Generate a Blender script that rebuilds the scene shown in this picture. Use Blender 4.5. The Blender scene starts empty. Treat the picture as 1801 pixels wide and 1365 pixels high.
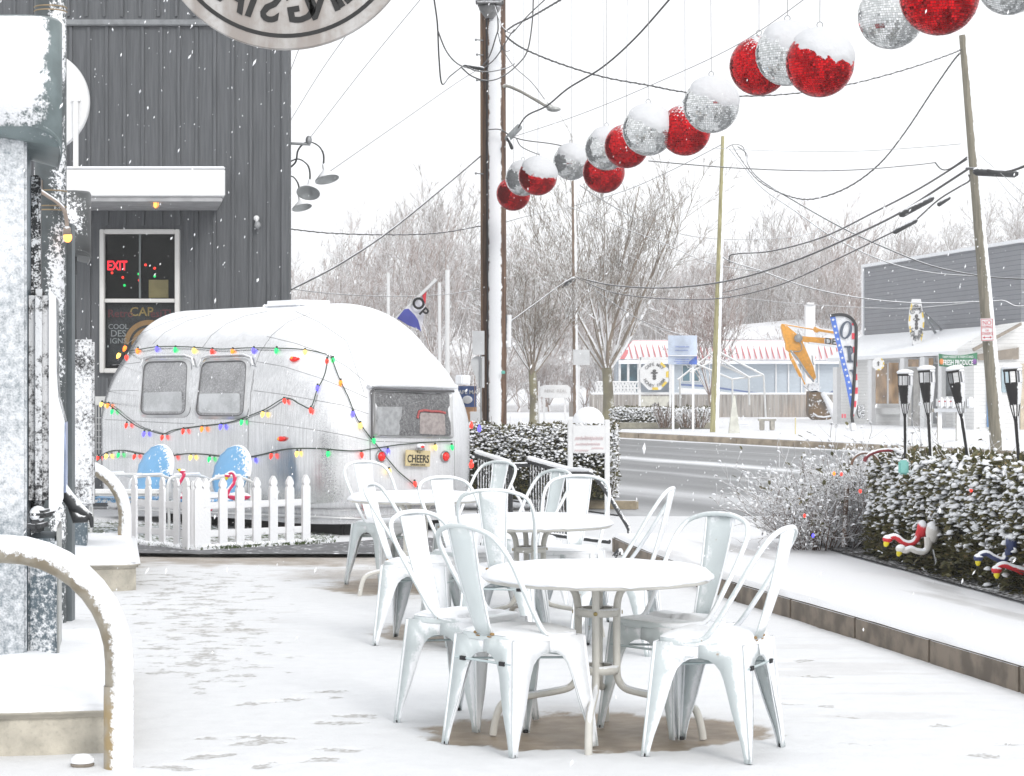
import bpy, bmesh, math, random
import numpy as np
from mathutils import Vector, Matrix, Euler, noise
from mathutils.bvhtree import BVHTree
S = bpy.context.scene
C = S.collection
# ---------------- camera, sky, sun, exposure ----------------
F, CX, CY, H = 3700.0, 900.5, 682.5, 1.41
cam = bpy.data.objects.new('camera', bpy.data.cameras.new('camera'))
C.objects.link(cam); S.camera = cam
cam.location = (0, 0, H); cam.rotation_euler = (math.pi/2, 0, 0)
cam.data.sensor_width = 36; cam.data.lens = F/1801*36
cam.data.clip_start = .1; cam.data.clip_end = 3000
S.view_settings.view_transform = 'Standard'; S.view_settings.look = 'None'
S.view_settings.exposure = 0.33; S.view_settings.gamma = 1
w = bpy.data.worlds.new("World"); S.world = w; w.use_nodes = True
nt = w.node_tree; bg = nt.nodes['Background']
sky = nt.nodes.new('ShaderNodeTexSky'); sky.sky_type = 'NISHITA'; sky.sun_disc = False
sky.sun_elevation = math.radians(32); sky.sun_rotation = math.radians(153); sky.dust_density = 3
hs = nt.nodes.new('ShaderNodeHueSaturation'); hs.inputs['Saturation'].default_value = .12
mx = nt.nodes.new('ShaderNodeMixRGB'); mx.inputs[0].default_value = .9; mx.inputs[2].default_value = (10.4, 10.55, 10.8, 1)
nt.links.new(sky.outputs[0], hs.inputs['Color']); nt.links.new(hs.outputs[0], mx.inputs[1])
nt.links.new(mx.outputs[0], bg.inputs[0]); bg.inputs[1].default_value = .1
sl = bpy.data.lights.new('sun', 'SUN'); sl.energy = 1.2; sl.angle = math.radians(18); sl.color = (1, .97, .93)
so = bpy.data.objects.new('sun', sl); C.objects.link(so)
# light comes from above, behind the camera and to its right
so.rotation_euler = Vector((-.38, .76, -.53)).to_track_quat('-Z', 'Y').to_euler()

# ---------------- helpers ----------------
PI = math.pi
def at(px, py, Y): return Vector(((px-CX)*Y/F, Y, H-(py-CY)*Y/F))
def gnd(px, py, z=0.): return at(px, py, F*(H-z)/(py-CY))
WM = {}
def setprops(o, label=None, cat=None, group=None, kind=None):
    if label: o['label'] = label
    if cat: o['category'] = cat
    if group: o['group'] = group
    if kind: o['kind'] = kind
    return o
def thing(name, label, cat, loc=(0,0,0), rz=0, group=None):
    o = bpy.data.objects.new(name, None); C.objects.link(o)
    o.empty_display_size = .1
    o.location = loc; o.rotation_euler = (0, 0, rz)
    WM[o.name] = Matrix.Translation(Vector(loc)) @ Matrix.Rotation(rz, 4, 'Z')
    return setprops(o, label, cat, group)
def copy_tree(o, parent=None):
    c = o.copy(); C.objects.link(c); c.parent = parent
    if parent is not None: c.matrix_parent_inverse = o.matrix_parent_inverse.copy()
    for ch in [k for k in bpy.data.objects if k.parent == o]: copy_tree(ch, c)
    return c
def frame(o, x, y=None, z=None):
    """matrix from origin and axes"""
    x = Vector(x).normalized()
    if y is None and z is None: z = Vector((0,0,1))
    if z is not None:
        z = Vector(z).normalized(); y = z.cross(x).normalized(); x = y.cross(z)
    else:
        y = Vector(y); y = (y - x*y.dot(x)).normalized(); z = x.cross(y)
    return Matrix(((x.x,y.x,z.x,o[0]),(x.y,y.y,z.y,o[1]),(x.z,y.z,z.z,o[2]),(0,0,0,1)))
class MB:
    def __init__(s): s.v=[]; s.f=[]; s.m=[]; s.sm=[]
    def turn(s, y0, k=-.187):
        """align with the slanting axis of the forecourt: depth runs along PD"""
        s.v=[(x+k*(y-y0),y,z) for x,y,z in s.v]; return s
    def add(s, vs, fs, mi=0, smooth=False, M=None):
        n=len(s.v)
        if M is not None: vs=[M@Vector(v) for v in vs]
        s.v.extend([tuple(v) for v in vs])
        for f in fs: s.f.append(tuple(i+n for i in f)); s.m.append(mi); s.sm.append(smooth)
        return s
    def box(s, c, size, M=None, mi=0, rz=0):
        x,y,z=[a/2 for a in size]
        vs=[Vector((sx*x,sy*y,sz*z)) for sz in(-1,1) for sy in(-1,1) for sx in(-1,1)]
        R=Matrix.Translation(Vector(c))@Matrix.Rotation(rz,4,'Z')
        vs=[R@v for v in vs]
        return s.add(vs,[(0,2,3,1),(4,5,7,6),(0,1,5,4),(2,6,7,3),(0,4,6,2),(1,3,7,5)],mi,False,M)
    def bbox(s, c, size, M=None, mi=0, rz=0, b=.01):
        """box with bevelled edges"""
        x,y,z=[a/2 for a in size]; b=min(b,x*.9,y*.9,z*.9)
        bm=bmesh.new(); bmesh.ops.create_cube(bm,size=1)
        for v in bm.verts: v.co=Vector((v.co.x*size[0],v.co.y*size[1],v.co.z*size[2]))
        bmesh.ops.bevel(bm,geom=bm.edges[:],offset=b,segments=2,affect='EDGES')
        R=Matrix.Translation(Vector(c))@Matrix.Rotation(rz,4,'Z')
        if M is not None: R=M@R
        bm.verts.index_update()
        s.add([R@v.co for v in bm.verts],[[v.index for v in f.verts] for f in bm.faces],mi,False); bm.free()
        return s
    def tube(s, pts, r, n=8, cap=True, mi=0, closed=False, M=None, smooth=True):
        pts=[Vector(p) for p in pts]
        P=[pts[0]]
        for p in pts[1:]:
            if (p-P[-1]).length>1e-6: P.append(p)
        k=len(P)
        if k<2: return s
        rr=r if isinstance(r,(list,tuple)) else [r]*k
        if len(rr)!=k: rr=[rr[min(int(i*len(rr)/k),len(rr)-1)] for i in range(k)]
        vs=[]; prev=None
        for i,p in enumerate(P):
            if closed: t=P[(i+1)%k]-P[i-1]
            else: t=P[min(i+1,k-1)]-P[max(i-1,0)]
            t.normalize()
            if prev is None:
                a=Vector((0,0,1)) if abs(t.z)<.9 else Vector((1,0,0))
                u=t.cross(a).normalized()
            else:
                u=(prev-t*prev.dot(t))
                u=u.normalized() if u.length>1e-6 else t.orthogonal().normalized()
            prev=u; w_=t.cross(u)
            for j in range(n):
                a=2*PI*j/n
                vs.append(p+(u*math.cos(a)+w_*math.sin(a))*rr[i])
        fs=[]
        for i in range(k if closed else k-1):
            i2=(i+1)%k
            for j in range(n):
                j2=(j+1)%n
                fs.append((i*n+j,i*n+j2,i2*n+j2,i2*n+j))
        s.add(vs,fs,mi,smooth,M)
        if cap and not closed:
            s.add(vs[:n][::-1],[tuple(range(n))],mi,False,M); s.add(vs[-n:],[tuple(range(n))],mi,False,M)
        return s
    def lathe(s, prof, n=24, M=None, mi=0, smooth=True, a0=0, a1=2*PI):
        full=abs(a1-a0-2*PI)<1e-6; m=n if full else n+1
        vs=[(r*math.cos(a0+(a1-a0)*j/n), r*math.sin(a0+(a1-a0)*j/n), z) for r,z in prof for j in range(m)]
        fs=[]
        for i in range(len(prof)-1):
            for j in range(n):
                j2=(j+1)%m
                fs.append((i*m+j,i*m+j2,(i+1)*m+j2,(i+1)*m+j))
        return s.add(vs,fs,mi,smooth,M)
    def prism(s, out, d, M=None, mi=0):
        """outline in xy extruded in z by d"""
        n=len(out)
        vs=[(x,y,0) for x,y in out]+[(x,y,d) for x,y in out]
        fs=[tuple(range(n))[::-1],tuple(range(n,2*n))]+[(i,(i+1)%n,n+(i+1)%n,n+i) for i in range(n)]
        return s.add(vs,fs,mi,False,M)
    def ball(s, c, r, n=12, m=8, M=None, mi=0, sc=(1,1,1), smooth=True):
        prof=[(math.sin(PI*i/m), -math.cos(PI*i/m)) for i in range(m+1)]
        T=Matrix.Translation(Vector(c))@Matrix.Diagonal((r*sc[0],r*sc[1],r*sc[2],1))
        if M is not None: T=M@T
        return s.lathe(prof,n,T,mi,smooth)
    def build(s, name, mat, parent=None, label=None, cat=None, group=None, kind=None, origin=None, mods=None):
        me=bpy.data.meshes.new(name)
        V=np.array(s.v,dtype=float).reshape(-1,3)
        if parent is not None:
            W=WM[parent.name]; Mi=np.array(W.inverted())
            V=V@Mi[:3,:3].T+Mi[:3,3]; loc=None
        else:
            loc=Vector(origin) if origin is not None else Vector(((V[:,0].min()+V[:,0].max())/2,(V[:,1].min()+V[:,1].max())/2,V[:,2].min()))
            V=V-np.array(loc)
        me.from_pydata(V.tolist(),[],s.f)
        mats=mat if isinstance(mat,(list,tuple)) else [mat]
        for q in mats: me.materials.append(q)
        me.polygons.foreach_set('material_index',s.m); me.polygons.foreach_set('use_smooth',s.sm)
        me.validate(); me.update()
        o=bpy.data.objects.new(name,me); C.objects.link(o)
        if parent is not None: o.parent=parent; WM[o.name]=WM[parent.name]
        else: o.location=loc; WM[o.name]=Matrix.Translation(loc)
        setprops(o,label,cat,group,kind)
        if mods:
            for t,kw in mods:
                md=o.modifiers.new(t.lower(),t)
                for a,b in kw.items(): setattr(md,a,b)
        return o
def bez(pts, n=6):
    """catmull-rom through points"""
    P=[Vector(p) for p in pts]; out=[]
    for i in range(len(P)-1):
        p0=P[max(i-1,0)]; p1=P[i]; p2=P[i+1]; p3=P[min(i+2,len(P)-1)]
        for k in range(n):
            t=k/n
            out.append(.5*((2*p1)+(p2-p0)*t+(2*p0-5*p1+4*p2-p3)*t*t+(3*p1-p0-3*p2+p3)*t**3))
    out.append(P[-1]); return out
def text(body, size, M, mat, name='lettering', parent=None, depth=.002, bold=0., **kw):
    """M: x = reading direction, y = up of letters, z = towards reader; centred"""
    cu=bpy.data.curves.new('t','FONT'); cu.body=body; cu.size=size; cu.align_x='CENTER'; cu.align_y='CENTER'
    cu.extrude=depth; cu.offset=bold*size; cu.resolution_u=3
    o=bpy.data.objects.new('t',cu); C.objects.link(o)
    bpy.context.view_layer.update()
    me=bpy.data.meshes.new_from_object(o.evaluated_get(bpy.context.evaluated_depsgraph_get()))
    bpy.data.objects.remove(o)
    mb=kw.pop('mb',None); own=mb is None
    if own: mb=MB()
    mb.add([M@v.co for v in me.vertices],[tuple(p.vertices) for p in me.polygons],kw.pop('mi',0))
    bpy.data.meshes.remove(me)
    if own: return mb.build(name,mat,parent,**kw)

# ---------------- materials ----------------
def newmat(name):
    m=bpy.data.materials.new(name); m.use_nodes=True; return m, m.node_tree, m.node_tree.nodes['Principled BSDF']
def N(t, ty, **kw):
    n=t.nodes.new(ty)
    for a,b in kw.items():
        if a.startswith('i_'):
            k=a[2:]; k=int(k) if k.isdigit() else k.replace('_',' ')
            n.inputs[k].default_value=b
        else: setattr(n,a,b)
    return n
def col(c): return (c[0],c[1],c[2],1)
def math_(t,op,a,b=None,clamp=False):
    n=t.nodes.new('ShaderNodeMath'); n.operation=op; n.use_clamp=clamp
    for i,x in enumerate((a,b)):
        if x is None: continue
        if isinstance(x,(int,float)): n.inputs[i].default_value=x
        else: t.links.new(x,n.inputs[i])
    return n.outputs[0]
def noise_(t, scale, detail=3, vec=None, rough=.5):
    n=t.nodes.new('ShaderNodeTexNoise'); n.inputs['Scale'].default_value=scale; n.inputs['Detail'].default_value=detail; n.inputs['Roughness'].default_value=rough
    if vec is None:
        g=t.nodes.new('ShaderNodeNewGeometry'); vec=g.outputs['Position']
    t.links.new(vec,n.inputs['Vector']); return n.outputs['Fac']
def ramp_(t, x, lo, hi):
    n=t.nodes.new('ShaderNodeMapRange'); n.interpolation_type='SMOOTHSTEP'
    n.inputs['From Min'].default_value=lo; n.inputs['From Max'].default_value=hi
    t.links.new(x,n.inputs['Value']); return n.outputs['Result']
def mixc(t, f, a, b):
    n=t.nodes.new('ShaderNodeMixRGB')
    for i,x in ((0,f),(1,a),(2,b)):
        if isinstance(x,(int,float)): n.inputs[i].default_value=x
        elif isinstance(x,tuple): n.inputs[i].default_value=col(x)
        else: t.links.new(x,n.inputs[i])
    return n.outputs[0]
def bump_(t, h, strength, dist, p):
    b=t.nodes.new('ShaderNodeBump'); b.inputs['Strength'].default_value=strength; b.inputs['Distance'].default_value=dist
    t.links.new(h,b.inputs['Height']); t.links.new(b.outputs[0],p.inputs['Normal'])
SNOW=(.86,.875,.9)
def plain(name, c, rough=.6, metal=0., var=.12, scale=6., bump=0., spec=.5, emit=None, es=1.):
    m,t,p=newmat(name)
    n=noise_(t,scale,4)
    lo=tuple(x*(1-var) for x in c); hi=tuple(min(1,x*(1+var)) for x in c)
    t.links.new(mixc(t,ramp_(t,n,.3,.7),lo,hi),p.inputs['Base Color'])
    p.inputs['Roughness'].default_value=rough; p.inputs['Metallic'].default_value=metal
    p.inputs['Specular IOR Level'].default_value=spec
    if bump: bump_(t,noise_(t,scale*6,4),bump,.01,p)
    if emit: p.inputs['Emission Color'].default_value=col(emit); p.inputs['Emission Strength'].default_value=es
    return m
WIND=Vector((.55,-.68,.48)).normalized()
def snowy(name, c, rough=.55, metal=0., d=WIND, thr=.45, soft=.12, amp=.5, scale=22., var=.15, c2=None, vscale=8., bump=.25, stretch=None, spec=.5, fine=120., cap=1.0, macro=0, rust=0):
    """surface with snow stuck where it faces direction d"""
    m,t,p=newmat(name)
    g=t.nodes.new('ShaderNodeNewGeometry')
    vm=t.nodes.new('ShaderNodeVectorMath'); vm.operation='DOT_PRODUCT'; vm.inputs[1].default_value=Vector(d).normalized()
    t.links.new(g.outputs['True Normal'] if False else g.outputs['Normal'],vm.inputs[0])
    n1=noise_(t,scale,4,None,.6); n2=noise_(t,fine,2)
    x=math_(t,'ADD',vm.outputs['Value'],math_(t,'MULTIPLY',math_(t,'SUBTRACT',n1,.5),amp*2))
    x=math_(t,'ADD',x,math_(t,'MULTIPLY',math_(t,'SUBTRACT',n2,.5),amp*.9))
    if macro: x=math_(t,'ADD',x,math_(t,'MULTIPLY',math_(t,'SUBTRACT',noise_(t,macro,2),.5),amp*1.6))
    f=ramp_(t,x,thr-soft,thr+soft)
    if cap<1: f=math_(t,'MULTIPLY',f,cap)
    vec=g.outputs['Position']
    if stretch:
        mp=t.nodes.new('ShaderNodeMapping'); mp.inputs['Scale'].default_value=stretch; t.links.new(vec,mp.inputs[0]); vec=mp.outputs[0]
    nb=noise_(t,vscale,5,vec)
    lo=tuple(q*(1-var) for q in c) if c2 is None else c2; hi=tuple(min(1,q*(1+var)) for q in c) if c2 is None else c
    base=mixc(t,ramp_(t,nb,.35,.65),lo,hi)
    if rust: base=mixc(t,math_(t,'MULTIPLY',ramp_(t,math_(t,'ADD',noise_(t,16,5),math_(t,'MULTIPLY',n2,.15)),.78,.83),rust),base,(.30,.19,.09))
    t.links.new(mixc(t,f,base,SNOW),p.inputs['Base Color'])
    mr=t.nodes.new('ShaderNodeMapRange'); t.links.new(f,mr.inputs['Value']); mr.inputs['To Min'].default_value=rough; mr.inputs['To Max'].default_value=.85
    t.links.new(mr.outputs[0],p.inputs['Roughness'])
    if metal:
        mm=t.nodes.new('ShaderNodeMapRange'); t.links.new(f,mm.inputs['Value']); mm.inputs['To Min'].default_value=metal; mm.inputs['To Max'].default_value=0
        t.links.new(mm.outputs[0],p.inputs['Metallic'])
    p.inputs['Specular IOR Level'].default_value=spec
    h=math_(t,'ADD',math_(t,'MULTIPLY',f,.6),math_(t,'MULTIPLY',math_(t,'MULTIPLY',n2,f),.8))
    bump_(t,h,bump,.006,p)
    return m
def snowmat(name='snow', b=.35, sc=14., c=SNOW):
    m,t,p=newmat(name)
    n1=noise_(t,sc,4); n2=noise_(t,sc*14,3)
    t.links.new(mixc(t,ramp_(t,n1,.3,.7),tuple(x*.965 for x in c),c),p.inputs['Base Color'])
    p.inputs['Roughness'].default_value=.8; p.inputs['Specular IOR Level'].default_value=.25
    bump_(t,math_(t,'ADD',n1,math_(t,'MULTIPLY',n2,.35)),b,.02,p)
    return m
UP=Vector((.15,-.25,1))
M_SNOW=snowmat()
M_CHAIR=snowy('chair_paint',(.60,.655,.66),.42,0,thr=.40,soft=.16,amp=.36,scale=20,var=.06,vscale=5,bump=.35,rust=.8)
M_CHAIR_IN=plain('chair_bare_metal',(.5,.58,.59),.4,.15,var=.1)
M_TABLE=snowy('table_tube',(.60,.585,.54),.45,0,d=UP,thr=.75,amp=.25,var=.06)
M_BLACK=plain('black_rubber',(.02,.02,.022),.7)
M_BRASS=plain('brass_bolt',(.42,.33,.14),.45,.6)
M_RUST=plain('rust',(.30,.19,.08),.8)
M_STEEL=plain('grey_steel',(.32,.33,.34),.45,.5)
M_DARK=snowy('dark_metal',(.03,.032,.035),.5,.0,thr=.72,amp=.75,scale=30,var=.2)
M_DARKUP=snowy('dark_metal_snow_on_top',(.035,.037,.04),.5,.2,d=UP,thr=.6,amp=.3,scale=20,var=.2)
M_WHITE=snowy('white_paint',(.66,.665,.66),.5,0,thr=.45,amp=.3,scale=30,var=.04)
M_WHITEUP=snowy('white_painted_timber',(.64,.645,.64),.5,0,d=UP,thr=.6,amp=.3,var=.05)
M_PURE=plain('white_gloss_paint',(.74,.745,.75),.45,0,var=.03)
M_WIRE=snowy('cable_rubber',(.07,.07,.072),.6,0,d=(0,0,1),thr=.72,amp=.25,scale=6)
M_WIRE_W=snowy('frosted_cable',(.18,.18,.185),.6,0,d=(0,-.2,1),thr=.35,amp=.5,scale=6)
# ---------------- ground, road, kerbs ----------------
rng=np.random.default_rng(7); random.seed(11)
def vnoise(x,y,sc,seed=0):
    r=np.random.default_rng(seed).random((256,256)); x=x*sc; y=y*sc
    i=np.floor(x).astype(int); j=np.floor(y).astype(int); a=x-i; b=y-j; a=a*a*(3-2*a); b=b*b*(3-2*b)
    g=lambda p,q:r[p%256,q%256]
    return (g(i,j)*(1-a)+g(i+1,j)*a)*(1-b)+(g(i,j+1)*(1-a)+g(i+1,j+1)*a)*b
def fbm(x,y,sc,seed=0,o=4):
    t=0;a=.5
    for k in range(o): t=t+a*vnoise(x,y,sc*2**k,seed+k); a*=.5
    return t
def sheet(name, pts, z, mat, **kw):
    mb=MB(); mb.add([(p[0],p[1],z) for p in pts],[tuple(range(len(pts)))]); return mb.build(name,mat,None,**kw)
def concrete(name, c, snow=0., sc=8., bump=.3):
    m,t,p=newmat(name); n1=noise_(t,sc,5); n2=noise_(t,60,4)
    base=mixc(t,ramp_(t,n1,.3,.7),tuple(q*.72 for q in c),tuple(min(1,q*1.1) for q in c))
    base=mixc(t,math_(t,'MULTIPLY',ramp_(t,n2,.5,.75),.35),base,tuple(q*.5 for q in c))
    if snow:
        base=mixc(t,ramp_(t,noise_(t,16,5),1-snow-.08,1-snow+.05),base,SNOW)
    t.links.new(base,p.inputs['Base Color']); p.inputs['Roughness'].default_value=.75
    bump_(t,n2,bump,.01,p); return m
M_CONC=concrete('kerb_concrete',(.27,.235,.195))
M_CONC2=concrete('island_concrete',(.52,.485,.41),0)
# patio: one fine sheet of thin trodden snow over concrete
def make_patio():
    x0,x1,y0,y1,dx,dy=-6.5,3.3,6.0,23.,.021,.032
    xs=np.arange(x0,x1,dx); ys=np.arange(y0,y1,dy); X,Y=np.meshgrid(xs,ys); nx,ny=len(xs),len(ys)
    z=.010*fbm(X,Y,1.1,3)+.004*fbm(X,Y,9,9)+.003*fbm(X,Y,24,19,2)
    bare=np.zeros_like(z); trod=np.zeros_like(z); ft_=np.zeros_like(z)
    nz=fbm(X,Y,5,21); nf=fbm(X,Y,22,31)
    def sm(v,a,b): v=np.clip((v-a)/(b-a),0,1); return v*v*(3-2*v)
    def ell(cx,cy,rx,ry,strength=1.,edge=.35):
        d=np.sqrt(((X-cx)/rx)**2+((Y-cy)/ry)**2)+(nz-.5)*.5+(nf-.5)*.3
        return strength*(1-sm(d,1-edge,1.))
    acc=lambda e: np.maximum(bare,e)
    bare=acc(ell(.34,8.62,.82,.50,1.,.22)); bare=acc(ell(.30,8.75,1.05,.75,.28,.6))
    bare=acc(ell(-.32,12.15,.55,.7,.75,.4)); bare=acc(ell(-.1,11.6,.8,.5,.4,.6))
    bare=acc(ell(-.75,15.0,.75,.95,.85,.5)); bare=acc(ell(-.9,15.8,1.2,.8,.5,.6))
    bare=acc(ell(.75,8.0,.45,.35,.18,.7))
    # bare strip in front of the fence, and the wheel-wet part
    d=Y+.05*X+ (nz-.5)*.9
    bare=acc(np.where(X<-.4,1,.25)*sm(d,15.9,16.9)*(1-sm(Y+.02*X,17.75,17.9))*(.62+.5*(nz-.5)))
    # footprints
    def foot(cx,cy,a,l=.15,wd=.055,st=.7):
        nonlocal bare,z,ft_
        m=(np.abs(X-cx)<.3)&(np.abs(Y-cy)<.3)
        u=(X[m]-cx)*math.cos(a)+(Y[m]-cy)*math.sin(a); v=-(X[m]-cx)*math.sin(a)+(Y[m]-cy)*math.cos(a)
        d=np.sqrt((u/l)**2+(v/(wd*(1+.25*u/l)))**2)+(nf[m]-.5)*1.1+(nz[m]-.5)*.6
        e=(1-sm(d,.78,1.0))*st; ft_[m]=np.maximum(ft_[m],e)
        z[m]-=.005*(1-sm(d,.8,1.1)); z[m]+=.002*np.exp(-((d-1.2)/.15)**2)
    for k in range(0):
        t=rng.random(); cy=8.9+t*7.2; cxm=-1.35-.16*(cy-9)
        foot(cxm+rng.normal()*(.28+.05*(cy-9)), cy, PI/2*.9+rng.normal()*.7, .10+.05*rng.random(), .035+.02*rng.random(), (.45+.45*rng.random())*(0.5+.5*min(1,(cy-8.5)/3)))
    for (px,py,st) in [(400,1300,.75),(355,1335,.8),(440,1310,.7),(300,1352,.8),(480,1300,.7),(600,1322,.85),(545,1340,.8),(470,1348,.75),(620,1262,.8),(590,1275,.6),(500,1235,.6),(445,1240,.6),(560,1230,.5),(420,1110,.8),(560,1220,.5),(1400,1165,.3),(1420,1190,.35),(1400,1240,.4),(1455,1245,.4),(1500,1262,.3),(1720,1330,.4),(1780,1310,.35),(1520,1310,.3),(1640,1280,.25)]:
        g=gnd(px,py); foot(g.x,g.y,rng.normal()*.6+.3,.13,.05,st)
    pc=-1.30-.165*(Y-9); wdt=.62+.08*(Y-9)
    trod=np.exp(-((X-pc)/wdt)**2)*sm(Y,8.2,10.5)*(1-sm(Y,15.6,17.2)); trod=np.maximum(trod,.75*np.exp(-((X+2.3)/.8)**2)*np.exp(-((Y-13)/1.8)**2)); trod=np.maximum(trod,.30*np.exp(-((X-1.7)/.8)**2)*np.exp(-((Y-10)/2.)**2))
    # dragging streaks, left side
    st=fbm(X*.35,Y*2.2,6,77); bare=np.maximum(bare,.2*sm(st,.55,.68)*ell(-2.0,12.6,1.1,2.6,1,.6))
    bare=np.maximum(bare,.22*sm(fbm(X*.4,Y*2,3,99),.5,.66)*ell(1.6,10,1.1,3,1,.8))
    trod=np.maximum(trod,(ft_>.02)*(.75+.75*ft_))
    z=z-.008*bare
    verts=np.stack([X.ravel(),Y.ravel(),z.ravel()],1)
    ii=(np.arange(ny-1)[:,None]*nx+np.arange(nx-1)[None,:]).ravel()
    faces=np.stack([ii,ii+1,ii+nx+1,ii+nx],1)
    me=bpy.data.meshes.new('patio'); me.vertices.add(len(verts)); me.vertices.foreach_set('co',verts.ravel())
    me.loops.add(faces.size); me.loops.foreach_set('vertex_index',faces.ravel())
    me.polygons.add(len(faces)); me.polygons.foreach_set('loop_start',np.arange(0,faces.size,4)); me.polygons.foreach_set('loop_total',np.full(len(faces),4))
    me.polygons.foreach_set('use_smooth',np.ones(len(faces),bool)); me.update(calc_edges=True)
    at_=me.attributes.new('bare','FLOAT','POINT'); at_.data.foreach_set('value',bare.ravel().astype(np.float32))
    a2=me.attributes.new('trod','FLOAT','POINT'); a2.data.foreach_set('value',trod.ravel().astype(np.float32))
    m,t,p=newmat('trodden_snow'); a=t.nodes.new('ShaderNodeAttribute'); a.attribute_name='bare'
    n=noise_(t,90,4); nn=noise_(t,9,5)
    f=ramp_(t,math_(t,'ADD',a.outputs['Fac'],math_(t,'MULTIPLY',math_(t,'SUBTRACT',n,.5),math_(t,'MULTIPLY',a.outputs['Fac'],.9))),0.,.95)
    conc=mixc(t,ramp_(t,nn,.3,.7),(.235,.185,.135),(.33,.27,.205))
    b2=t.nodes.new('ShaderNodeAttribute'); b2.attribute_name='trod'; n9=noise_(t,260,2)
    ft=noise_(t,6.5,2.5); fe=noise_(t,34,3); fx=math_(t,'ADD',math_(t,'ADD',ft,math_(t,'MULTIPLY',math_(t,'SUBTRACT',fe,.5),.22)),math_(t,'MULTIPLY',math_(t,'SUBTRACT',b2.outputs['Fac'],1),.42)); fp=math_(t,'MULTIPLY',ramp_(t,math_(t,'ADD',fx,math_(t,'MULTIPLY',math_(t,'SUBTRACT',n,.5),.16)),.50,.60),math_(t,'ADD',.30,math_(t,'MULTIPLY',ramp_(t,fe,.35,.65),.65)))
    sn=mixc(t,ramp_(t,math_(t,'ADD',n9,math_(t,'MULTIPLY',nn,.6)),.5,1.1),(.69,.70,.715),(.765,.775,.79))
    t.links.new(mixc(t,f,mixc(t,fp,sn,(.40,.39,.375)),conc),p.inputs['Base Color'])
    mr=t.nodes.new('ShaderNodeMapRange'); t.links.new(f,mr.inputs['Value']); mr.inputs['To Min'].default_value=.8; mr.inputs['To Max'].default_value=.5; t.links.new(mr.outputs[0],p.inputs['Roughness'])
    p.inputs['Specular IOR Level'].default_value=.3
    bump_(t,math_(t,'ADD',math_(t,'ADD',nn,math_(t,'MULTIPLY',n,.3)),math_(t,'SUBTRACT',math_(t,'MULTIPLY',n9,.15),math_(t,'MULTIPLY',fp,.5))),.4,.02,p)
    me.materials.append(m); o=bpy.data.objects.new('patio',me); C.objects.link(o); o['kind']='structure'
make_patio()
M_GSNOW=snowmat('ground_snow',.3,3.,(.80,.81,.83))
g=MB(); g.add([(-900,-40,-.03),(900,-40,-.03),(900,1500,-.03),(-900,1500,-.03)],[(0,1,2,3)]); g.build('ground',M_GSNOW,None,kind='structure')
# asphalt lane beside the trailer
M_SLUSH=concrete('slushy_asphalt',(.15,.152,.16),.33,5)
lane=sheet('service_lane',[(-3.75,17.62),(-2.5,17.42),(-.3,17.42),(-.2,18.6),(-.9,19.5),(-1.3,19.0),(-1.7,18.6),(-2.65,17.82),(-3.3,18.5),(-3.9,18.6)],.036,M_SLUSH,kind='structure')
# the street: direction rd, across = dot(P, nr)
rd=Vector((-.36,.933,0)).normalized(); nr=Vector((rd.y,-rd.x,0))
def RP(ac,al): return nr*ac+rd*al
def roadmat():
    m,t,p=newmat('wet_road'); g=t.nodes.new('ShaderNodeNewGeometry')
    d=t.nodes.new('ShaderNodeVectorMath'); d.operation='DOT_PRODUCT'; d.inputs[1].default_value=nr; t.links.new(g.outputs['Position'],d.inputs[0])
    mp=t.nodes.new('ShaderNodeMapping'); mp.vector_type='TEXTURE'; mp.inputs['Rotation'].default_value=(0,0,math.atan2(rd.y,rd.x)); mp.inputs['Scale'].default_value=(14,1,1); t.links.new(g.outputs['Position'],mp.inputs[0])
    ns=noise_(t,1.6,5,mp.outputs[0]); n2=noise_(t,.35,4); n3=noise_(t,25,3)
    ac=math_(t,'ADD',d.outputs['Value'],math_(t,'MULTIPLY',math_(t,'SUBTRACT',n2,.5),.7))
    def band(c,wd,soft,st=1.):
        x=math_(t,'ABSOLUTE',math_(t,'SUBTRACT',ac,c)); x=math_(t,'ADD',x,math_(t,'MULTIPLY',math_(t,'SUBTRACT',ns,.5),wd*1.6))
        return math_(t,'MULTIPLY',math_(t,'SUBTRACT',1,ramp_(t,x,wd/2-soft,wd/2+soft)),st)
    f=band(17.6,.7,.35,.85)
    for c,wd,s,st in ((15.1,.25,.25,.4),(21.6,.10,.06,.6),(12.2,.9,.6,.6),(24.4,.6,.3,.9),(10.0,.8,.6,.5),(19.6,.3,.5,.2)):
        f=math_(t,'MAXIMUM',f,band(c,wd,s,st))
    f=math_(t,'MAXIMUM',f,math_(t,'MULTIPLY',ramp_(t,ns,.5,.9),.15))
    base=mixc(t,ramp_(t,ns,.3,.7),(.105,.11,.118),(.175,.18,.187))
    t.links.new(mixc(t,f,base,SNOW),p.inputs['Base Color'])
    mr=t.nodes.new('ShaderNodeMapRange'); t.links.new(f,mr.inputs['Value']); mr.inputs['To Min'].default_value=.42; mr.inputs['To Max'].default_value=.85; t.links.new(mr.outputs[0],p.inputs['Roughness'])
    bump_(t,math_(t,'ADD',n3,f),.3,.02,p); return m
mb=MB(); mb.add([RP(9.6,-30),RP(24.65,-30),RP(24.65,500),RP(9.6,500)],[(0,1,2,3)]); 
mb.v=[(x,y,-.012) for x,y,z in mb.v]; mb.build('road',roadmat(),None,kind='structure')
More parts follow.
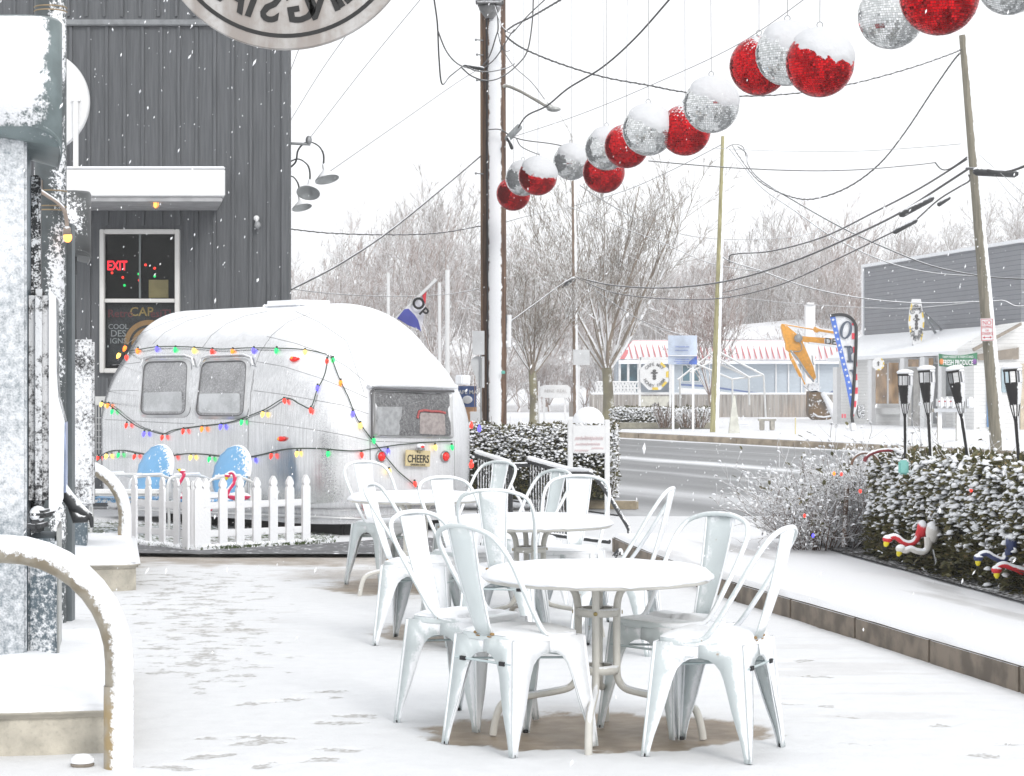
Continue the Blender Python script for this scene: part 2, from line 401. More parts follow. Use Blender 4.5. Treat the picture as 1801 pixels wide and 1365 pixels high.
# far pavement with a tan kerb
mb=MB()
for k in range(-16,70):
    a0=k*3.0; a1=a0+2.985
    mb.bbox(Vector((*(RP(24.72,(a0+a1)/2).xy),.055)),(2.985,.14,.17),rz=math.atan2(rd.y,rd.x),b=.02)
mb.build('far_kerb',snowy('far_kerb_concrete',(.33,.27,.20),.8,0,d=UP,thr=.8,amp=.5,scale=2.5,var=.25,vscale=2.5),None,kind='structure',label=None)
mb=MB(); n_=24
acs=[24.78,26,28,32,38,46,60,90,140,300,800]; als=[-80+i*40 for i in range(30)]
vs=[];fs=[]
for a in acs:
    for l in als:
        q=RP(a,l); vs.append((q.x,q.y,.145+(0 if a<27 else .02*vnoise(np.array([q.x]),np.array([q.y]),.2)[0])))
m_=len(als)
for i in range(len(acs)-1):
    for j in range(m_-1): fs.append((i*m_+j,i*m_+j+1,(i+1)*m_+j+1,(i+1)*m_+j))
mb.add(vs,fs,0,True); mb.build('far_pavement',M_GSNOW,None,kind='structure')
# right-hand pavement behind a stone kerb
KL=[(3.55,4.6),(2.94,7.0),(2.35,9.66),(1.875,11.97),(1.41,14.06),(.98,17.0),(.86,18.1)]
def kern(i):
    a=Vector(KL[max(i-1,0)]); b=Vector(KL[min(i+1,len(KL)-1)]); t=(b-a).normalized(); return Vector((t.y,-t.x))
# pavement mesh: from the kerb outward to the hedge bed and the road edge
ks=[]
for i in range(len(KL)-1):
    for j in range(24):
        u=j/24; p0=Vector(KL[i]); p1=Vector(KL[i+1]); q=p0.lerp(p1,u); ks.append((q, (kern(i).lerp(kern(i+1),u)).normalized()))
def pave_z(x,y): return .148+.012*float(fbm(np.array([x]),np.array([y]),1.4,41,3)[0])
vs=[];fs=[];offs=[.004,.03,.07,.15,.3,.5,.75,1.,1.25,1.6,2.2,3.2,4.5]
for q,nn in ks:
    for k,o_ in enumerate(offs):
        pt=q+nn*o_
        lim=(9.55-.36*pt.y)/.93
        if pt.x>lim: pt.x=lim
        vs.append((pt.x,pt.y,pave_z(pt.x,pt.y)+(-.022 if k==0 else .008)))
m_=len(offs)
for i in range(len(ks)-1):
    for j in range(m_-1): fs.append((i*m_+j,(i)*m_+j+1,(i+1)*m_+j+1,(i+1)*m_+j))
def pavemat():
    m,t,p=newmat('pavement_snow'); n=noise_(t,1.3,5); n2=noise_(t,70,3)
    g=t.nodes.new('ShaderNodeNewGeometry'); mp=t.nodes.new('ShaderNodeMapping'); mp.vector_type='TEXTURE'; mp.inputs['Rotation'].default_value=(0,0,1.75); mp.inputs['Scale'].default_value=(6,1,1); t.links.new(g.outputs['Position'],mp.inputs[0])
    ns=noise_(t,2.2,5,mp.outputs[0])
    f=math_(t,'MULTIPLY',ramp_(t,ns,.54,.66),.6)
    t.links.new(mixc(t,f,mixc(t,ramp_(t,noise_(t,180,3),.35,.65),(.74,.75,.77),(.83,.84,.86)),(.42,.41,.40)),p.inputs['Base Color']); p.inputs['Roughness'].default_value=.8
    bump_(t,math_(t,'ADD',n,math_(t,'MULTIPLY',n2,.2)),.3,.02,p); return m
mb=MB(); mb.add(vs,fs,0,True); mb.build('pavement',pavemat(),None,kind='structure')
# kerb stones
mb=MB()
def kerb_run(KL,h,name,mat,ln=1.05):
    mb=MB()
    L=[0]
    for i in range(len(KL)-1): L.append(L[-1]+(Vector(KL[i+1])-Vector(KL[i])).length)
    def pt(s):
        for i in range(len(KL)-1):
            if s<=L[i+1]+1e-6: return Vector(KL[i]).lerp(Vector(KL[i+1]),(s-L[i])/(L[i+1]-L[i]))
        return Vector(KL[-1])
    s=0
    while s<L[-1]-.1:
        e=min(s+ln,L[-1]); a=pt(s); b=pt(e); d=(b-a); l=d.length-.004; c=(a+b)/2; nn=Vector((d.y,-d.x)).normalized()
        c=c+nn*.075
        mb.bbox((c.x,c.y,h/2-.02),(l,.15,h+.0),rz=math.atan2(d.y,d.x),b=.012); s=e
    return mb.build(name,mat,None,kind='structure')
M_KERB=snowy('kerb_stone',(.175,.145,.115),.8,0,d=(0,0,1),thr=.72,amp=.25,scale=9,var=.3,vscale=7,bump=.5)
kerb_run(KL,.155,'kerb',M_KERB)
kerb_run([(1.45,24.6),(1.3,24.35),(.6,24.9)],.11,'side_kerb',snowy('tan_kerb',(.36,.3,.21),.8,0,d=UP,thr=.8,amp=.2))
# mulch under the right-hand hedge
bed=[(3.30,9.2),(2.90,12.5),(2.50,15.6),(2.35,17.2),(3.3,17.4),(4.0,15.5),(4.6,12.6),(5.2,9.5)]
m,t,p=newmat('dark_mulch'); n1=noise_(t,40,5); n2=noise_(t,3.,4)
t.links.new(mixc(t,ramp_(t,math_(t,'ADD',n1,math_(t,'MULTIPLY',n2,.5)),.72,.9),(.03,.027,.025),SNOW),p.inputs['Base Color']); p.inputs['Roughness'].default_value=.95; bump_(t,n1,.8,.03,p)
mb=MB(); mb.add([(x,y,.178) for i,(x,y) in enumerate(bed)],[tuple(range(len(bed)))[::-1]]); 
b_=mb.build('mulch_bed',m,None,kind='structure')
# ---------------- chairs and tables ----------------
SEATZ=.455
def make_chair():
    t=thing('metal_chair','x','chair')
    hw=.178; fw=.215   # half width at seat, at foot
    zt=.437
    # one side panel lies between seat edge and feet; outline point lists
    def outer(z): return hw+(fw-hw)*(1-z/zt)
    inner=[(.192,0.0),(.187,.03),(.174,.08),(.156,.13),(.136,.19),(.119,.25),(.104,.30),(.088,.338),(.066,.362),(.038,.377),(0,.383)]
    corners=[(1,1),(-1,1),(-1,-1),(1,-1)]
    for (sx,sy) in corners:
        mb=MB()
        for side in (0,1):
            vs=[];fs=[]; n=len(inner)
            for k,(iu,iz) in enumerate(inner):
                # outer companion
                if k<7: oz=iz; ou=outer(iz)
                else:
                    q=(k-6)/(n-1-6); oz=min(zt,iz+ (zt-iz)); ou=hw*(1-q)+.0
                    if k==7: ou=hw; oz=zt
                ctr=outer(oz); cti=outer(iz)
                bulge=.010*math.sin(min(1,iz/.3)*PI)
                if side==0:
                    vs.append((sx*ou,sy*ctr,oz)); vs.append((sx*iu,sy*(cti+bulge*.4),iz))
                else:
                    vs.append((sx*ctr,sy*ou,oz)); vs.append((sx*(cti+bulge*.4),sy*iu,iz))
            for k in range(n-1): fs.append((2*k,2*k+1,2*k+3,2*k+2))
            mb.add(vs,fs,0,True)
            # folded lip round the arch
            lip=[]
            for (iu,iz) in inner:
                c=outer(iz)-.003
                lip.append((sx*iu,sy*c,iz) if side==0 else (sx*c,sy*iu,iz))
            mb.tube(lip,.0035,5)
        mb.tube([(sx*outer(z),sy*outer(z),z) for z in (0,.1,.2,.3,.4,zt)],.007,6)
        mb.build('leg',M_CHAIR,t,mods=[('SOLIDIFY',dict(thickness=.0025,offset=-1))])
        f=MB(); f.lathe([(0,-.001),(.010,-.001),(.011,.004),(.010,.011),(0,.012)],8,Matrix.Translation((sx*.206,sy*.206,0)))
        f.build('foot_cap',M_BLACK,t)
    # seat: dished square with rounded corners
    mb=MB(); n=32; ringsp=[(0,-.006),(.35,-.006),(.7,-.005),(.9,-.002),(.97,0),(1.0,-.004),(1.008,-.016),(1.005,-.03)]
    def rr(a,h=.18,r=.045):
        # rounded square radius param
        c,s_=math.cos(a),math.sin(a); k=5.5
        d=(abs(c)**k+abs(s_)**k)**(-1/k); return h*1.0*d*c, h*d*s_
    vs=[];fs=[]
    for (q,dz) in ringsp:
        for j in range(n):
            x,y=rr(2*PI*j/n+PI/n); vs.append((x*q,y*q,SEATZ+dz))
    for i in range(len(ringsp)-1):
        for j in range(n):
            j2=(j+1)%n; fs.append((i*n+j,i*n+j2,(i+1)*n+j2,(i+1)*n+j))
    mb.add(vs,fs,0,True); mb.build('seat',M_CHAIR,t)
    # back hoop
    hoop=[(.172,.06,.437),(.175,-.01,.45),(.182,-.06,.50),(.196,-.145,.63),(.203,-.20,.72),(.196,-.245,.79),(.165,-.275,.838),(.10,-.29,.862),(.04,-.297,.870)]
    full=hoop+[(-x,y,z) for x,y,z in hoop[::-1]]
    mb=MB(); mb.tube(bez(full,4),.0105,9); mb.build('back_hoop',M_CHAIR,t)
    # splat
    mb=MB(); vs=[];fs=[]
    for k in range(9):
        q=k/8; z=.447+(.865-.447)*q; y=-.178-.118*q-.010*math.sin(q*PI); wd=.040+.038*q**.8
        for j in range(7):
            u=-1+2*j/6; vs.append((u*wd,y-.010*(1-u*u),z))
    for k in range(8):
        for j in range(6): fs.append((k*7+j,k*7+j+1,(k+1)*7+j+1,(k+1)*7+j))
    mb.add(vs,fs,0,True)
    mb.tube([vs[k*7] for k in range(9)],.004,5); mb.tube([vs[k*7+6] for k in range(9)],.004,5)
    mb.build('back_splat',M_CHAIR,t,mods=[('SOLIDIFY',dict(thickness=.003,offset=0))])
    # brace rods
    mb=MB()
    for (a,b) in (((.16,.18),(-.16,-.18)),((-.16,.18),(.16,-.18))): mb.tube([(a[0],a[1],.345),(b[0],b[1],.34)],.005,6)
    for sy in (1,-1): mb.tube([(-.17,sy*.185,.345),(.17,sy*.185,.345)],.005,6)
    mb.build('brace',M_CHAIR_IN,t)
    for sx in(1,-1): mb=MB(); mb.box((sx*.12,-.188,.345),(.03,.014,.016)); mb.build('brace_pad',M_BLACK,t)
    mb=MB()
    for sx in (1,-1):
        mb.ball((sx*.05,-.181,.452),.008,6,4,sc=(1.8,1,.8)); mb.ball((sx*.035,-.184,.441),.005,6,4,sc=(3,.6,.6)); mb.ball((sx*.181,-.012,.449),.005,6,4)
    mb.build('rust_spot',M_RUST,t)
    return t
def seat_snow(t, seed, cover=1.0, th=.022):
    r=random.Random(seed); mb=MB(); n=40; R=9; vs=[];fs=[]
    for i in range(R+1):
        q=i/R
        for j in range(n):
            a=2*PI*j/n+.08; c,s_=math.cos(a),math.sin(a); d=(abs(c)**5+abs(s_)**5)**(-.2)
            k=.183*d*q*(1+.012*noise.noise(Vector((c*4,s_*4,seed))))
            x,y=k*c,k*s_
            if cover<1 and y>(-.18+.36*cover)+.02*noise.noise(Vector((x*20,seed,0))): hgt=-.02
            else: hgt=th*(1-q**7)*(.75+.5*noise.noise(Vector((x*9,y*9,seed))))
            vs.append((x,y,SEATZ-.004+hgt))
    for i in range(R):
        for j in range(n): j2=(j+1)%n; fs.append((i*n+j,i*n+j2,(i+1)*n+j2,(i+1)*n+j))
    mb.add(vs,fs,0,True)
    W=WM[t.name]; mb.v=[tuple(W@Vector(v)) for v in mb.v]
    return mb.build('seat_snow',M_SNOW,t)
chair0=make_chair()
first=True
def chair(x,y,deg,label,group,snow=1.,th=.022,rust=True):
    """deg: direction the sitter faces, from +x"""
    global first
    t=chair0 if first else copy_tree(chair0)
    first=False
    rz=math.radians(deg-90); t.location=(x,y,.008); t.rotation_euler=(0,0,rz)
    WM[t.name]=Matrix.Translation((x,y,.008))@Matrix.Rotation(rz,4,'Z')
    t['label']=label; t['group']=group
    chairs.append((t,snow,th))
    return t
chairs=[]
GN='white chairs round the nearest table'; GM='white chairs round the middle table'; GF='white chairs round the farthest table'
chair(.03,8.27,40,'white metal chair closest to the camera at the left of the nearest table',GN)
chair(-.19,8.86,-36,'white metal chair left behind the frontmost one, snow-plastered splat, grey seat front',GN,.75)
chair(.78,8.12,156,'snow-covered white metal chair at the front right of the nearest table, facing left',GN,1.,.03)
chair(.66,8.68,222,'white metal chair with bare grey seat front, behind the nearest table front right chair',GN,.45)
chair(-.50,11.62,-12,'white metal chair seen edge-on from its side, left of the middle table',GM)
chair(-.24,12.32,-52,'white metal chair behind the edge-on chair at the back left of the middle table',GM)
chair(-.04,11.22,78,'white metal chair with its back to us in front of the middle table',GM)
chair(.33,12.45,-105,'white metal chair facing us behind the middle table, iced back splat',GM)
chair(.56,11.22,166,'white metal chair seen from its side at the right of the middle table',GM)
chair(-.89,15.0,-50,'white metal chair at the left end of the farthest table beside the trailer',GF)
chair(-.29,14.98,225,'white metal chair behind the farthest table in front of the trailer rear corner',GF)
chair(.06,13.45,215,'small far white metal chair turned away in front of the black railing',GF)
for i,(t,sn,th) in enumerate(chairs): seat_snow(t,i*3.1,sn,th)

def tablething(x,y,rz,R,label,seed):
    t=thing('round_table',label,'table',(x,y,.005),rz,'round white patio tables')
    W=WM[t.name]
    mb=MB(); mb.lathe([(0,.628),(R-.03,.628),(R-.012,.63),(R,.638),(R,.655),(R-.008,.664),(0,.664)],64,W); mb.build('table_top',M_TABLE,t)
    # snow cushion
    vs=[];fs=[];n=72;RR=14
    for i in range(RR+1):
        q=i/RR
        for j in range(n):
            a=2*PI*j/n; ed=(R+.006+.006*noise.noise(Vector((math.cos(a)*5,math.sin(a)*5,seed))))*q
            x_,y_=ed*math.cos(a),ed*math.sin(a)
            h=(.032+.006*noise.noise(Vector((x_*5,y_*5,seed))))*max(0,1-q**9)**.5-.006*(q>.99)
            vs.append((x_,y_,.660+h))
    for j in range(n):
        a=2*PI*j/n; ed=R+.009+.004*noise.noise(Vector((math.cos(a)*9,math.sin(a)*9,seed))); vs.append((ed*math.cos(a),ed*math.sin(a),.646+.012*noise.noise(Vector((math.cos(a)*7,math.sin(a)*7,seed+4)))))
    for j in range(n):
        a=2*PI*j/n; vs.append(((R-.004)*math.cos(a),(R-.004)*math.sin(a),.642))
    for i in range(RR+2):
        for j in range(n): j2=(j+1)%n; fs.append((i*n+j,i*n+j2,(i+1)*n+j2,(i+1)*n+j))
    mb=MB(); mb.add(vs,fs,0,True,W); mb.build('snow_layer',M_SNOW,t)
    for k in range(4):
        a=PI/2*k; c,s_=math.cos(a),math.sin(a)
        pr=[(.30,.63),(.17,.625),(.105,.60),(.082,.55),(.078,.48),(.078,.40),(.078,.30),(.082,.24),(.11,.20),(.17,.182),(.26,.165),(.34,.15),(.385,.128),(.405,.09),(.418,.04),(.424,0)]
        mb=MB(); mb.tube(bez([W@Vector((r*c,r*s_,z)) for r,z in pr],4),.0155,10); mb.build('leg',M_TABLE,t)
    mb=MB()
    for z in (.505,.275):
        mb=MB(); mb.lathe([(.06,z-.016),(.088,z-.016),(.09,z),(.088,z+.016),(.06,z+.016)],24,W); mb.build('ring',M_TABLE,t)
    mb=MB()
    for k in range(4):
        a=PI/2*k; c,s_=math.cos(a),math.sin(a)
        mb.lathe([(0,.004),(.008,.003),(.009,0)],8,W@frame((.098*c,.098*s_,.505),(-s_,c,0),z=(c,s_,0)))
    mb.build('bolt',M_BRASS,t)
    return t
tablething(.344,8.47,math.radians(-97),.46,'round white patio table with snowy top, nearest the camera, four chairs round it',1.)
tablething(.10,11.75,math.radians(-75),.46,'middle round patio table with snowy top, between the nearest one and the trailer',2.)
tablething(-.66,14.4,math.radians(-60),.46,'farthest round patio table with snowy top, in front of the trailer rear',3.)
# ---------------- the trailer ----------------
TX=Vector((.67,-.742,0)).normalized(); TY=Vector((-TX.y,TX.x,0)); TL=4.42; B0=1.05; R0=.60; ZT=2.26; Z1=.98
TO=Vector((-.955,20.3,0))-TX*(TL/2)
TM=frame(TO,TX,y=TY)
tr=thing('camper_trailer','silver camper trailer with snowy rounded roof, hung with strings of coloured bulbs','trailer',TO,math.atan2(TX.y,TX.x))
def plan(z):
    if z<=Z1:
        k=1-.05*max(0,(.5-z)/.4)**1.6; return TL/2*(1-(1-k)*.5),B0*k,R0
    q=min(1,(z-Z1)/(ZT-Z1))
    b=B0*max(0,(1-q**2.25))**(1/2.25); a=TL/2-1.15*(1-math.sqrt(max(0,1-q*q)))
    r=min(b*.999,R0+(B0-R0)*q**1.2, b); return a,b,r
def front_a(z,a):
    if z<=Z1: return a
    q=min(1,(z-Z1)/(ZT-Z1)); return TL/2+.02-.78*(1-max(0,1-q**2.9)**(1/2.9))
def ringpts(z,ns=10,na=14):
    a,b,r=plan(z); P=[]; f_=front_a(z,a)
    for k,(cx,cy,a0) in enumerate(((a-r,b-r,0),(-f_+r,b-r,PI/2),(-f_+r,-b+r,PI),(a-r,-b+r,3*PI/2))):
        for j in range(na): 
            t=a0+PI/2*j/na; P.append((cx+r*math.cos(t),cy+r*math.sin(t)))
        # straight run to the next corner
        nx_=(( -f_+r,b),(-f_,-b+r),(a-r,-b),(a,b-r))[k]; st=((a-r,b),(-f_,b-r),(-f_+r,-b),(a,-b+r))[k]
        for j in range(ns): u=j/ns; P.append((st[0]+(nx_[0]-st[0])*u,st[1]+(nx_[1]-st[1])*u))
    return P
zs=[.12,.16,.2,.27,.271,.34,.45,.6,.75,.9]+[Z1+(ZT-Z1)*math.sin(PI/2*i/26) for i in range(27)]
mb=MB(); vs=[];fs=[]
for z in zs:
    o_=.012 if z<.2705 else 0
    P=ringpts(min(z,ZT-1e-4)); n=len(P)
    vs+= [(x*(1-o_*.4),y*(1-o_),z) for x,y in P]
for i in range(len(zs)-1):
    for j in range(n): j2=(j+1)%n; fs.append((i*n+j,i*n+j2,(i+1)*n+j2,(i+1)*n+j))
fs.append(tuple(range((len(zs)-1)*n,len(zs)*n)))
# gentle dent high on the rear quarter
def dent(v):
    c=Vector((1.05,-1.0,1.55)); d=((Vector(v)-c)*1.0).length
    e=Vector((1.30,-1.0,1.42)); d2=(Vector(v)-e).length
    return Vector((v[0],v[1]+.03*math.exp(-(d/.16)**2)-.015*math.exp(-(d2/.14)**2),v[2]))
mb.add([dent(v) for v in vs],fs,0,True,TM)
def alum():
    m,t,p=newmat('weathered_aluminium_and_roof_snow')
    g=t.nodes.new('ShaderNodeNewGeometry')
    vm=t.nodes.new('ShaderNodeVectorMath'); vm.operation='DOT_PRODUCT'; vm.inputs[1].default_value=Vector((.22,-.2,1)).normalized(); t.links.new(g.outputs['Normal'],vm.inputs[0])
    n1=noise_(t,9,5); n2=noise_(t,70,3); n3=noise_(t,2.2,3)
    x=math_(t,'ADD',vm.outputs['Value'],math_(t,'MULTIPLY',math_(t,'SUBTRACT',n1,.5),.22)); x=math_(t,'ADD',x,math_(t,'MULTIPLY',math_(t,'SUBTRACT',n2,.5),.22))
    f=ramp_(t,x,.42,.76)
    # frost dusting on the windward rear
    vw=t.nodes.new('ShaderNodeVectorMath'); vw.operation='DOT_PRODUCT'; vw.inputs[1].default_value=WIND; t.links.new(g.outputs['Normal'],vw.inputs[0])
    fw=math_(t,'MULTIPLY',ramp_(t,math_(t,'ADD',vw.outputs['Value'],math_(t,'MULTIPLY',math_(t,'SUBTRACT',n2,.5),.5)),.55,.95),.55)
    f=math_(t,'MAXIMUM',f,fw)
    mp=t.nodes.new('ShaderNodeMapping'); mp.inputs['Scale'].default_value=(1,1,.05); t.links.new(g.outputs['Position'],mp.inputs[0])
    ns=noise_(t,55,3,mp.outputs[0])
    mpb=t.nodes.new('ShaderNodeMapping'); mpb.inputs['Scale'].default_value=(.6,.6,2.2); t.links.new(g.outputs['Position'],mpb.inputs[0]); npn=noise_(t,1.6,2,mpb.outputs[0])
    base=mixc(t,ramp_(t,ns,.3,.7),(.60,.605,.615),(.74,.745,.755))
    base=mixc(t,math_(t,'MULTIPLY',ramp_(t,npn,.45,.7),.3),base,(.46,.47,.48))
    t.links.new(mixc(t,f,base,SNOW),p.inputs['Base Color'])
    mr=t.nodes.new('ShaderNodeMapRange'); t.links.new(f,mr.inputs['Value']); mr.inputs['To Min'].default_value=.24; mr.inputs['To Max'].default_value=.85; t.links.new(mr.outputs[0],p.inputs['Roughness'])
    mm=t.nodes.new('ShaderNodeMapRange'); t.links.new(f,mm.inputs['Value']); mm.inputs['To Min'].default_value=.82; mm.inputs['To Max'].default_value=0; t.links.new(mm.outputs[0],p.inputs['Metallic'])
    bump_(t,math_(t,'ADD',math_(t,'MULTIPLY',n3,1.5),math_(t,'MULTIPLY',math_(t,'ADD',n1,n2),math_(t,'MULTIPLY',f,.35))),.3,.02,p)
    return m
M_ALU=alum()
body=mb.build('body',M_ALU,tr)
bvh=BVHTree.FromPolygons([Vector(v) for v in mb.v],[f for f in mb.f])
CAMP=Vector((0,0,H))
def surf(px,py,off=0.,fall=19.8):
    d=(at(px,py,1.0)-CAMP).normalized()
    h,nn,i,_=bvh.ray_cast(CAMP,d)
    if h is None: 
        q=at(px,py,fall); return q,Vector((0,-1,0))
    if nn.dot(d)>0: nn=-nn
    return h+nn*off,nn
def surf_tube(mb,pts,r,off=0.,n=6,sub=8,mi=0,cap=True,closed=False,fall=19.8):
    P=[]
    pts=[Vector((a,b,0)) for a,b in pts]
    if closed: pts=pts+[pts[0]]
    for i in range(len(pts)-1):
        for k in range(sub): q=pts[i].lerp(pts[i+1],k/sub); P.append(surf(q.x,q.y,off,fall)[0])
    if not closed: P.append(surf(pts[-1].x,pts[-1].y,off,fall)[0])
    mb.tube(P,r,n,cap,mi,closed)
def rrect(c4,rad,n=6):
    """rounded quad in pixel space from 4 corners"""
    out=[]
    for i in range(4):
        p=Vector((*c4[i],0)); a=Vector((*c4[i-1],0)); b=Vector((*c4[(i+1)%4],0))
        da=(a-p).normalized()*rad; db=(b-p).normalized()*rad
        for k in range(n+1):
            t=k/n; out.append((p+da*(1-t)**2+db*t**2)[:2])
    return out
def surf_patch(out,off,rings=7):
    cx=sum(p[0] for p in out)/len(out); cy=sum(p[1] for p in out)/len(out)
    vs=[surf(cx,cy,off)[0]];fs=[];n=len(out)
    for i in range(1,rings+1):
        q=i/rings
        for (x,y) in out: vs.append(surf(cx+(x-cx)*q,cy+(y-cy)*q,off)[0])
    for j in range(n): fs.append((0,1+j,1+(j+1)%n))
    for i in range(rings-1):
        for j in range(n): j2=(j+1)%n; fs.append((1+i*n+j,1+(i+1)*n+j,1+(i+1)*n+j2,1+i*n+j2))
    return vs,fs
def surf_band(o1,o2,off1,off2):
    n=len(o1); vs=[surf(x,y,off1)[0] for x,y in o1]+[surf(x,y,off2)[0] for x,y in o2]
    return vs,[(j,(j+1)%n,n+(j+1)%n,n+j) for j in range(n)]
def grow(out,k):
    cx=sum(p[0] for p in out)/len(out); cy=sum(p[1] for p in out)/len(out)
    r=[]
    for x,y in out:
        d=math.hypot(x-cx,y-cy); r.append((x+(x-cx)/d*k,y+(y-cy)/d*k))
    return r
def glassmat(name,base,frost=.5,rough=.12):
    m,t,p=newmat(name); n=noise_(t,45,4); n2=noise_(t,3.5,3); n3=noise_(t,230,2)
    c=mixc(t,ramp_(t,n2,.38,.62),base,tuple(min(1,x*1.45) for x in base))
    f=math_(t,'MULTIPLY',ramp_(t,math_(t,'ADD',n3,math_(t,'MULTIPLY',n,.4)),.70,.85),frost)
    t.links.new(mixc(t,f,c,SNOW),p.inputs['Base Color']); p.inputs['Roughness'].default_value=rough; p.inputs['Specular IOR Level'].default_value=.7
    return m
M_TGLASS=glassmat('droplet_covered_glass',(.17,.17,.175),.45,.2)
M_RGLASS=glassmat('rear_glass',(.06,.06,.062),.35,.2)
M_SEAM=plain('panel_seam',(.30,.305,.31),.5,.4)
M_PANESHEEN=glassmat('painted_pane_sheen',(.36,.37,.38),.3,.25)
M_SEAMW=plain('rubber_seal',(.10,.10,.105),.6)
M_FRAME=plain('window_trim',(.55,.555,.56),.35,.7)
# side windows
for nm,c4 in (('front',[(253,634),(336,633),(332,733),(246,733)]),('rear',[(355,634),(440,632),(434,736),(343,735)])):
    o1=rrect(c4,16); og=grow(o1,-3); 
    mb=MB(); vs,fs=surf_patch(og,.014); mb.add(vs,fs,0,True); pane=mb.build('window',M_TGLASS,tr)
    mb=MB(); vs,fs=surf_band(grow(o1,2.5),grow(o1,-3.5),.004,.024); mb.add(vs,fs,0,True); vs,fs=surf_band(grow(o1,-3.5),grow(o1,-5),.024,.014); mb.add(vs,fs,0,True)
    mb.build('frame',M_FRAME,pane)
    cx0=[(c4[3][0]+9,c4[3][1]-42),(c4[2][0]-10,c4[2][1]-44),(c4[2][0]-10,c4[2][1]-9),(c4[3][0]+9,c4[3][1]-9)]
    mb=MB(); vs,fs=surf_patch(rrect(cx0,5),.0155,4); mb.add(vs,fs,0,True); mb.build('lampshade_or_pane_sheen',M_PANESHEEN,pane)  # pale lower band painted on the glass in place of reflection and interior
    mb=MB(); surf_tube(mb,grow(o1,-4.5),.006,.02,closed=True,sub=1); mb.build('seal',M_SEAMW,pane)
    # hinge piece over the window
    mb=MB(); a=c4[0];b=c4[1]; surf_tube(mb,[(a[0]-4,a[1]+12),(a[0]+2,a[1]-3),(a[0]+14,a[1]-7),(b[0]-10,b[1]-7),(b[0]+4,b[1]-2),(b[0]+7,b[1]+12)],.011,.02,sub=4); mb.build('awning_rail',M_ALU,pane)
# rear window
c4=[(652,686),(794,690),(797,771),(657,769)]
o1=rrect(c4,7); mb=MB(); vs,fs=surf_patch(grow(o1,-4),.012); mb.add(vs,fs,0,True); rw=mb.build('window',M_RGLASS,tr,label='rear window with a dark frosted pane')
mb=MB(); vs,fs=surf_band(grow(o1,1),grow(o1,-4),.006,.035); mb.add(vs,fs,0,True)
vs,fs=surf_band(grow(o1,-4),grow(o1,-6),.035,.012); mb.add(vs,fs,0,True); mb.build('frame',M_FRAME,rw)
mb=MB(); surf_tube(mb,[(651,770),(651,690),(655,686),(793,691)],.012,.035,sub=6); mb.build('seal',M_SEAMW,rw)
# things seen through it: box shape and red garland as flat shapes just behind the droplets
mb=MB(); vs,fs=surf_patch(rrect([(662,716),(706,716),(700,766),(661,765)],3),.016,4); mb.add(vs,fs); mb.build('curtain',plain('grey_curtain',(.33,.34,.35),.5,var=.2,scale=20),rw)
mb=MB(); vs,fs=surf_patch(rrect([(737,726),(780,728),(782,765),(736,763)],4),.0165,4); mb.add(vs,fs); mb.build('cushion',plain('beige_cushion',(.34,.30,.29),.5,var=.2,scale=30),rw)
mb=MB(); surf_tube(mb,[(732,736),(735,724),(745,722),(757,724),(770,724),(781,727)],.012,.020,sub=4); mb.build('garland',plain('red_tinsel',(.42,.09,.09),.6,var=.3,scale=60),rw)
# snow visor over the rear window
mb=MB(); 
P=[(646,683),(650,679),(700,679),(750,680),(795,684)]
surf_tube(mb,P,.026,.045,n=8,sub=5); mb.build('window_visor',M_SNOW,tr)
# seams
mb=MB()
for ln in ([(640,690),(610,600),(560,566),(520,548)],[(440,735),(441,690),(447,650),(457,620),(478,590),(507,566),(546,551)],
           [(207,635),(222,606),(250,586),(290,568),(330,556)],[(268,606),(290,585),(330,564),(372,553)],[(356,612),(372,590),(398,570),(430,556),(470,548)],
           [(437,736),(436,800),(434,888)],
           [(452,636),(500,645),(560,664),(610,684),(646,700)],[(447,687),(500,694),(560,705),(600,712),(648,728)],[(437,741),(500,748),(560,757),(610,766),(652,776)],
           [(470,592),(520,604),(570,622),(610,645),(643,672)],[(187,688),(215,687),(243,687)],[(185,738),(215,739),(245,741)],[(198,642),(225,640),(248,637)],
           [(246,741),(300,744),(342,745)],
           [(650,772),(652,850),(654,900)],[(651,776),(720,778),(800,776)],[(651,776),(652,862),(800,864),(799,776)]):
    surf_tube(mb,ln,.0028,.001,n=4,sub=8)
mb.build('panel_seam',M_SEAM,tr)
# belt trim and skirt
mb=MB(); surf_tube(mb,[(190,893),(300,899),(450,905),(540,908),(605,911),(640,912),(700,906),(760,897),(815,884)],.016,.012,n=6,sub=8); mb.build('belt_rail',M_FRAME,tr)
mb=MB(); surf_tube(mb,[(657,870),(720,872),(800,868)],.006,.012,sub=6); surf_tube(mb,[(659,871),(660,890)],.008,.015,sub=2); surf_tube(mb,[(726,886),(744,884)],.010,.02,sub=2); mb.build('trunk_handle',M_SEAMW,tr)
mb=MB(); surf_tube(mb,[(655,866),(720,868),(800,864)],.013,.014,sub=6); mb.build('snow_line',M_SNOW,tr)
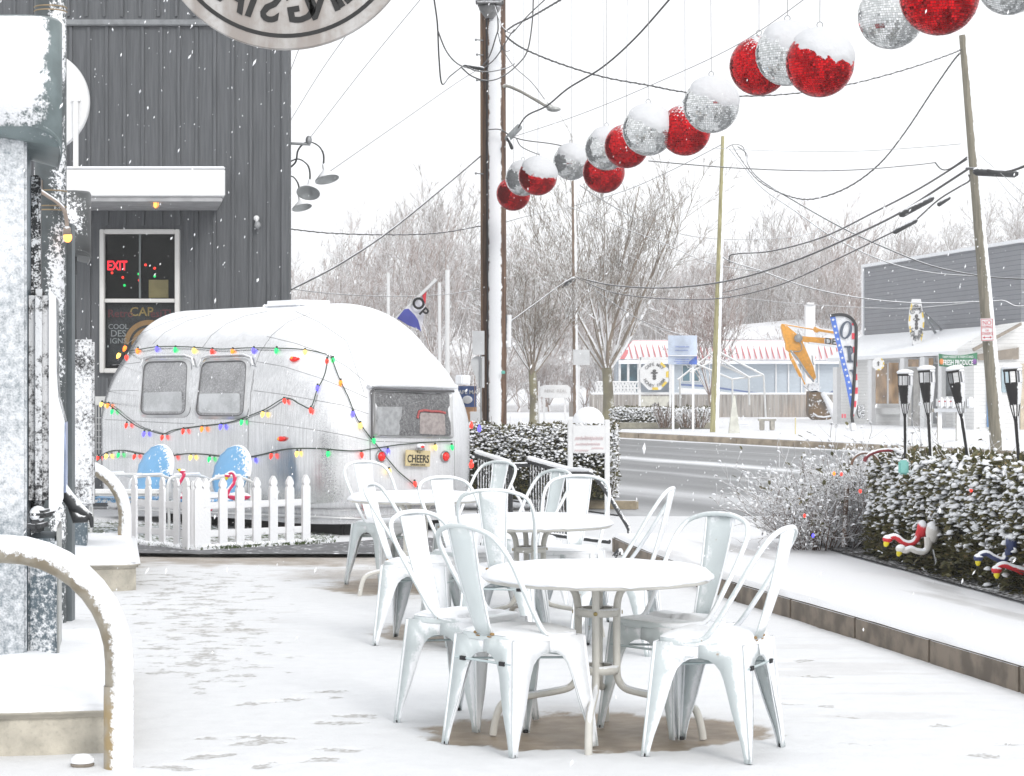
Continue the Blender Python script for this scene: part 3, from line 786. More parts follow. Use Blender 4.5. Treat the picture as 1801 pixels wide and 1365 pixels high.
# tail lamps and markers
M_RED=plain('red_lens',(.55,.012,.012),.2,0,var=.2,scale=60,emit=(1,.05,.03),es=.25)
M_CHROME=plain('chrome_rim',(.4,.4,.41),.3,.9)
def lamp(px,py,r,name,mat,rim=True,sx=1.):
    p,nn=surf(px,py,.004); Mx=frame(p,(nn.cross(Vector((0,0,1)))).normalized(),z=nn)@Matrix.Diagonal((sx,1,1,1))
    mb=MB(); mb.lathe([(r*.86,.0),(r*.84,.02),(r*.6,.035),(0,.042)],20,Mx); o=mb.build(name,mat,tr)
    if rim: mb=MB(); mb.lathe([(r*1.16,0),(r*1.12,.018),(r*.98,.024),(r*.86,.016),(r*.86,0)],20,Mx); mb.build('rim',M_CHROME,o)
lamp(669,803,.052,'tail_lamp',M_RED); lamp(782,803,.050,'tail_lamp',M_RED)
M_AMB=plain('amber_lens',(.6,.25,.02),.2,emit=(1,.4,.03),es=.3)
for (px,py) in ((518,634),(497,772)):
    p,nn=surf(px,py,.01); Mx=frame(p,(nn.cross(Vector((0,0,1)))),z=nn)
    mb=MB(); mb.ball((0,0,.01),.042,12,8,Mx,sc=(1.1,.62,.6)); mb.ball((-.046,-.004,.01),.018,8,6,Mx,sc=(1.2,.8,.7)); o=mb.build('marker_lamp',M_RED,tr)
    mb=MB(); mb.ball((.012,0,.028),.016,8,6,Mx); mb.build('glow_spot',M_AMB,o)
lamp(645,893,.05,'reflector',M_RED,False)
# licence plate
p,nn=surf(729,806,.05); px_=(nn.cross(Vector((0,0,1)))*-1).normalized()
if px_.x<0: px_=-px_
Mx=frame(p,px_,z=nn)@Matrix.Rotation(-.05,4,'Z')
mb=MB(); mb.bbox((0,0,0),(.31,.155,.012),Mx,b=.005); plate=mb.build('number_plate',plain('cream_plate',(.62,.52,.30),.5,var=.05),tr)
text('CHEERS',.095,Mx@Matrix.Translation((0,-.008,.008))@Matrix.Diagonal((.82,1.1,1,1)),M_BLACK,'lettering',plate,bold=.012)
text('GARDEN STATE',.026,Mx@Matrix.Translation((0,-.062,.008)),M_BLACK,'small_lettering',plate)
text('N   J',.022,Mx@Matrix.Translation((0,.06,.008)),M_BLACK,'small_lettering',plate)
mb=MB(); mb.tube([Mx@Vector((x,.09+.0*x,.03)) for x in (-.05,0,.05)],.012,8); mb.ball((0,.10,.04),.035,10,8,Mx,sc=(1.1,.8,.9)); o=mb.build('plate_lamp',M_CHROME,tr)
mb=MB(); mb.ball((0,.118,.035),.045,10,8,Mx,sc=(1.1,.6,.8)); mb.build('snow_cap',M_SNOW,o)
mb=MB(); mb.ball((0,.112,.06),.022,8,6,Mx,sc=(1.2,.7,.8)); mb.build('red_bulb',M_RED,o)
# roof vent
mb=MB(); vc=TM@Vector((.42,-.05,ZT)); mb.bbox(vc+Vector((0,0,.0)),(.62,.46,.09),rz=math.atan2(TX.y,TX.x),b=.035); mb.build('roof_vent',M_SNOW,tr)
mb=MB(); mb.bbox(TM@Vector((.35,.1,.02)),(3.2,1.5,.2),rz=math.atan2(TX.y,TX.x),b=.02); mb.build('underframe',M_BLACK,tr)
for yy in (-.78,.78):
    mb=MB(); Mx=frame(TM@Vector((-.15,yy,.31)),TX,z=TY); mb.lathe([(.14,-.09),(.30,-.09),(.325,-.05),(.325,.05),(.30,.09),(.14,.09)],32,Mx); wh=mb.build('wheel',M_BLACK,tr)
# dark swing-out bin on the right, snow covered rectangular piece at upper right corner
p,_=surf(808,676,.0,20.4)
# ---- strings of coloured bulbs ----
def bulbmat(n,c,e,s=1.4): return plain(n,c,.3,0,var=.1,scale=50,emit=e,es=s*1.25)
BM={'r':bulbmat('red_bulb',(.7,.02,.02),(1,.04,.02),1.2),'g':bulbmat('green_bulb',(.01,.45,.10),(.02,.9,.2),.8),'b':bulbmat('blue_bulb',(.05,.05,.8),(.10,.08,1),1.6),
    'o':bulbmat('orange_bulb',(.8,.16,.01),(1,.2,.02),1.3),'y':bulbmat('yellow_bulb',(.85,.5,.05),(1,.62,.12),1.6)}
M_GREENW=plain('green_cable',(.03,.05,.035),.6)
def light_string(pts,bulbs,label,fall=19.8,drop=0,sz=1.):
    t=thing('light_string',label,'string lights',surf(pts[0][0],pts[0][1],.02,fall)[0],0,'strings of coloured bulbs on the trailer')
    P=[surf(q.x,q.y,.022,fall)[0] for q in bez([Vector((a,b,0)) for a,b in pts],8)]
    mb=MB(); mb.tube(P,.0055,5); mb.build('cable',M_GREENW,t)
    for (px,py,c,dx) in bulbs:
        top,nn=surf(px,py,.026,fall); side=nn.cross(Vector((0,0,1))).normalized()
        d=(Vector((0,0,-1))+side*(-.35*dx)+nn*.25).normalized()
        Mx=frame(top,side,z=d)
        mb=MB(); mb.lathe([(.004,.012),(.017,.022),(.021,.036),(.018,.055),(.010,.072),(0,.082)],10,Mx@Matrix.Scale(sz*.9,4)); mb.build('bulb',BM[c],t)
        mb=MB(); mb.lathe([(.0,-.006),(.011,-.004),(.012,.018),(.0,.02)],8,Mx@Matrix.Scale(sz*.9,4)); mb.build('socket',M_GREENW,t)
    return t
light_string([(208,618),(222,620),(245,617),(280,612),(330,612),(390,616),(440,614),(500,615),(540,618),(575,626)],
  [(212,619,'y',-1.5),(222,606,'o',-1),(222,622,'r',.4),(246,613,'o',0),(280,610,'b',0),(312,611,'g',0),(345,612,'y',0),(377,614,'r',0),(413,614,'o',0),(450,612,'b',0),(490,612,'g',0),(538,616,'y',.3)],
  'string of coloured bulbs running along the roof edge above the trailer side windows')
light_string([(180,706),(200,716),(222,734),(245,750),(268,758),(290,763),(310,756),(350,750),(400,744),(432,735),(470,720),(505,701),(530,712),(548,718),(558,690),(572,660),(578,627)],
  [(184,706,'y',-1),(195,708,'o',-.5),(202,718,'g',0),(227,742,'r',0),(258,757,'b',0),(290,763,'r',0),(327,752,'r',0),(360,748,'o',0),(393,744,'b',0),(430,736,'g',0),(467,722,'y',0),(503,700,'r',1.5),(549,716,'r',0),(560,678,'b',0),(576,632,'r',0)],
  'string of bulbs sagging below the side windows and zigzagging up the rear quarter')
light_string([(170,812),(190,796),(215,792),(250,798),(290,803),(330,798),(370,800),(420,806),(460,800),(505,790),(560,789),(620,793),(660,788),(700,782),(750,778),(792,776)],
  [(178,800,'r',-1.5),(192,796,'y',0),(213,794,'g',0),(242,797,'r',-.7),(308,798,'r',0),(340,798,'y',0),(373,801,'g',0),(445,803,'b',0),(482,795,'r',0),(526,791,'y',0),(578,791,'g',0),(634,793,'r',0),(679,787,'b',0),(762,780,'y',0),(791,780,'g',0)],
  'string of coloured bulbs hanging along the lower trailer side behind the lawn chairs')
light_string([(582,628),(597,668),(612,700),(626,735),(640,757),(653,774),(690,820),(705,835),(740,862),(757,868),(772,876),(790,884)],
  [(586,630,'g',0),(599,669,'o',0),(620,722,'b',0),(632,742,'y',0),(654,768,'g',0),(681,822,'y',0),(726,844,'r',0),(761,868,'r',0)],
  'string of bulbs slanting from the roof across the rear window corner and number plate')
# ---------------- dark board building ----------------
BY=25.0
def corr():
    m,t,p=newmat('dark_vertical_boards'); g=t.nodes.new('ShaderNodeNewGeometry')
    mp=t.nodes.new('ShaderNodeMapping'); mp.inputs['Scale'].default_value=(6,6,.25); t.links.new(g.outputs['Position'],mp.inputs[0]); n=noise_(t,7,5,mp.outputs[0]); n2=noise_(t,3,3)
    t.links.new(mixc(t,ramp_(t,n,.3,.7),(.072,.078,.085),(.108,.114,.123)),p.inputs['Base Color']); p.inputs['Roughness'].default_value=.6
    bump_(t,n,.25,.01,p); return m
M_BOARD=corr()
bx0=at(-40,0,BY).x; bx1=at(509,0,BY).x; bh=7.6
bld=thing('board_building','tall dark grey building clad in vertical boards behind the trailer','building',((bx0+bx1)/2,BY+2,0))
wx0,wx1=at(181,0,BY).x,at(313,0,BY).x; wz1,wz0=at(0,408,BY).z,at(0,652,BY).z
# wall with an opening, built of strips round the window
mb=MB()
def wallpiece(x0,x1,z0,z1): mb.box(((x0+x1)/2,BY+.1,(z0+z1)/2),(x1-x0,.2,z1-z0))
wallpiece(bx0,wx0,0,bh); wallpiece(wx1,bx1,0,bh); wallpiece(wx0,wx1,0,wz0); wallpiece(wx0,wx1,wz1,bh)
sb=MB(); sb.box((bx1-.1,BY+5,bh/2),(.2,9.6,bh)); sb.box(((bx0+bx1)/2-.1,BY+5,bh+.05),(bx1-bx0,10,.1)); sb.turn(BY+.1); mb.add(sb.v,sb.f)
wall=mb.build('wall',M_BOARD,bld)
mb=MB()
k=0
x=bx1-.02
xs_=[at(q,0,BY).x for q in (505,)]
trimz=at(0,41,BY).z
xx=bx1-.03; 
while xx>bx0:
    if not (wx0-.05<xx<wx1+.05): mb.box((xx,BY-.012,(trimz-.03)/2),(.035,.03,trimz-.06)); 
    else:
        mb.box((xx,BY-.012,(wz0-.08)/2),(.035,.03,wz0-.1)); mb.box((xx,BY-.012,(wz1+trimz)/2+.02),(.035,.03,trimz-wz1-.12))
    mb.box((xx-.03,BY-.012,(trimz+bh)/2+.03),(.035,.03,bh-trimz-.1))
    xx-=.214+.004*math.sin(xx*7)
mb.build('batten',M_BOARD,wall)
mb=MB(); mb.bbox(((bx0+bx1)/2,BY-.035,trimz),(bx1-bx0+.04,.07,.07),b=.01); mb.build('drip_ledge',snowy('ledge',(.2,.21,.22),.5,0,d=UP,thr=.5,amp=.4),bld)
mb=MB(); mb.box((bx1-.045,BY-.014,bh/2),(.09,.05,bh)); mb.build('corner_trim',M_BOARD,bld)
# window
win=MB(); fw=.055
cxm=(wx0+wx1)/2; czm=(wz0+wz1)/2; W_=wx1-wx0; Hh=wz1-wz0
M_WF=plain('white_window_frame',(.66,.65,.63),.5,0,var=.04)
for (cx_,cz_,sx_,sz_) in ((wx0,czm,fw,Hh+fw),(wx1,czm,fw,Hh+fw),(cxm,wz1,W_-fw,fw),(cxm,wz0,W_-fw,fw)): win.bbox((cx_,BY-.03,cz_),(sx_,.09,sz_),b=.008)
zm=at(0,529,BY).z; win.bbox((cxm,BY-.015,zm),(W_-fw,.06,.045),b=.006)
win=win.build('window',M_WF,bld)
mb=MB(); mb.box((cxm-.005,BY+.0,(zm+wz1)/2),(.022,.03,wz1-zm-.06)); mb.build('muntin',plain('dark_muntin',(.16,.18,.18),.5),win)
mi_,ti,pi_=newmat('window_glass'); pi_.inputs['Base Color'].default_value=(.9,.95,.95,1); pi_.inputs['Transmission Weight'].default_value=1; pi_.inputs['Roughness'].default_value=.0; pi_.inputs['IOR'].default_value=1.2; pi_.inputs['Specular IOR Level'].default_value=.25
mb=MB(); mb.box((cxm,BY+.03,czm),(W_-.04,.008,Hh-.04)); mb.build('pane',mi_,win)
# room behind
M_ROOM=plain('dark_room',(.022,.021,.022),.9,var=.4,scale=2)
mb=MB(); rx0,rx1,rz0,rz1,ry=wx0-.4,wx1+.4,wz0-.3,wz1+.3,BY+1.8
mb.add([(rx0,BY+.21,rz0),(rx1,BY+.21,rz0),(rx1,ry,rz0),(rx0,ry,rz0),(rx0,BY+.21,rz1),(rx1,BY+.21,rz1),(rx1,ry,rz1),(rx0,ry,rz1)],[(0,1,2,3),(4,7,6,5),(0,3,7,4),(1,5,6,2),(3,2,6,7)])
mb.build('interior',M_ROOM,bld)
FR=lambda px,py,Y: frame(at(px,py,Y),(1,0,0),z=(0,-1,0))
M_EXIT=plain('lit_red_letters',(.8,.02,.02),.4,emit=(1,.02,.04),es=1.6)
ex=thing('exit_sign','lit red EXIT sign seen through the upper window of the dark building','sign',at(206,468,BY+1.2))
mb=MB(); mb.bbox(at(206,468,BY+1.25),(.19,.03,.16),b=.01); mb.build('housing',M_BLACK,ex)
text('EXIT',.15,FR(206,468,BY+1.22)@Matrix.Diagonal((.82,1.1,1,1)),M_EXIT,'lettering',ex,bold=.02)
for i,(px,py,c) in enumerate(((197,480,'r'),(216,488,'r'),(219,502,'g'),(244,482,'g'),(245,493,'r'),(256,466,'r'),(272,472,'r'),(272,486,'g'))):
    mb=MB(); mb.ball(at(px,py,BY+.8),.016,10,8); o=mb.build('indoor_bulb',BM[c],None,('red' if c=='r' else 'green')+' indoor light dot behind the upper window pane, '+['left under the exit sign','right below the exit sign','lowest on the left','left of centre, upper','left of centre, lower','high beside the exit sign','highest on the right','right, above the paper notice'][i],'light','small coloured lights behind the window')
mb=MB(); mb.bbox(at(279,508,BY+.10),(.235,.01,.215),b=.003); mb.build('paper_notice',plain('brown_paper',(.30,.23,.10),.8,var=.15),None,'tan square paper notice taped inside the upper window','notice')
ps=thing('painted_window_sign','faded lettering and a burger-like orange arc painted on the lower window','window sign',at(245,600,BY+.06))
mb=MB(); mb.box(at(248,590,BY+.085),(.82,.006,.72)); mb.build('backing',plain('dark_vinyl',(.03,.03,.035),.8,var=.4,scale=14),ps)
MR=plain('faded_red_letters',(.16,.025,.035),.7); MY=plain('mustard_letters',(.36,.24,.07),.7); MW=plain('grey_letters',(.33,.33,.34),.7)
text('Retro',.13,FR(212,552,BY+.075),MR,'lettering',ps,bold=.01); text('CAP',.15,FR(249,549,BY+.075),MY,'lettering',ps,bold=.012); text('esiT!',.13,FR(283,552,BY+.075),MR,'lettering',ps,bold=.01)
for s_,y_,z_ in (('COOL',575,.085),('DES',587,.11),('IGNS',600,.09)): text(s_,z_,FR(208,y_,BY+.075),MW,'lettering',ps,bold=.008)
mb=MB(); mb.lathe([(.24,0),(.27,.003),(.30,0)],40,FR(262,607,BY+.078),a0=0,a1=PI); mb.lathe([(0,0),(.20,.003),(.21,0)],40,FR(262,607,BY+.078),a0=0,a1=PI); mb.build('orange_arc',plain('ochre_arc',(.36,.19,.07),.7),ps)
mb=MB(); mb.lathe([(0,0),(.13,.003)],24,FR(272,600,BY+.072),a0=.1,a1=PI*.8); mb.build('red_arc',plain('dark_red_arc',(.28,.05,.05),.7),ps)
# entrance canopy
cy_=BY-1.3
x0,x1=at(60,0,cy_).x,at(396,0,cy_).x; z0,z1=at(0,345,cy_).z,at(0,297,cy_).z
cn=thing('entrance_canopy','white flat canopy box projecting from the dark building above the window','canopy',((x0+x1)/2,cy_+.6,z0))
mb=MB(); mb.bbox(((x0+x1)/2,cy_+.64,(z0+z1)/2),(x1-x0,1.28,z1-z0),b=.012); mb.turn(cy_).build('canopy_box',M_PURE,cn)
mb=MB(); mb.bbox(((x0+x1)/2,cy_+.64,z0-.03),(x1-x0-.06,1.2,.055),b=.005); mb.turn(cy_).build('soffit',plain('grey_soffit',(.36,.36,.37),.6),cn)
mb=MB(); mb.bbox(((x0+x1)/2,cy_+.64,z1+.012),(x1-x0,1.28,.035),b=.012); mb.turn(cy_).build('snow_layer',M_SNOW,cn)
cl=thing('caged_lamp','lit caged lamp under the white canopy','lamp',at(274,360,cy_+.3),group=None)
p=at(274,346,cy_+.2); 
mb=MB(); mb.lathe([(0,-.02),(.05,-.02),(.05,-.05),(.02,-.055)],12,Matrix.Translation(p)); 
for k in range(6):
    a=k*PI/3; mb.tube([p+Vector((.045*math.cos(a),.045*math.sin(a),-.05)),p+Vector((.047*math.cos(a),.047*math.sin(a),-.11)),p+Vector((.0,.0,-.15))],.004,4)
mb.build('cage',M_STEEL,cl)
M_WARM=plain('warm_filament_bulb',(.9,.5,.15),.3,emit=(1,.30,.05),es=2.4)
mb=MB(); mb.ball(p+Vector((0,0,-.085)),.032,10,8,sc=(1,1,1.4)); mb.build('bulb',M_WARM,cl)
# ring sign above canopy
rc=at(66,179,cy_+.1); sr=90*(cy_+.1)/F
rg=thing('ring_sign','big white ring sign standing on the white canopy','sign',(rc.x,rc.y,z1))
Mx=frame(rc,(1,0,0),z=(0,-1,0)); mb=MB(); mb.lathe([(sr*.56,-.05),(sr,-.05),(sr+.01,-.03),(sr+.01,.03),(sr,.05),(sr*.56,.05),(sr*.56,-.05)],64,Mx,smooth=False); mb.build('ring',M_PURE,rg)
mb=MB(); pp=at(134,0,cy_+.04); mb.bbox((pp.x,cy_+.02,(z1+at(0,178,cy_).z)/2),(.055,.05,at(0,178,cy_).z-z1),b=.006)
mb.bbox((pp.x,cy_+.03,at(0,176,cy_).z),(.10,.04,.025),b=.004); mb.build('post',M_PURE,rg)
# security camera
sc_=thing('security_camera','small white dome camera on the dark building right of the canopy','camera',at(452,392,BY-.1))
mb=MB(); mb.ball(at(451,384,BY-.05),.035,12,8); mb.tube([at(451,384,BY-.02),at(452,390,BY-.09)],.018,8); mb.build('mount',M_PURE,sc_)
mb=MB(); mb.ball(at(453,396,BY-.11),.038,12,8,sc=(1,1,1.2)); mb.build('dome',plain('grey_dome',(.3,.31,.32),.3),sc_)
# gooseneck lamps on the far side wall
for i,(ax,ay,Y,k,tip) in enumerate((((505,296),(547,250),25.6,1.0,1),((505,322),(528,281),26.6,.9,2),((507,345),(515,309),27.8,.8,3))):
    px0,py0=ax
    R=[(507,297),(520,285),(524,265),(535,252),(548,250),(562,258),(569,272),(569,289)] if i==0 else ([(507,286),(520,280),(530,281),(541,290),(545,303),(545,317)] if i==1 else [(508,309),(516,311),(523,320),(526,331),(526,343)])
    g_=thing('gooseneck_lamp',['upper','middle','lowest'][i]+' curved gooseneck lamp jutting right of the dark building','lamp',at(R[0][0],R[0][1],Y),group='gooseneck lamps on the building side')
    mb=MB(); P=bez([at(a,b,Y+.02) for a,b in R],5); mb.tube(P,.011,8); mb.build('arm',M_DARKUP,g_)
    e=P[-1]; tx=[.25,-.06,.25][i]
    ax_=Vector((tx,-.25 if i!=1 else -.62,-1)).normalized(); Mx=frame(e,(1,0,0),z=ax_)
    mb=MB(); s_=[.78,.78,.70][i]
    mb.lathe([(.0,-.01),(.028*s_,0),(.03*s_,.07),(.045*s_,.085),(.19*s_,.25*s_),(.192*s_,.262*s_),(.18*s_,.255*s_),(.04*s_,.1),(0,.1)],28,Mx); mb.build('lampshade_or_pane_sheen',snowy('lamp_shade',(.58,.60,.60),.4,.2,d=UP,thr=.55,amp=.15),g_)
mb=MB(); a=at(506,252,25.3);b=at(546,254,25.3); mb.tube([a,b],.018,6); mb.ball(b+Vector((-.02,0,.05)),.04,8,6,sc=(1,1,1.4)); mb.build('wire_bracket',M_STEEL,None,'grey insulator bracket sticking out of the dark building above the gooseneck lamps','bracket')
# lattice behind trailer nose
mb=MB(); Y=23.9
for q in range(6): mb.box(at(164+q*5,760,Y),(.008,.01,.62))
for q in range(7): mb.box(at(175,735+q*11,Y),(.19,.01,.008))
mb.bbox(at(174,705,Y),(.22,.03,.10),b=.005); mb.bbox(at(174,812,Y),(.22,.03,.06),b=.005); mb.build('wire_rack',M_WHITEUP,None,'white wire rack between the fuel pumps and the trailer nose','rack')
# ---------------- fuel pumps, islands, bollards ----------------
M_PUMP=snowy('pump_blue_grey_steel',(.10,.135,.16),.45,.0,d=(.25,-.9,.3),thr=1.02,soft=.25,amp=.8,scale=42,var=.12,fine=120,bump=.5,macro=3.,cap=.9)
M_PUMPW=snowy('pump_steel_snow_plastered',(.115,.15,.175),.45,.1,d=(.2,-.9,.4),thr=.80,soft=.42,amp=.6,scale=30,var=.12,fine=110,bump=.6,macro=1.6,cap=.84)
M_PUMPB=snowy('pump_black_side',(.03,.03,.033),.5,0,d=(.25,-.9,.3),thr=.86,soft=.28,amp=.9,scale=40,fine=120,bump=.5,macro=4.,cap=.92)
M_COL=snowy('dark_column_paint',(.075,.088,.092),.5,0,d=(.75,-.7,0),thr=1.02,soft=.12,amp=.75,scale=45,fine=130,bump=.4,macro=3.)
M_GALV=plain('brushed_galvanised',(.42,.43,.42),.4,.3,var=.1)
PD=Vector((-.187,.982,0)); PV=Vector((.982,.187,0)) # island axis, across
def island(xr,y,l,wd,h,label):
    t=thing('pump_island',label,'island',(xr-wd/2,y+l/2,0),group='concrete pump islands')
    out=[]; o_=Vector((xr,y,0)); 
    for (u,v) in ((0,-wd),(0,-.06),(.06,0),(l-.06,0),(l,-.06),(l,-wd)): q=o_+PD*u+PV*v; out.append((q.x,q.y))
    mb=MB(); mb.prism(out,h-.03); mb.build('base',M_CONC2,t)
    mb=MB(); 
    out2=[]
    for (u,v) in ((-.03,-wd),(-.03,-.05),(.05,.03),(l-.05,.03),(l+.03,-.05),(l+.03,-wd)): q=o_+PD*u+PV*v; out2.append((q.x,q.y))
    bm=bmesh.new(); vs=[bm.verts.new((x,y_,h-.035)) for x,y_ in out2]; f=bm.faces.new(vs); r=bmesh.ops.extrude_face_region(bm,geom=[f]); 
    for e in r['geom']:
        if isinstance(e,bmesh.types.BMVert): e.co.z+=.045
    bmesh.ops.recalc_face_normals(bm,faces=bm.faces); bmesh.ops.bevel(bm,geom=bm.edges[:],offset=.014,segments=3,affect='EDGES'); bm.verts.index_update()
    mb.add([v.co.copy() for v in bm.verts],[[v.index for v in f.verts] for f in bm.faces],0,True); bm.free(); mb.build('rim',snowy('island_rim',(.42,.39,.33),.6,0,d=UP,thr=.55,amp=.2),t)
    # snow on top
    mb=MB(); vs=[];fs=[]; nu,nv=24,10
    for i in range(nu+1):
        for j in range(nv+1):
            q=o_+PD*(l*i/nu)+PV*(-wd*(j/nv)); e=min(i/nu,1-i/nu)*l; e2=(j/nv)*wd; hh=.045*min(1,e/.08)**.5*min(1,e2/.08)**.5 if min(e,e2)>0 else -.004
            vs.append((q.x,q.y,h+.008+hh*(.8+.5*noise.noise(Vector((q.x*4,q.y*4,2))))))
    for i in range(nu):
        for j in range(nv): a=i*(nv+1)+j; fs.append((a,a+1,a+nv+2,a+nv+1))
    mb.add(vs,fs,0,True); mb.build('snow_layer',M_SNOW,t)
    return t
island(-1.50,8.10,2.35,.95,.185,'near concrete pump island with rounded rim at the bottom left')
island(-2.60,14.55,2.6,.9,.20,'far concrete pump island below the second pump, in front of the lawn chairs')
# pipe bollards
def bollard(x,y,half,h,rad,label,legd=Vector((1,0,0)),twolegs=True,r=.053,zb=0):
    t=thing('pipe_bollard',label,'bollard',(x,y,zb),group='bent pipe bollards guarding the pumps')
    pr=[Vector((0,0,0)),Vector((0,0,(h-rad)*.5)),Vector((0,0,h-rad))]
    for k in range(1,10): a=PI/2*k/9; pr.append(Vector((-rad+rad*math.cos(a),0,h-rad+rad*math.sin(a))))
    pr+= [Vector((-2*half+rad,0,h))]
    for k in range(1,10): a=PI/2+PI/2*k/9; pr.append(Vector((-2*half+rad+rad*math.cos(a),0,h-rad+rad*math.sin(a))))
    pr.append(Vector((-2*half,0,0)))
    P=[Vector((x,y,zb))+legd*q.x+Vector((0,0,q.z-(.02 if q.z==0 else 0))) for q in pr]
    mb=MB(); mb.tube(P,r,20); mb.build('pipe',snowy('tan_pipe_paint',(.31,.28,.225),.5,0,d=(.55,-.6,.58),thr=.46,soft=.14,amp=.5,scale=45,var=.25,vscale=14,c2=(.22,.185,.13),bump=.5),t)
    mb=MB(); mb.tube([P[0]+Vector((-.003,-.003,.02)),P[0]+Vector((-.003,-.003,.33))],r+.0012,20,cap=False); mb.build('faded_sleeve',snowy('yellow_chip_sleeve',(.36,.33,.28),.6,0,d=(.7,-.6,.2),thr=.42,soft=.15,amp=.55,scale=45,c2=(.34,.25,.12),vscale=8),t)
    return t
bollard(-1.452,7.78,.44,.815,.42,'snow-crusted bent pipe bollard in the near left corner')
bollard(-3.09,16.8,.42,.80,.41,'tan bent pipe bollard with yellow underside beside the second pump',zb=.0)
mb=MB(); q=gnd(145,1350); mb.lathe([(0,0),(.035,0),(.045,.012),(.04,.022),(0,.022)],16,Matrix.Translation(q)); o=mb.build('pavement_stud',M_CONC,None,'small round snow-topped stud on the ground beside the near bollard foot','stud')
mb=MB(); mb.lathe([(.045,.02),(.042,.035),(.025,.048),(0,.052)],16,Matrix.Translation(q)); mb.build('snow_cap',M_SNOW,o)
def hood(mb,xr,y,wd,dp,z0,z1,droop):
    """curved overhanging hood: rounded right edge seen from the front"""
    vs=[];fs=[];prof=[]
    n=12
    for k in range(n+1):
        a=PI/2*k/n; prof.append((-(1-math.sin(a))*0.30*wd, (1-math.cos(a))*dp))
    # plan outline: from front-left to rounded right side to back
    pts=[(xr-wd,y)]+[(xr-.16,y)]
    for k in range(1,n+1):
        a=-PI/2+PI/2*k/n; pts.append((xr-.16+.16*math.cos(a),y+.16+.16*math.sin(a)))
    pts.append((xr-.03,y+dp))
    for i,(x_,y_) in enumerate(pts):
        q=max(0,(i-1)/(len(pts)-2)); vs.append((x_,y_,z0-droop*q*q)); vs.append((x_,y_,z1-.02)); vs.append((x_+(xr-wd/2-x_)*.06,y_+.03,z1))
    for i in range(len(pts)-1):
        for j in range(2): a=i*3+j; fs.append((a,a+3,a+4,a+1))
    mb.add(vs,fs,0,True)
    vs2=[vs[i*3] for i in range(len(pts))]+[(xr-wd,y+dp,z0)]; 
    mb.add([(a,b,c+.012) for a,b,c in vs2],[tuple(range(len(vs2)))[::-1]],0)
    vs3=[vs[i*3+2] for i in range(len(pts))]+[(xr-wd,y+dp,z1)]; mb.add(vs3,[tuple(range(len(vs3)))],0)
# near pump
Y1=9.3
px=lambda x,Y=Y1: at(x,0,Y).x
pz=lambda y,Y=Y1: at(0,y,Y).z
p1=thing('fuel_pump','tall blue-grey fuel pump plastered with snow, filling the left edge','fuel pump',(px(30),Y1+.3,.18))
mb=MB(); mb.bbox(((px(-90)+px(47))/2,Y1+.25,(.17+pz(232))/2),(px(47)-px(-90),.5,pz(232)-.17),b=.012); mb.turn(Y1).build('side_column',M_PUMPW,p1)
mb=MB(); mb.bbox(((px(48)+px(99))/2,Y1+.33,(.17+pz(950))/2),(px(99)-px(48),.5,pz(950)-.17),b=.01); mb.turn(Y1).build('lower_cabinet',M_PUMP,p1)
mb=MB(); mb.bbox((px(100.5),Y1+.33,(.17+pz(930))/2),(.012,.46,pz(930)-.17),b=.004); mb.turn(Y1).build('cabinet_edge',M_GALV,p1)
mb=MB(); mb.bbox(((px(48)+px(84))/2,Y1+.36,(pz(895)+pz(505))/2),(px(84)-px(48),.46,pz(505)-pz(895)),b=.03); mb.turn(Y1).build('dispenser_head',M_PUMPB,p1)
mb=MB()
prof=[(84,505),(97,520),(98,655),(101,700),(112,742),(110,880),(100,900),(84,905)]
mb.prism([(px(a),pz(b)) for a,b in prof],.42,frame((0,Y1+.12,0),(1,0,0),z=(0,1,0))@Matrix.Diagonal((1,-1,1,1)) if False else Matrix(((1,0,0,0),(0,0,1,Y1+.14),(0,1,0,0),(0,0,0,1))))
mb.turn(Y1).build('front_panel',snowy('panel_snow',(.10,.11,.12),.5,0,d=(.3,-.9,.3),thr=.25,amp=.6),p1)
mb=MB(); mb.box((px(112.5),Y1+.35,(pz(745)+pz(870))/2),(.008,.36,pz(745)-pz(870))); mb.turn(Y1).build('display_strip',plain('pale_blue_display',(.35,.42,.62),.3,var=.3,scale=10),p1)
mb=MB(); mb.bbox(((px(50)+px(74))/2,Y1+.05,pz(925)),(px(74)-px(50),.2,.06),b=.02); mb.bbox(((px(50)+px(80))/2,Y1+.1,pz(905)),(px(80)-px(50),.2,.035),b=.012); mb.build('nozzle_boot',M_DARKUP,p1)
mb=MB(); mb.ball(((px(50)+px(72))/2,Y1+.06,pz(905)),.045,12,8,sc=(.8,1.4,.8)); mb.build('snow_lump',M_SNOW,p1)
mb=MB(); P=[at(a,b,Y1+.3) for a,b in ((108,850),(118,872),(133,892),(150,902),(160,912),(162,928))]; mb.tube(P,[.018,.03,.032,.02,.012,.008],8); mb.tube([at(a,b,Y1+.3) for a,b in ((120,885),(136,912),(150,912),(160,902))],[.01,.03,.02,.01],8); mb.build('nozzle',M_DARKUP,p1)
mb=MB(); mb.bbox(((px(49)+px(60))/2,Y1+.5,(pz(300)+pz(940))/2),(px(70)-px(49),.12,pz(240)-pz(900)),b=.01); mb.turn(Y1).build('inner_post',M_DARK,p1)
mb=MB(); hood(mb,px(109),Y1-.12,px(109)-px(-90),.62,pz(228),pz(32),.13); mb.turn(Y1).build('hood',snowy('hood_paint_snow',(.17,.21,.215),.4,.15,d=(-.5,-.9,.3),thr=.42,soft=.08,amp=.36,scale=22,fine=90,bump=.6),p1,mods=[('SOLIDIFY',dict(thickness=.006,offset=-1))])
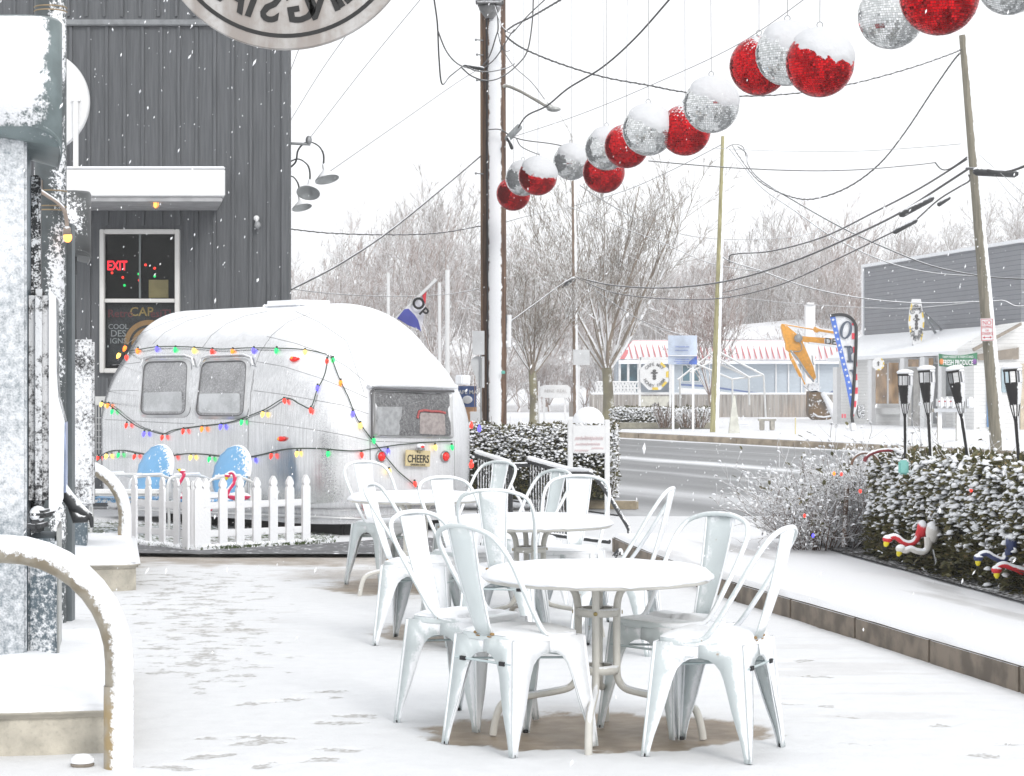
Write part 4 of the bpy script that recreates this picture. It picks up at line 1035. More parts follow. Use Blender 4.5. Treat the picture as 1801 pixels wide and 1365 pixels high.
# second pump
Y2=15.6
px=lambda x,Y=Y2: at(x,0,Y).x
pz=lambda y,Y=Y2: at(0,y,Y).z
p2=thing('fuel_pump','second darker fuel pump further back, beside the window and the bent bollard','fuel pump',(px(140),Y2+.3,.2))
mb=MB(); mb.bbox(((px(122)+px(155))/2,Y2+.3,(pz(590)+pz(898))/2),(px(155)-px(100),.5,pz(590)-pz(885)),b=.02); mb.turn(Y2).build('dispenser_head',M_PUMPB,p2)
mb=MB(); mb.bbox(((px(110)+px(153))/2,Y2+.32,(.2+pz(880))/2),(px(153)-px(110),.45,pz(880)-.2),b=.01); mb.turn(Y2).build('lower_cabinet',M_PUMP,p2)
mb=MB(); prof=[(151,592),(155,600),(156,680),(162,720),(163,800),(158,860),(151,868)]
mb.prism([(px(a),pz(b)) for a,b in prof],.4,Matrix(((1,0,0,0),(0,0,1,Y2+.1),(0,1,0,0),(0,0,0,1)))); mb.turn(Y2).build('front_panel',snowy('panel_snow_two',(.12,.13,.14),.5,0,d=(.4,-.8,.3),thr=.35,amp=.6),p2)
mb=MB(); hood(mb,px(160),Y2-.05,px(160)-px(80),.62,pz(442),pz(335),.07); mb.turn(Y2).build('hood',snowy('hood_two',(.085,.09,.092),.4,.1,d=(.2,-.95,.35),thr=1.0,soft=.1,amp=.8,scale=50,fine=130,macro=4.),p2,mods=[('SOLIDIFY',dict(thickness=.006,offset=-1))])
mb=MB(); mb.tube([at(129,440,Y2+.2),at(131,484,Y2+.2)],.022,8); mb.tube([at(124,480,Y2+.3),at(124,600,Y2+.3)],.015,8); mb.tube([at(131,480,Y2+.3),at(132,600,Y2+.3)],.012,8); mb.build('hose_pipe',M_DARKUP,p2)
# canopy column between them
Y3=12.6
cc=thing('canopy_column','thick dark round column with wire clamps and a bulb bracket between the pumps','column',at(88,960,Y3)-Vector((0,0,0)))
xc=at(89,0,Y3).x; r_=27.5*Y3/F
mb=MB(); mb.lathe([(r_,-.01),(r_,5.0)],32,Matrix.Translation((xc,Y3,0))); mb.build('shaft',M_COL,cc)
mb=MB()
for yy in (15,22,338,365,372):
    z=at(0,yy,Y3).z; mb.lathe([(r_+.001,z),(r_+.006,z+.004),(r_+.001,z+.008)],32,Matrix.Translation((xc,Y3,0)))
mb.build('wire_clamp',plain('rusty_wire',(.33,.25,.15),.6,.3),cc)
mb=MB(); mb.bbox(at(70,330,Y3-r_-.0),(.03,.04,.1),b=.006); mb.tube(bez([at(a,b,Y3-r_-.05) for a,b in ((70,335),(85,345),(100,355),(112,368),(117,388),(118,404))],4),.012,8); mb.lathe([(.010,0),(.022,-.01),(.026,-.05),(.0,-.055)],12,Matrix.Translation(at(118,398,Y3-r_-.05))); mb.build('bulb_bracket',snowy('bracket_rust',(.3,.24,.2),.6,0,d=UP,thr=.6,amp=.3),cc)
mb=MB(); mb.ball(at(119,417,Y3-r_-.05),.026,12,10,sc=(1,1,1.25)); mb.build('bulb',M_WARM,cc)
mb=MB(); mb.bbox(((at(112,0,Y3).x+at(124,0,Y3).x)/2,Y3+.1,1.2),(.035,.1,2.4),b=.004); mb.build('conduit',plain('grey_conduit',(.12,.14,.15),.5),cc)
# round station sign, seen from behind
SY=10.2; sc=at(503,-148,SY); R_=236*SY/F
sg=thing('round_station_sign','large round metal sign seen from behind, lettering reading backwards, at the top edge','sign',sc)
Mb=frame(sc,(-1,0,0),z=(0,1,0))
def signmat():
    m,t,p=newmat('weathered_sign_metal'); g=t.nodes.new('ShaderNodeNewGeometry'); mp=t.nodes.new('ShaderNodeMapping'); mp.inputs['Scale'].default_value=(1,1,.2); t.links.new(g.outputs['Position'],mp.inputs[0])
    n=noise_(t,9,4,mp.outputs[0]); n2=noise_(t,40,4)
    c=mixc(t,ramp_(t,n,.35,.65),(.30,.27,.25),(.46,.45,.44)); c=mixc(t,math_(t,'MULTIPLY',ramp_(t,n2,.45,.7),.4),c,(.30,.26,.23))
    t.links.new(c,p.inputs['Base Color']); p.inputs['Roughness'].default_value=.5; p.inputs['Metallic'].default_value=.15; return m
mb=MB(); mb.lathe([(0,-.02),(R_-.004,-.02),(R_,-.016),(R_,.016),(R_-.004,.02),(0,.02)],96,Mb,smooth=False); disc=mb.build('disc',signmat(),sg)
M_BLK=plain('black_sign_paint',(.012,.012,.012),.6)
mb=MB(); mb.lathe([(R_*.885,-.0225),(R_*.915,-.0225),(R_*.915,.0225),(R_*.885,.0225),(R_*.885,-.0225)],96,Mb,smooth=False); mb.build('border_ring',M_BLK,sg)
mb=MB(); word='FILLING STATION'; wd={'I':.55,' ':.62,'N':1.12,'O':1.12,'G':1.1}
ang=[];a=0
for ch in word: w_=wd.get(ch,1.); ang.append(a+w_/2); a+=w_
tot=a; step=.198
for ch,u in zip(word,ang):
    if ch==' ': continue
    th=-PI/2+(u-tot/2)*step+.045
    rr_=R_*.70
    Mt=Mb@Matrix.Translation((rr_*math.cos(th),rr_*math.sin(th),0))@Matrix.Rotation(th+PI/2,4,'Z')
    text(ch,R_*.33,Mt,None,mb=mb,depth=.0245,bold=.02)
mb.build('lettering',M_BLK,sg)
mb=MB(); mb.tube([sc+Vector((0,0,R_)),sc+Vector((0,0,R_+1.2))],.02,8); mb.tube([sc+Vector((0,.06,R_+.1)),sc+Vector((0,.06,-R_*.3))],.02,8); mb.build('hanger',M_STEEL,sg)
# ---------------- mirror balls ----------------
def tilemat(name,c1,c2,grout,c3):
    m,t,p=newmat(name); g=t.nodes.new('ShaderNodeNewGeometry')
    a=t.nodes.new('ShaderNodeAttribute'); a.attribute_name='tile'
    oi=t.nodes.new('ShaderNodeObjectInfo')
    wn=t.nodes.new('ShaderNodeTexWhiteNoise'); wn.noise_dimensions='2D'; cmb=t.nodes.new('ShaderNodeCombineXYZ'); t.links.new(a.outputs['Fac'],cmb.inputs[0]); t.links.new(oi.outputs['Random'],cmb.inputs[1]); t.links.new(cmb.outputs[0],wn.inputs['Vector'])
    tc=t.nodes.new('ShaderNodeTexCoord'); ad=t.nodes.new('ShaderNodeVectorMath'); ad.operation='ADD'; t.links.new(tc.outputs['Object'],ad.inputs[0]); t.links.new(oi.outputs['Random'],ad.inputs[1])
    nb=noise_(t,7,3,ad.outputs[0])
    x=math_(t,'ADD',math_(t,'MULTIPLY',wn.outputs['Value'],.55),math_(t,'MULTIPLY',nb,.9))
    c=mixc(t,ramp_(t,x,.45,1.0),c1,c2); c=mixc(t,math_(t,'GREATER_THAN',math_(t,'ADD',wn.outputs['Value'],math_(t,'MULTIPLY',nb,.5)),1.38),c,c3)  # tile tones and outlier tiles painted in place of reflections and glints
    t.links.new(c,p.inputs['Base Color']); p.inputs['Metallic'].default_value=.85; p.inputs['Roughness'].default_value=.10
    gg=t.nodes.new('ShaderNodeNewGeometry'); vm=t.nodes.new('ShaderNodeVectorMath'); vm.operation='DOT_PRODUCT'; vm.inputs[1].default_value=Vector((.30,-.38,.87)).normalized(); t.links.new(gg.outputs['Normal'],vm.inputs[0]); fn=noise_(t,60,3)
    sf=ramp_(t,math_(t,'ADD',vm.outputs['Value'],math_(t,'MULTIPLY',math_(t,'SUBTRACT',fn,.5),2.2)),.75,.95); t.links.new(mixc(t,sf,c,SNOW),p.inputs['Base Color']); t.links.new(math_(t,'MULTIPLY',math_(t,'SUBTRACT',1,sf),.85),p.inputs['Metallic'])
    return m
M_SIL=tilemat('silver_mirror_tiles',(.60,.62,.62),(.88,.89,.89),None,(.22,.22,.21))
M_REDT=tilemat('red_mirror_tiles',(.34,.0,.004),(.74,.004,.010),None,(.95,.07,.02))
M_GROUT=plain('ball_grout',(.40,.41,.41),.7); M_GROUTR=plain('ball_grout_red',(.18,.01,.015),.7)
BR=.25
def ball_mesh(name,mat,grout,seed):
    r=random.Random(seed); vs=[];fs=[];mi=[];tl=[]
    rows=42
    for i in range(1,rows):
        th0=PI*i/rows+.006; th1=PI*(i+1)/rows-.006 
        if i>=rows-1: break
        thm=(th0+th1)/2; nn=max(6,int(2*rows*math.sin(thm)))
        ph=r.random()
        for j in range(nn):
            a0=2*PI*(j+ph)/nn+.0045/max(.15,math.sin(thm)); a1=2*PI*(j+1+ph)/nn-.0045/max(.15,math.sin(thm))
            c=[Vector((math.sin(t_)*math.cos(a),math.sin(t_)*math.sin(a),math.cos(t_))) for t_,a in ((th0,a0),(th1,a0),(th1,a1),(th0,a1))]
            cen=sum(c,Vector())/4; nrm=cen.normalized(); ax=nrm.orthogonal(); jit=Matrix.Rotation(r.gauss(0,.05),3,ax)@Matrix.Rotation(r.gauss(0,.05),3,nrm.cross(ax))
            n=len(vs)
            for q in c: vs.append(cen*BR+(jit@(q-cen))*BR)
            fs.append((n,n+1,n+2,n+3)); mi.append(0); tl.append(r.random()*1000)
    mb=MB(); mb.add(vs,fs)
    core=MB(); core.ball((0,0,0),BR*.992,48,32)
    mb.add(core.v,core.f,1,True); tl+= [0]*len(core.f)
    return mb,tl
balls=[(1775,-30,56,'s'),(1652,-8,70,'r'),(1567,28,58,'s'),(1442,111,60,'r'),(1385,95,56,'s'),(1335,116,52,'r'),(1251,185,49,'s'),(1205,229,45,'r'),(1140,229,45,'s'),(1102,257,39,'r'),(1067,262,38,'s'),(1062,303,37,'r'),(1005,285,32,'s'),(946,310,34,'r'),(920,314,31,'s'),(903,341,30,'r')]
blab=['silver mirror ball cut off by the top right corner of the photo','largest red mirror ball, cut off by the top edge near the right corner','silver mirror ball partly behind the largest red one at the top edge','red mirror ball with a thick snow cap, in front of the middle cluster of three','silver mirror ball between two red ones in the upper right cluster of three','red mirror ball at the left of the upper right cluster of three, almost no snow',
 'snow-topped silver mirror ball overlapping a red one, just above the leaning pole','red mirror ball tucked under the snow-topped silver one above the leaning pole','silver mirror ball in mid-row between two red balls, snow on its crown','red mirror ball overlapping two silver balls in mid-row','silver mirror ball half hidden behind a red ball, above the lowest mid-row red ball','lowest red mirror ball of the mid-row, under the silver one','lone silver mirror ball with a snowy top above the thin pole','red mirror ball with a white snow cap at the left end of the row','silver mirror ball mostly hidden behind the snow-capped red ball at the left end','leftmost and lowest red mirror ball beside the big utility pole']
M_SHADEFROST=snowmat('shade_greyed_frost',.5,18.,(.66,.67,.69))  # frost colour greyed to imitate the shaded side of the snow caps
WS=Vector((.30,-.38,.87)).normalized()
def snowcap_mesh(seed,thr):
    mb=MB(); n=56;m=34; vs=[];fs=[]
    for i in range(m+1):
        th=PI*.75*i/m
        for j in range(n):
            a=2*PI*j/n; d=Vector((math.sin(th)*math.cos(a),math.sin(th)*math.sin(a),math.cos(th)))
            v=d.dot(WS)+.16*noise.noise(d*5+Vector((seed,0,0)))+.10*noise.noise(d*13+Vector((seed,3,0)))
            q=min(1,max(0,(v-thr)/.25)); h=-.007+.022*q
            vs.append(d*(BR+h))
    for i in range(m):
        for j in range(n): j2=(j+1)%n; fs.append((i*n+j,(i+1)*n+j,(i+1)*n+j2,i*n+j2))
    mb.add(vs,fs,0,True); return mb
thrs={0:.40,1:.75,2:.5,3:.30,4:.28,5:.82,6:.30,7:.78,8:.30,9:.80,10:.40,11:.60,12:.30,13:.2,14:.35,15:.80}
M_LINE=plain('thin_wire',(.22,.22,.23),.5,.4)
meshes={}
for k,(bx,by,br,c) in enumerate(balls):
    Y=BR*F/br*1.0; p=at(bx,by,Y)
    t=thing('mirror_ball',blab[k],'mirror ball',p,k*1.3,'mirror balls hung in a row')
    if c not in meshes:
        mb,tl=ball_mesh('x',None,None,5); o=None
        me_o=mb.build('tiled_sphere',[M_SIL,M_GROUT] if c=='s' else [M_REDT,M_GROUTR],None,origin=(0,0,0))
        at_=me_o.data.attributes.new('tile','FLOAT','FACE'); at_.data.foreach_set('value',np.array(tl[:len(me_o.data.polygons)],dtype=np.float32) if len(tl)>=len(me_o.data.polygons) else np.zeros(len(me_o.data.polygons),np.float32))
        meshes[c]=me_o.data; bpy.data.objects.remove(me_o)
    o=bpy.data.objects.new('tiled_sphere',meshes[c]); C.objects.link(o); o.parent=t; WM[o.name]=WM[t.name]
    t.rotation_euler=(0,0,k*1.3); WM[t.name]=Matrix.Translation(p)@Matrix.Rotation(k*1.3,4,'Z')
    mb=snowcap_mesh(k*7.3,thrs[k]); mb.v=[tuple(p+Vector(v)) for v in mb.v]; mb.build('snow_cap',M_SHADEFROST,t)
    mb=MB(); ring=[p+Vector((.022*math.cos(a),0,BR+.03+.022*math.sin(a))) for a in [2*PI*j/12 for j in range(12)]]; mb.tube(ring,.004,5,closed=True); mb.lathe([(.03,-.012),(.028,.008),(0,.010)],10,Matrix.Translation(p+Vector((0,0,BR)))); mb.build('hook',M_STEEL,t)
    mb=MB(); top=Vector((p.x+.02*math.sin(k*5),p.y,7.75)); mb.tube([p+Vector((0,0,BR+.05)),top],.0028,5); mb.build('hanging_wire',M_LINE,t)
# ---------------- leafy hedges ----------------
def leaf_arrays(pts,nrm,size,r,up=.4):
    vs=[];fs=[]
    for p,n_ in zip(pts,nrm):
        d=Vector((n_.x+r.gauss(0,.55),n_.y+r.gauss(0,.55),n_.z*.6+r.gauss(0,.45)+.1)).normalized()
        u=d.cross(Vector((r.gauss(0,.4),r.gauss(0,.4),1))).normalized(); n3=u.cross(d)
        L=size*(.5+.85*r.random()); W=L*.27
        k=len(vs)
        vs+= [p,p+d*L*.4+u*W+n3*L*.04,p+d*L*.75+u*W*.8,p+d*L-n3*L*.10,p+d*L*.75-u*W*.8,p+d*L*.4-u*W+n3*L*.04,p+d*L*.45-n3*L*.07]
        fs+= [(k,k+1,k+6),(k+1,k+2,k+6),(k+2,k+3,k+6),(k+3,k+4,k+6),(k+4,k+5,k+6),(k+5,k,k+6)]
    return vs,fs
def leafmat(name,c1,c2,c3,thr=.52,amp=.45):
    m,t,p=newmat(name); n=noise_(t,9,3); n2=noise_(t,45,2); n3=noise_(t,28,3)
    c=mixc(t,ramp_(t,n,.35,.65),c1,c2); c=mixc(t,ramp_(t,n2,.60,.68),c,c3)
    g=t.nodes.new('ShaderNodeNewGeometry'); sx=t.nodes.new('ShaderNodeSeparateXYZ'); t.links.new(g.outputs['Normal'],sx.inputs[0])
    f=ramp_(t,math_(t,'ADD',math_(t,'ABSOLUTE',sx.outputs['Z']),math_(t,'MULTIPLY',math_(t,'SUBTRACT',n3,.5),amp*2)),thr-.08,thr+.08)
    # height: upper foliage carries more snow
    t.links.new(c,p.inputs['Base Color']); p.inputs['Roughness'].default_value=.4
    return m
M_LEAF=leafmat('evergreen_leaf',(.06,.060,.022),(.125,.115,.042),(.25,.17,.07))
M_TWIG=snowy('twig_bark',(.12,.075,.05),.8,0,d=(0,-.1,1),thr=.15,amp=.5,scale=30,var=.3)
def snow_clumps(mb,items,r,n=7):
    for (p,d,L) in items:
        d=d.normalized(); u=Vector((-d.y,d.x,0)); u=u.normalized() if u.length>.1 else Vector((1,0,0))
        x=Vector((d.x,d.y,d.z*.6)).normalized(); z=x.cross(u); 
        if z.z<0: z=-z
        Mx=Matrix(((x.x,u.x,z.x,p.x),(x.y,u.y,z.y,p.y),(x.z,u.z,z.z,p.z),(0,0,0,1)))
        W=L*(.36+.15*r.random()); hh=L*(.22+.16*r.random())
        vs=[(0,0,hh)];k=n
        for q,z_ in ((.6,.75),(1,0),(.8,-.25)):
            for j in range(k):
                a=2*PI*j/k; s_=1+.18*r.uniform(-1,1); vs.append((L*.5*q*math.cos(a)*s_,W*q*math.sin(a)*s_,hh*z_))
        fs=[(0,1+j,1+(j+1)%k) for j in range(k)]
        for i in range(2):
            for j in range(k): fs.append((1+i*k+j,1+(i+1)*k+j,1+(i+1)*k+(j+1)%k,1+i*k+(j+1)%k))
        mb.add([Mx@Vector(v) for v in vs],fs,0,True)
def hedge(name,label,cat,path,width,h,z0,nleaf,size,seed,snowfrac=.55,group=None,side=1,front_clear=.35):
    """path: polyline of the front foot line; body extends to the left-hand normal*side"""
    r=random.Random(seed); P=[Vector((a,b,0)) for a,b in path]; Ls=[(P[i+1]-P[i]).length for i in range(len(P)-1)]; T=sum(Ls)
    t=thing(name,label,cat,((P[0].x+P[-1].x)/2,(P[0].y+P[-1].y)/2,z0),0,group)
    def pos(s,v,z):
        for i,l in enumerate(Ls):
            if s<=l or i==len(Ls)-1: d=(P[i+1]-P[i]).normalized(); q=P[i]+d*s; nn=Vector((d.y,-d.x,0))*side; return q+nn*v+Vector((0,0,z)),d,nn
            s-=l
    pts=[];nr_=[];cl=[]
    for k in range(nleaf):
        s=r.random()*T
        bump=.10*noise.noise(Vector((s*1.3,seed,0)))+.05*noise.noise(Vector((s*4,seed,5)))
        # pick on shell: front, top, back, ends
        w_=r.random(); depth=abs(r.gauss(0,.07)); 
        hh=h*(1+bump)
        if w_<.48: v=depth+.05*noise.noise(Vector((s*3,r.random()*0,seed)));u=r.random()**.85; z=u*hh; v+=.12*(1-u)*(-.3)+.10*max(0,(u-.8)/.2)**2; nl=Vector((0,-1,.2))
        elif w_<.90: v=r.random()*width; z=hh-depth*.9-.08*abs(v/width-.5)**2*4; nl=Vector((0,0,1))
        elif w_<.96: v=width-depth; z=r.random()*hh; nl=Vector((0,1,.2))
        else: s=r.choice((depth,T-depth)); v=r.random()*width; z=r.random()*hh; nl=Vector((1 if s>T/2 else -1,0,.2))
        z+=.06*noise.noise(Vector((s*6,v*6,z*6+seed)))
        z=max(.03,z)
        q,d,nn=pos(min(max(s,0),T),v+.05*noise.noise(Vector((s*5,z*6,seed+9))),z)
        wn=d*nl.x+nn*nl.y+Vector((0,0,nl.z))
        q.z+=z0; pts.append(q); nr_.append(wn)
        psn=snowfrac*(min(1,max(.05,(z/hh-.22)/.4)) if w_<.48 else 1.)
        if r.random()<psn: cl.append((q+Vector((wn.x,wn.y,0))*size*.4+Vector((0,0,size*.12)),Vector((wn.x+r.gauss(0,.6),wn.y+r.gauss(0,.6),r.gauss(0,.35)-.15)),size*(.5+.65*r.random())))
    mb=MB(); vs,fs=leaf_arrays(pts,nr_,size,r); mb.add(vs,fs,0,False); mb.build('foliage',M_LEAF,t)
    mb=MB(); snow_clumps(mb,cl,r); mb.build('snow_on_leaves',M_SNOW,t,kind='stuff')
    mb=MB()
    for k in range(int(T*32)):
        s=r.random()*T; q,d,nn=pos(s,width*(.2+.6*r.random()),0); q.z=z0
        e,_,_=pos(min(T,max(0,s+r.gauss(0,.15))),width*r.random(),h*(.8+.34*r.random())); e.z+=z0
        mb.tube([q,q.lerp(e,.5)+Vector((r.gauss(0,.04),r.gauss(0,.04),0)),e],[.008,.005,.002],4)
    mb.build('stems',M_TWIG,t)
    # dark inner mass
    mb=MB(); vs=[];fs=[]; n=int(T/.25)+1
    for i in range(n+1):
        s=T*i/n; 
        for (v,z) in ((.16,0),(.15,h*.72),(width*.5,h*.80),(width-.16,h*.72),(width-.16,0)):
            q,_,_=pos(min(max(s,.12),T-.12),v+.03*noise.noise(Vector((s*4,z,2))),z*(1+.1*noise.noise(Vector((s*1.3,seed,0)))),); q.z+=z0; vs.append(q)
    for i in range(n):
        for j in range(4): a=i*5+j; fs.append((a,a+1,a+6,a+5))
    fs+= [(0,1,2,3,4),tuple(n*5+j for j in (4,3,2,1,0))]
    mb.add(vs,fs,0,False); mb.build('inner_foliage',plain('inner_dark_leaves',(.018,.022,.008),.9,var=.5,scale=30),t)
    return t
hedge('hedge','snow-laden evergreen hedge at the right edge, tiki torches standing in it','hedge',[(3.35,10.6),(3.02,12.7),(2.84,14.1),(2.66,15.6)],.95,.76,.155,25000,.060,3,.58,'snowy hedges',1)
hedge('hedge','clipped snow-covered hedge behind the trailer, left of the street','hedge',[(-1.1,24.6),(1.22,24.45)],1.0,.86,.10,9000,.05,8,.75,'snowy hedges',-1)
# bare twiggy shrub
def shrub(name,label,base,rad,h,n,seed,th=.007,group=None,levels=3,mat=None,leaves=0,zl=.12,cat='shrub'):
    r=random.Random(seed); t=thing(name,label,cat,base,0,group); mb=MB(); tips=[]
    def grow(p,d,L,rd_,lv):
        k=4; P=[p]; q=p
        for i in range(k):
            d=(d+Vector((r.gauss(0,.16),r.gauss(0,.16),r.gauss(.02,.12)))).normalized(); q=q+d*L/k; P.append(q)
            if lv>0:
                for _ in range(r.choice((0,1,1,2))):
                    dd=(d+Vector((r.gauss(0,.7),r.gauss(0,.7),r.gauss(.1,.5)))).normalized(); grow(q,dd,L*(.35+.3*r.random()),rd_*.6,lv-1)
        mb.tube(P,[rd_*(1-.6*i/k) for i in range(k+1)],4 if lv<2 else 5,cap=False); tips.append((q,d))
    for i in range(n):
        a=r.random()*2*PI; ro=rad*.35*r.random()**.5; b=Vector(base)+Vector((ro*math.cos(a)*1.3,ro*math.sin(a),0))
        d=Vector((math.cos(a)*rad/h*(.3+.9*r.random()),math.sin(a)*rad/h*(.3+.9*r.random()),1)).normalized()
        grow(b,d,h*(.7+.4*r.random()),th,levels-1)
    mb.build('branches',mat or M_TWIG,t)
    cl=[]
    for (p,d) in tips:
        if r.random()<.7: cl.append((p-d*.02+Vector((0,0,.001)),d,.026*(.6+.9*r.random())))
    if cl: sb=MB(); snow_clumps(sb,cl,r,6); sb.build('snow_on_twigs',M_SNOW,t,kind='stuff')
    if leaves:
        lf=[tips[r.randrange(len(tips))] for _ in range(leaves)]; vs,fs=leaf_arrays([p for p,_ in lf],[d for _,d in lf],.045,r); lb=MB(); lb.add(vs,fs,0); lb.build('leaves',M_LEAF,t,kind='stuff')
    return t
M_TWIGS=snowy('frosted_twig',(.13,.085,.065),.8,0,d=(.2,-.35,.9),thr=.08,amp=.5,scale=35,var=.3)
shrub('twiggy_shrub','bare twiggy shrub crusted with snow at the left end of the right-hand hedge',(2.42,16.4,.15),.66,.55,130,5,.006,mat=M_TWIGS,leaves=260)
shrub('twiggy_shrub','second frosted leafless shrub between the twiggy one and the leafy hedge',(2.98,16.2,.15),.55,.62,100,6,.006,mat=M_TWIGS,leaves=420)
mb=MB(); mb.tube([at(1484,962,15.9),at(1487,900,15.9),at(1490,850,15.9)],.018,8); mb.build('wooden_stake',M_TWIG,None,'short wooden stake standing at the left end of the leafy hedge','stake')
for (px,py,c,l) in ((1467,833,'o','orange bulb glowing in the twiggy shrub left of the stake'),(1480,834,'r','red-orange bulb just left of the wooden stake top'),(1415,907,'r','small red bulb low in the twiggy shrub'),(1708,862,'r','red bulb in the leafy hedge at the foot of the leaning torch'),(1513,864,'r','tiny red bulb at the left of the leafy hedge'),(1430,942,'b','blue bulb at the foot of the twiggy shrub')):
    Yb=15.2 if px<1500 else 13.3+(1708-px)*.006; pb=at(px,py,Yb); mb=MB(); mb.ball(pb,.010,10,8,sc=(1,1,1.4)); mb.build('garden_bulb',BM[c],None,l,'light','bulbs hidden in the snowy shrubs')
for (px,py,c,l) in ((829,749,'r','red bulb on top of the clipped hedge behind the trailer'),(843,755,'b','blue bulb on top of the clipped hedge behind the trailer')):
    pb=at(px,py,24.3); mb=MB(); mb.ball(pb,.022,10,8,sc=(1,1,1.5)); mb.tube([pb,pb+Vector((0,.0,.05))],.010,6); mb.build('garden_bulb',BM[c],None,l,'light','bulbs on the clipped hedge')
mb=MB(); pb=at(829,818,20.2); mb.ball(pb,.024,10,8,sc=(1,1,1.3)); mb.tube([pb,pb+Vector((0,.0,.05))],.012,6); mb.build('garden_bulb',BM['r'],None,'single red bulb between the trailer corner and the railing','light')
# ---------------- tiki torches ----------------
M_WICK=snowy('black_woven_basket',(.018,.017,.018),.6,0,d=(.95,-.25,.1),thr=.48,soft=.06,amp=.25,scale=40,fine=150,bump=.6)
for (xt,yt,xb,yb,Y,s_,lb) in ((1592,652,1593,830,15.05,1.,'leftmost black tiki torch, upright in the hedge'),(1629,645,1640,850,14.75,1.08,'second tiki torch from the left, leaning slightly'),(1679,645,1712,868,14.2,1.1,'third tiki torch, leaning most to the left at its top'),(1780,642,1796,850,13.4,1.2,'tiki torch at the right edge of the photo, right of the utility pole')):
    s_*=.92*Y/14
    top=at(xt,yt,Y); bot=at(xb,yb,Y); ax=(top-bot).normalized(); bot=bot-ax*.55
    t=thing('tiki_torch',lb,'torch',bot,0,'tiki torches in the hedge')
    def Q(d): return top-ax*d*s_
    Mx=frame(top,(1,0,0),z=ax)@Matrix.Scale(s_,4)
    mb=MB(); P=[Q(.31),bot]; mb.tube([Q(.31),Q(.34),Q(.6),bot],[.018*s_,.014*s_,.013*s_,.013*s_],10); mb.build('pole',M_WICK,t)
    mb=MB(); mb.lathe([(0,-.02),(.052,-.02),(.058,-.030),(.056,-.038),(0,-.038)],20,Mx); mb.build('cap',M_WICK,t)
    mb=MB(); prof=[]
    for k in range(25):
        q=k/24; z=-.105-.135*q; prof.append((.052-.016*q-.004*q*q+.0022*math.sin(k*PI/1.0+PI/2)*1.,z))
    mb.lathe([(.04,-.105)]+prof+[(0,-.24)],24,Mx); mb.build('basket',M_WICK,t)
    for k in range(8):
        mb=MB(); a=2*PI*k/8+.2; mb.tube([Mx@Vector((.053*math.cos(a),.053*math.sin(a),-.03)),Mx@Vector((.052*math.cos(a),.052*math.sin(a),-.11))],.0045*s_,4); mb.build('cage_bar',M_WICK,t); mb=MB()
        mb.tube([Mx@Vector((.033*math.cos(a),.033*math.sin(a),-.235)),Mx@Vector((.013*math.cos(a),.013*math.sin(a),-.325))],.004*s_,4); mb.build('cage_rib',M_WICK,t)
    mb=MB(); mb.ball((0,0,-.012),.06,14,8,Mx,sc=(1.05,1.05,.38)); mb.lathe([(.0545,-.035),(.055,-.07),(.0545,-.108)],10,Mx,a0=-1.0,a1=1.0); mb.build('snow_cap',M_SNOW,t)
# ---------------- flamingos ----------------
def flamingo(label,head,pts,rad,bodyc,bodyr,col_,Y,group,beakd=(-.3,0,-1),legs=None,bodysc=(1.2,.6,1.)):
    t=thing('plastic_flamingo',label,'flamingo',at(bodyc[0],bodyc[1],Y),0,group)
    P=bez([at(a,b,Y+.0) for a,b in pts],5); mb=MB(); s_=Y/F
    k=len(P); mb.tube(P,[rad*s_*(.95+.5*max(0,(i/k-.75))/.25) for i in range(k)],10); hd=P[0]; mb.ball(hd,rad*s_*1.25,12,8,sc=(1.2,1,1)); 
    mb.ball(at(bodyc[0],bodyc[1],Y),bodyr*s_,16,10,sc=bodysc); mb.build('body',snowy('flamingo_plastic_%s'%label[:9].replace(' ','_'),col_,.4,0,d=(.1,-.15,1),thr=.35,amp=.25,scale=25,var=.1),t)
    mb=MB(); bd=Vector(beakd).normalized(); mb.tube([hd+bd*rad*s_*.5,hd+bd*rad*s_*1.7,hd+bd*rad*s_*2.4],[rad*s_*.95,rad*s_*.8,rad*s_*.35],8); mb.build('beak',plain('yellow_beak',(.75,.62,.02),.4),t)
    mb=MB(); mb.tube([hd+bd*rad*s_*2.3,hd+bd*rad*s_*3.2],[rad*s_*.4,rad*s_*.12],6); mb.build('beak_tip',M_BLACK,t)
    if legs:
        mb=MB()
        for L in legs: mb.tube([at(a,b,Y) for a,b in L],.006,5)
        mb.build('leg',legs_mat,t)
    return t
FG='red, white and navy flamingos in the hedge'
flamingo('white plastic flamingo with yellow beak reaching out of the hedge below the red one',None,[(1584,965),(1592,968),(1602,965),(1612,969),(1625,970),(1632,962),(1633,945)],6,(1640,936),15,(.66,.64,.60),13.95,FG,(-.35,0,-1),bodysc=(.8,.8,1.3))
flamingo('red plastic flamingo with yellow beak reaching out of the hedge above the white one',None,[(1561,948),(1566,945),(1576,944),(1588,953),(1600,956),(1611,950),(1618,935),(1624,925)],6,(1622,930),12,(.62,.02,.03),14.05,FG,(-.3,0,-1),bodysc=(.8,.8,1.3))
flamingo('navy plastic flamingo with yellow beak reaching out of the hedge near the right edge',None,[(1721,981),(1726,975),(1736,973),(1748,980),(1762,985),(1772,978),(1776,965)],6,(1779,955),13,(.03,.045,.13),12.62,FG,(-.1,0,-1),bodysc=(.8,.8,1.3))
flamingo('lowest red plastic flamingo peeking out of the hedge near the right edge',None,[(1753,1002),(1757,996),(1766,993),(1778,997),(1788,1000),(1800,1004)],6.5,(1812,1000),13,(.62,.02,.03),12.5,FG,(0,0,-1))
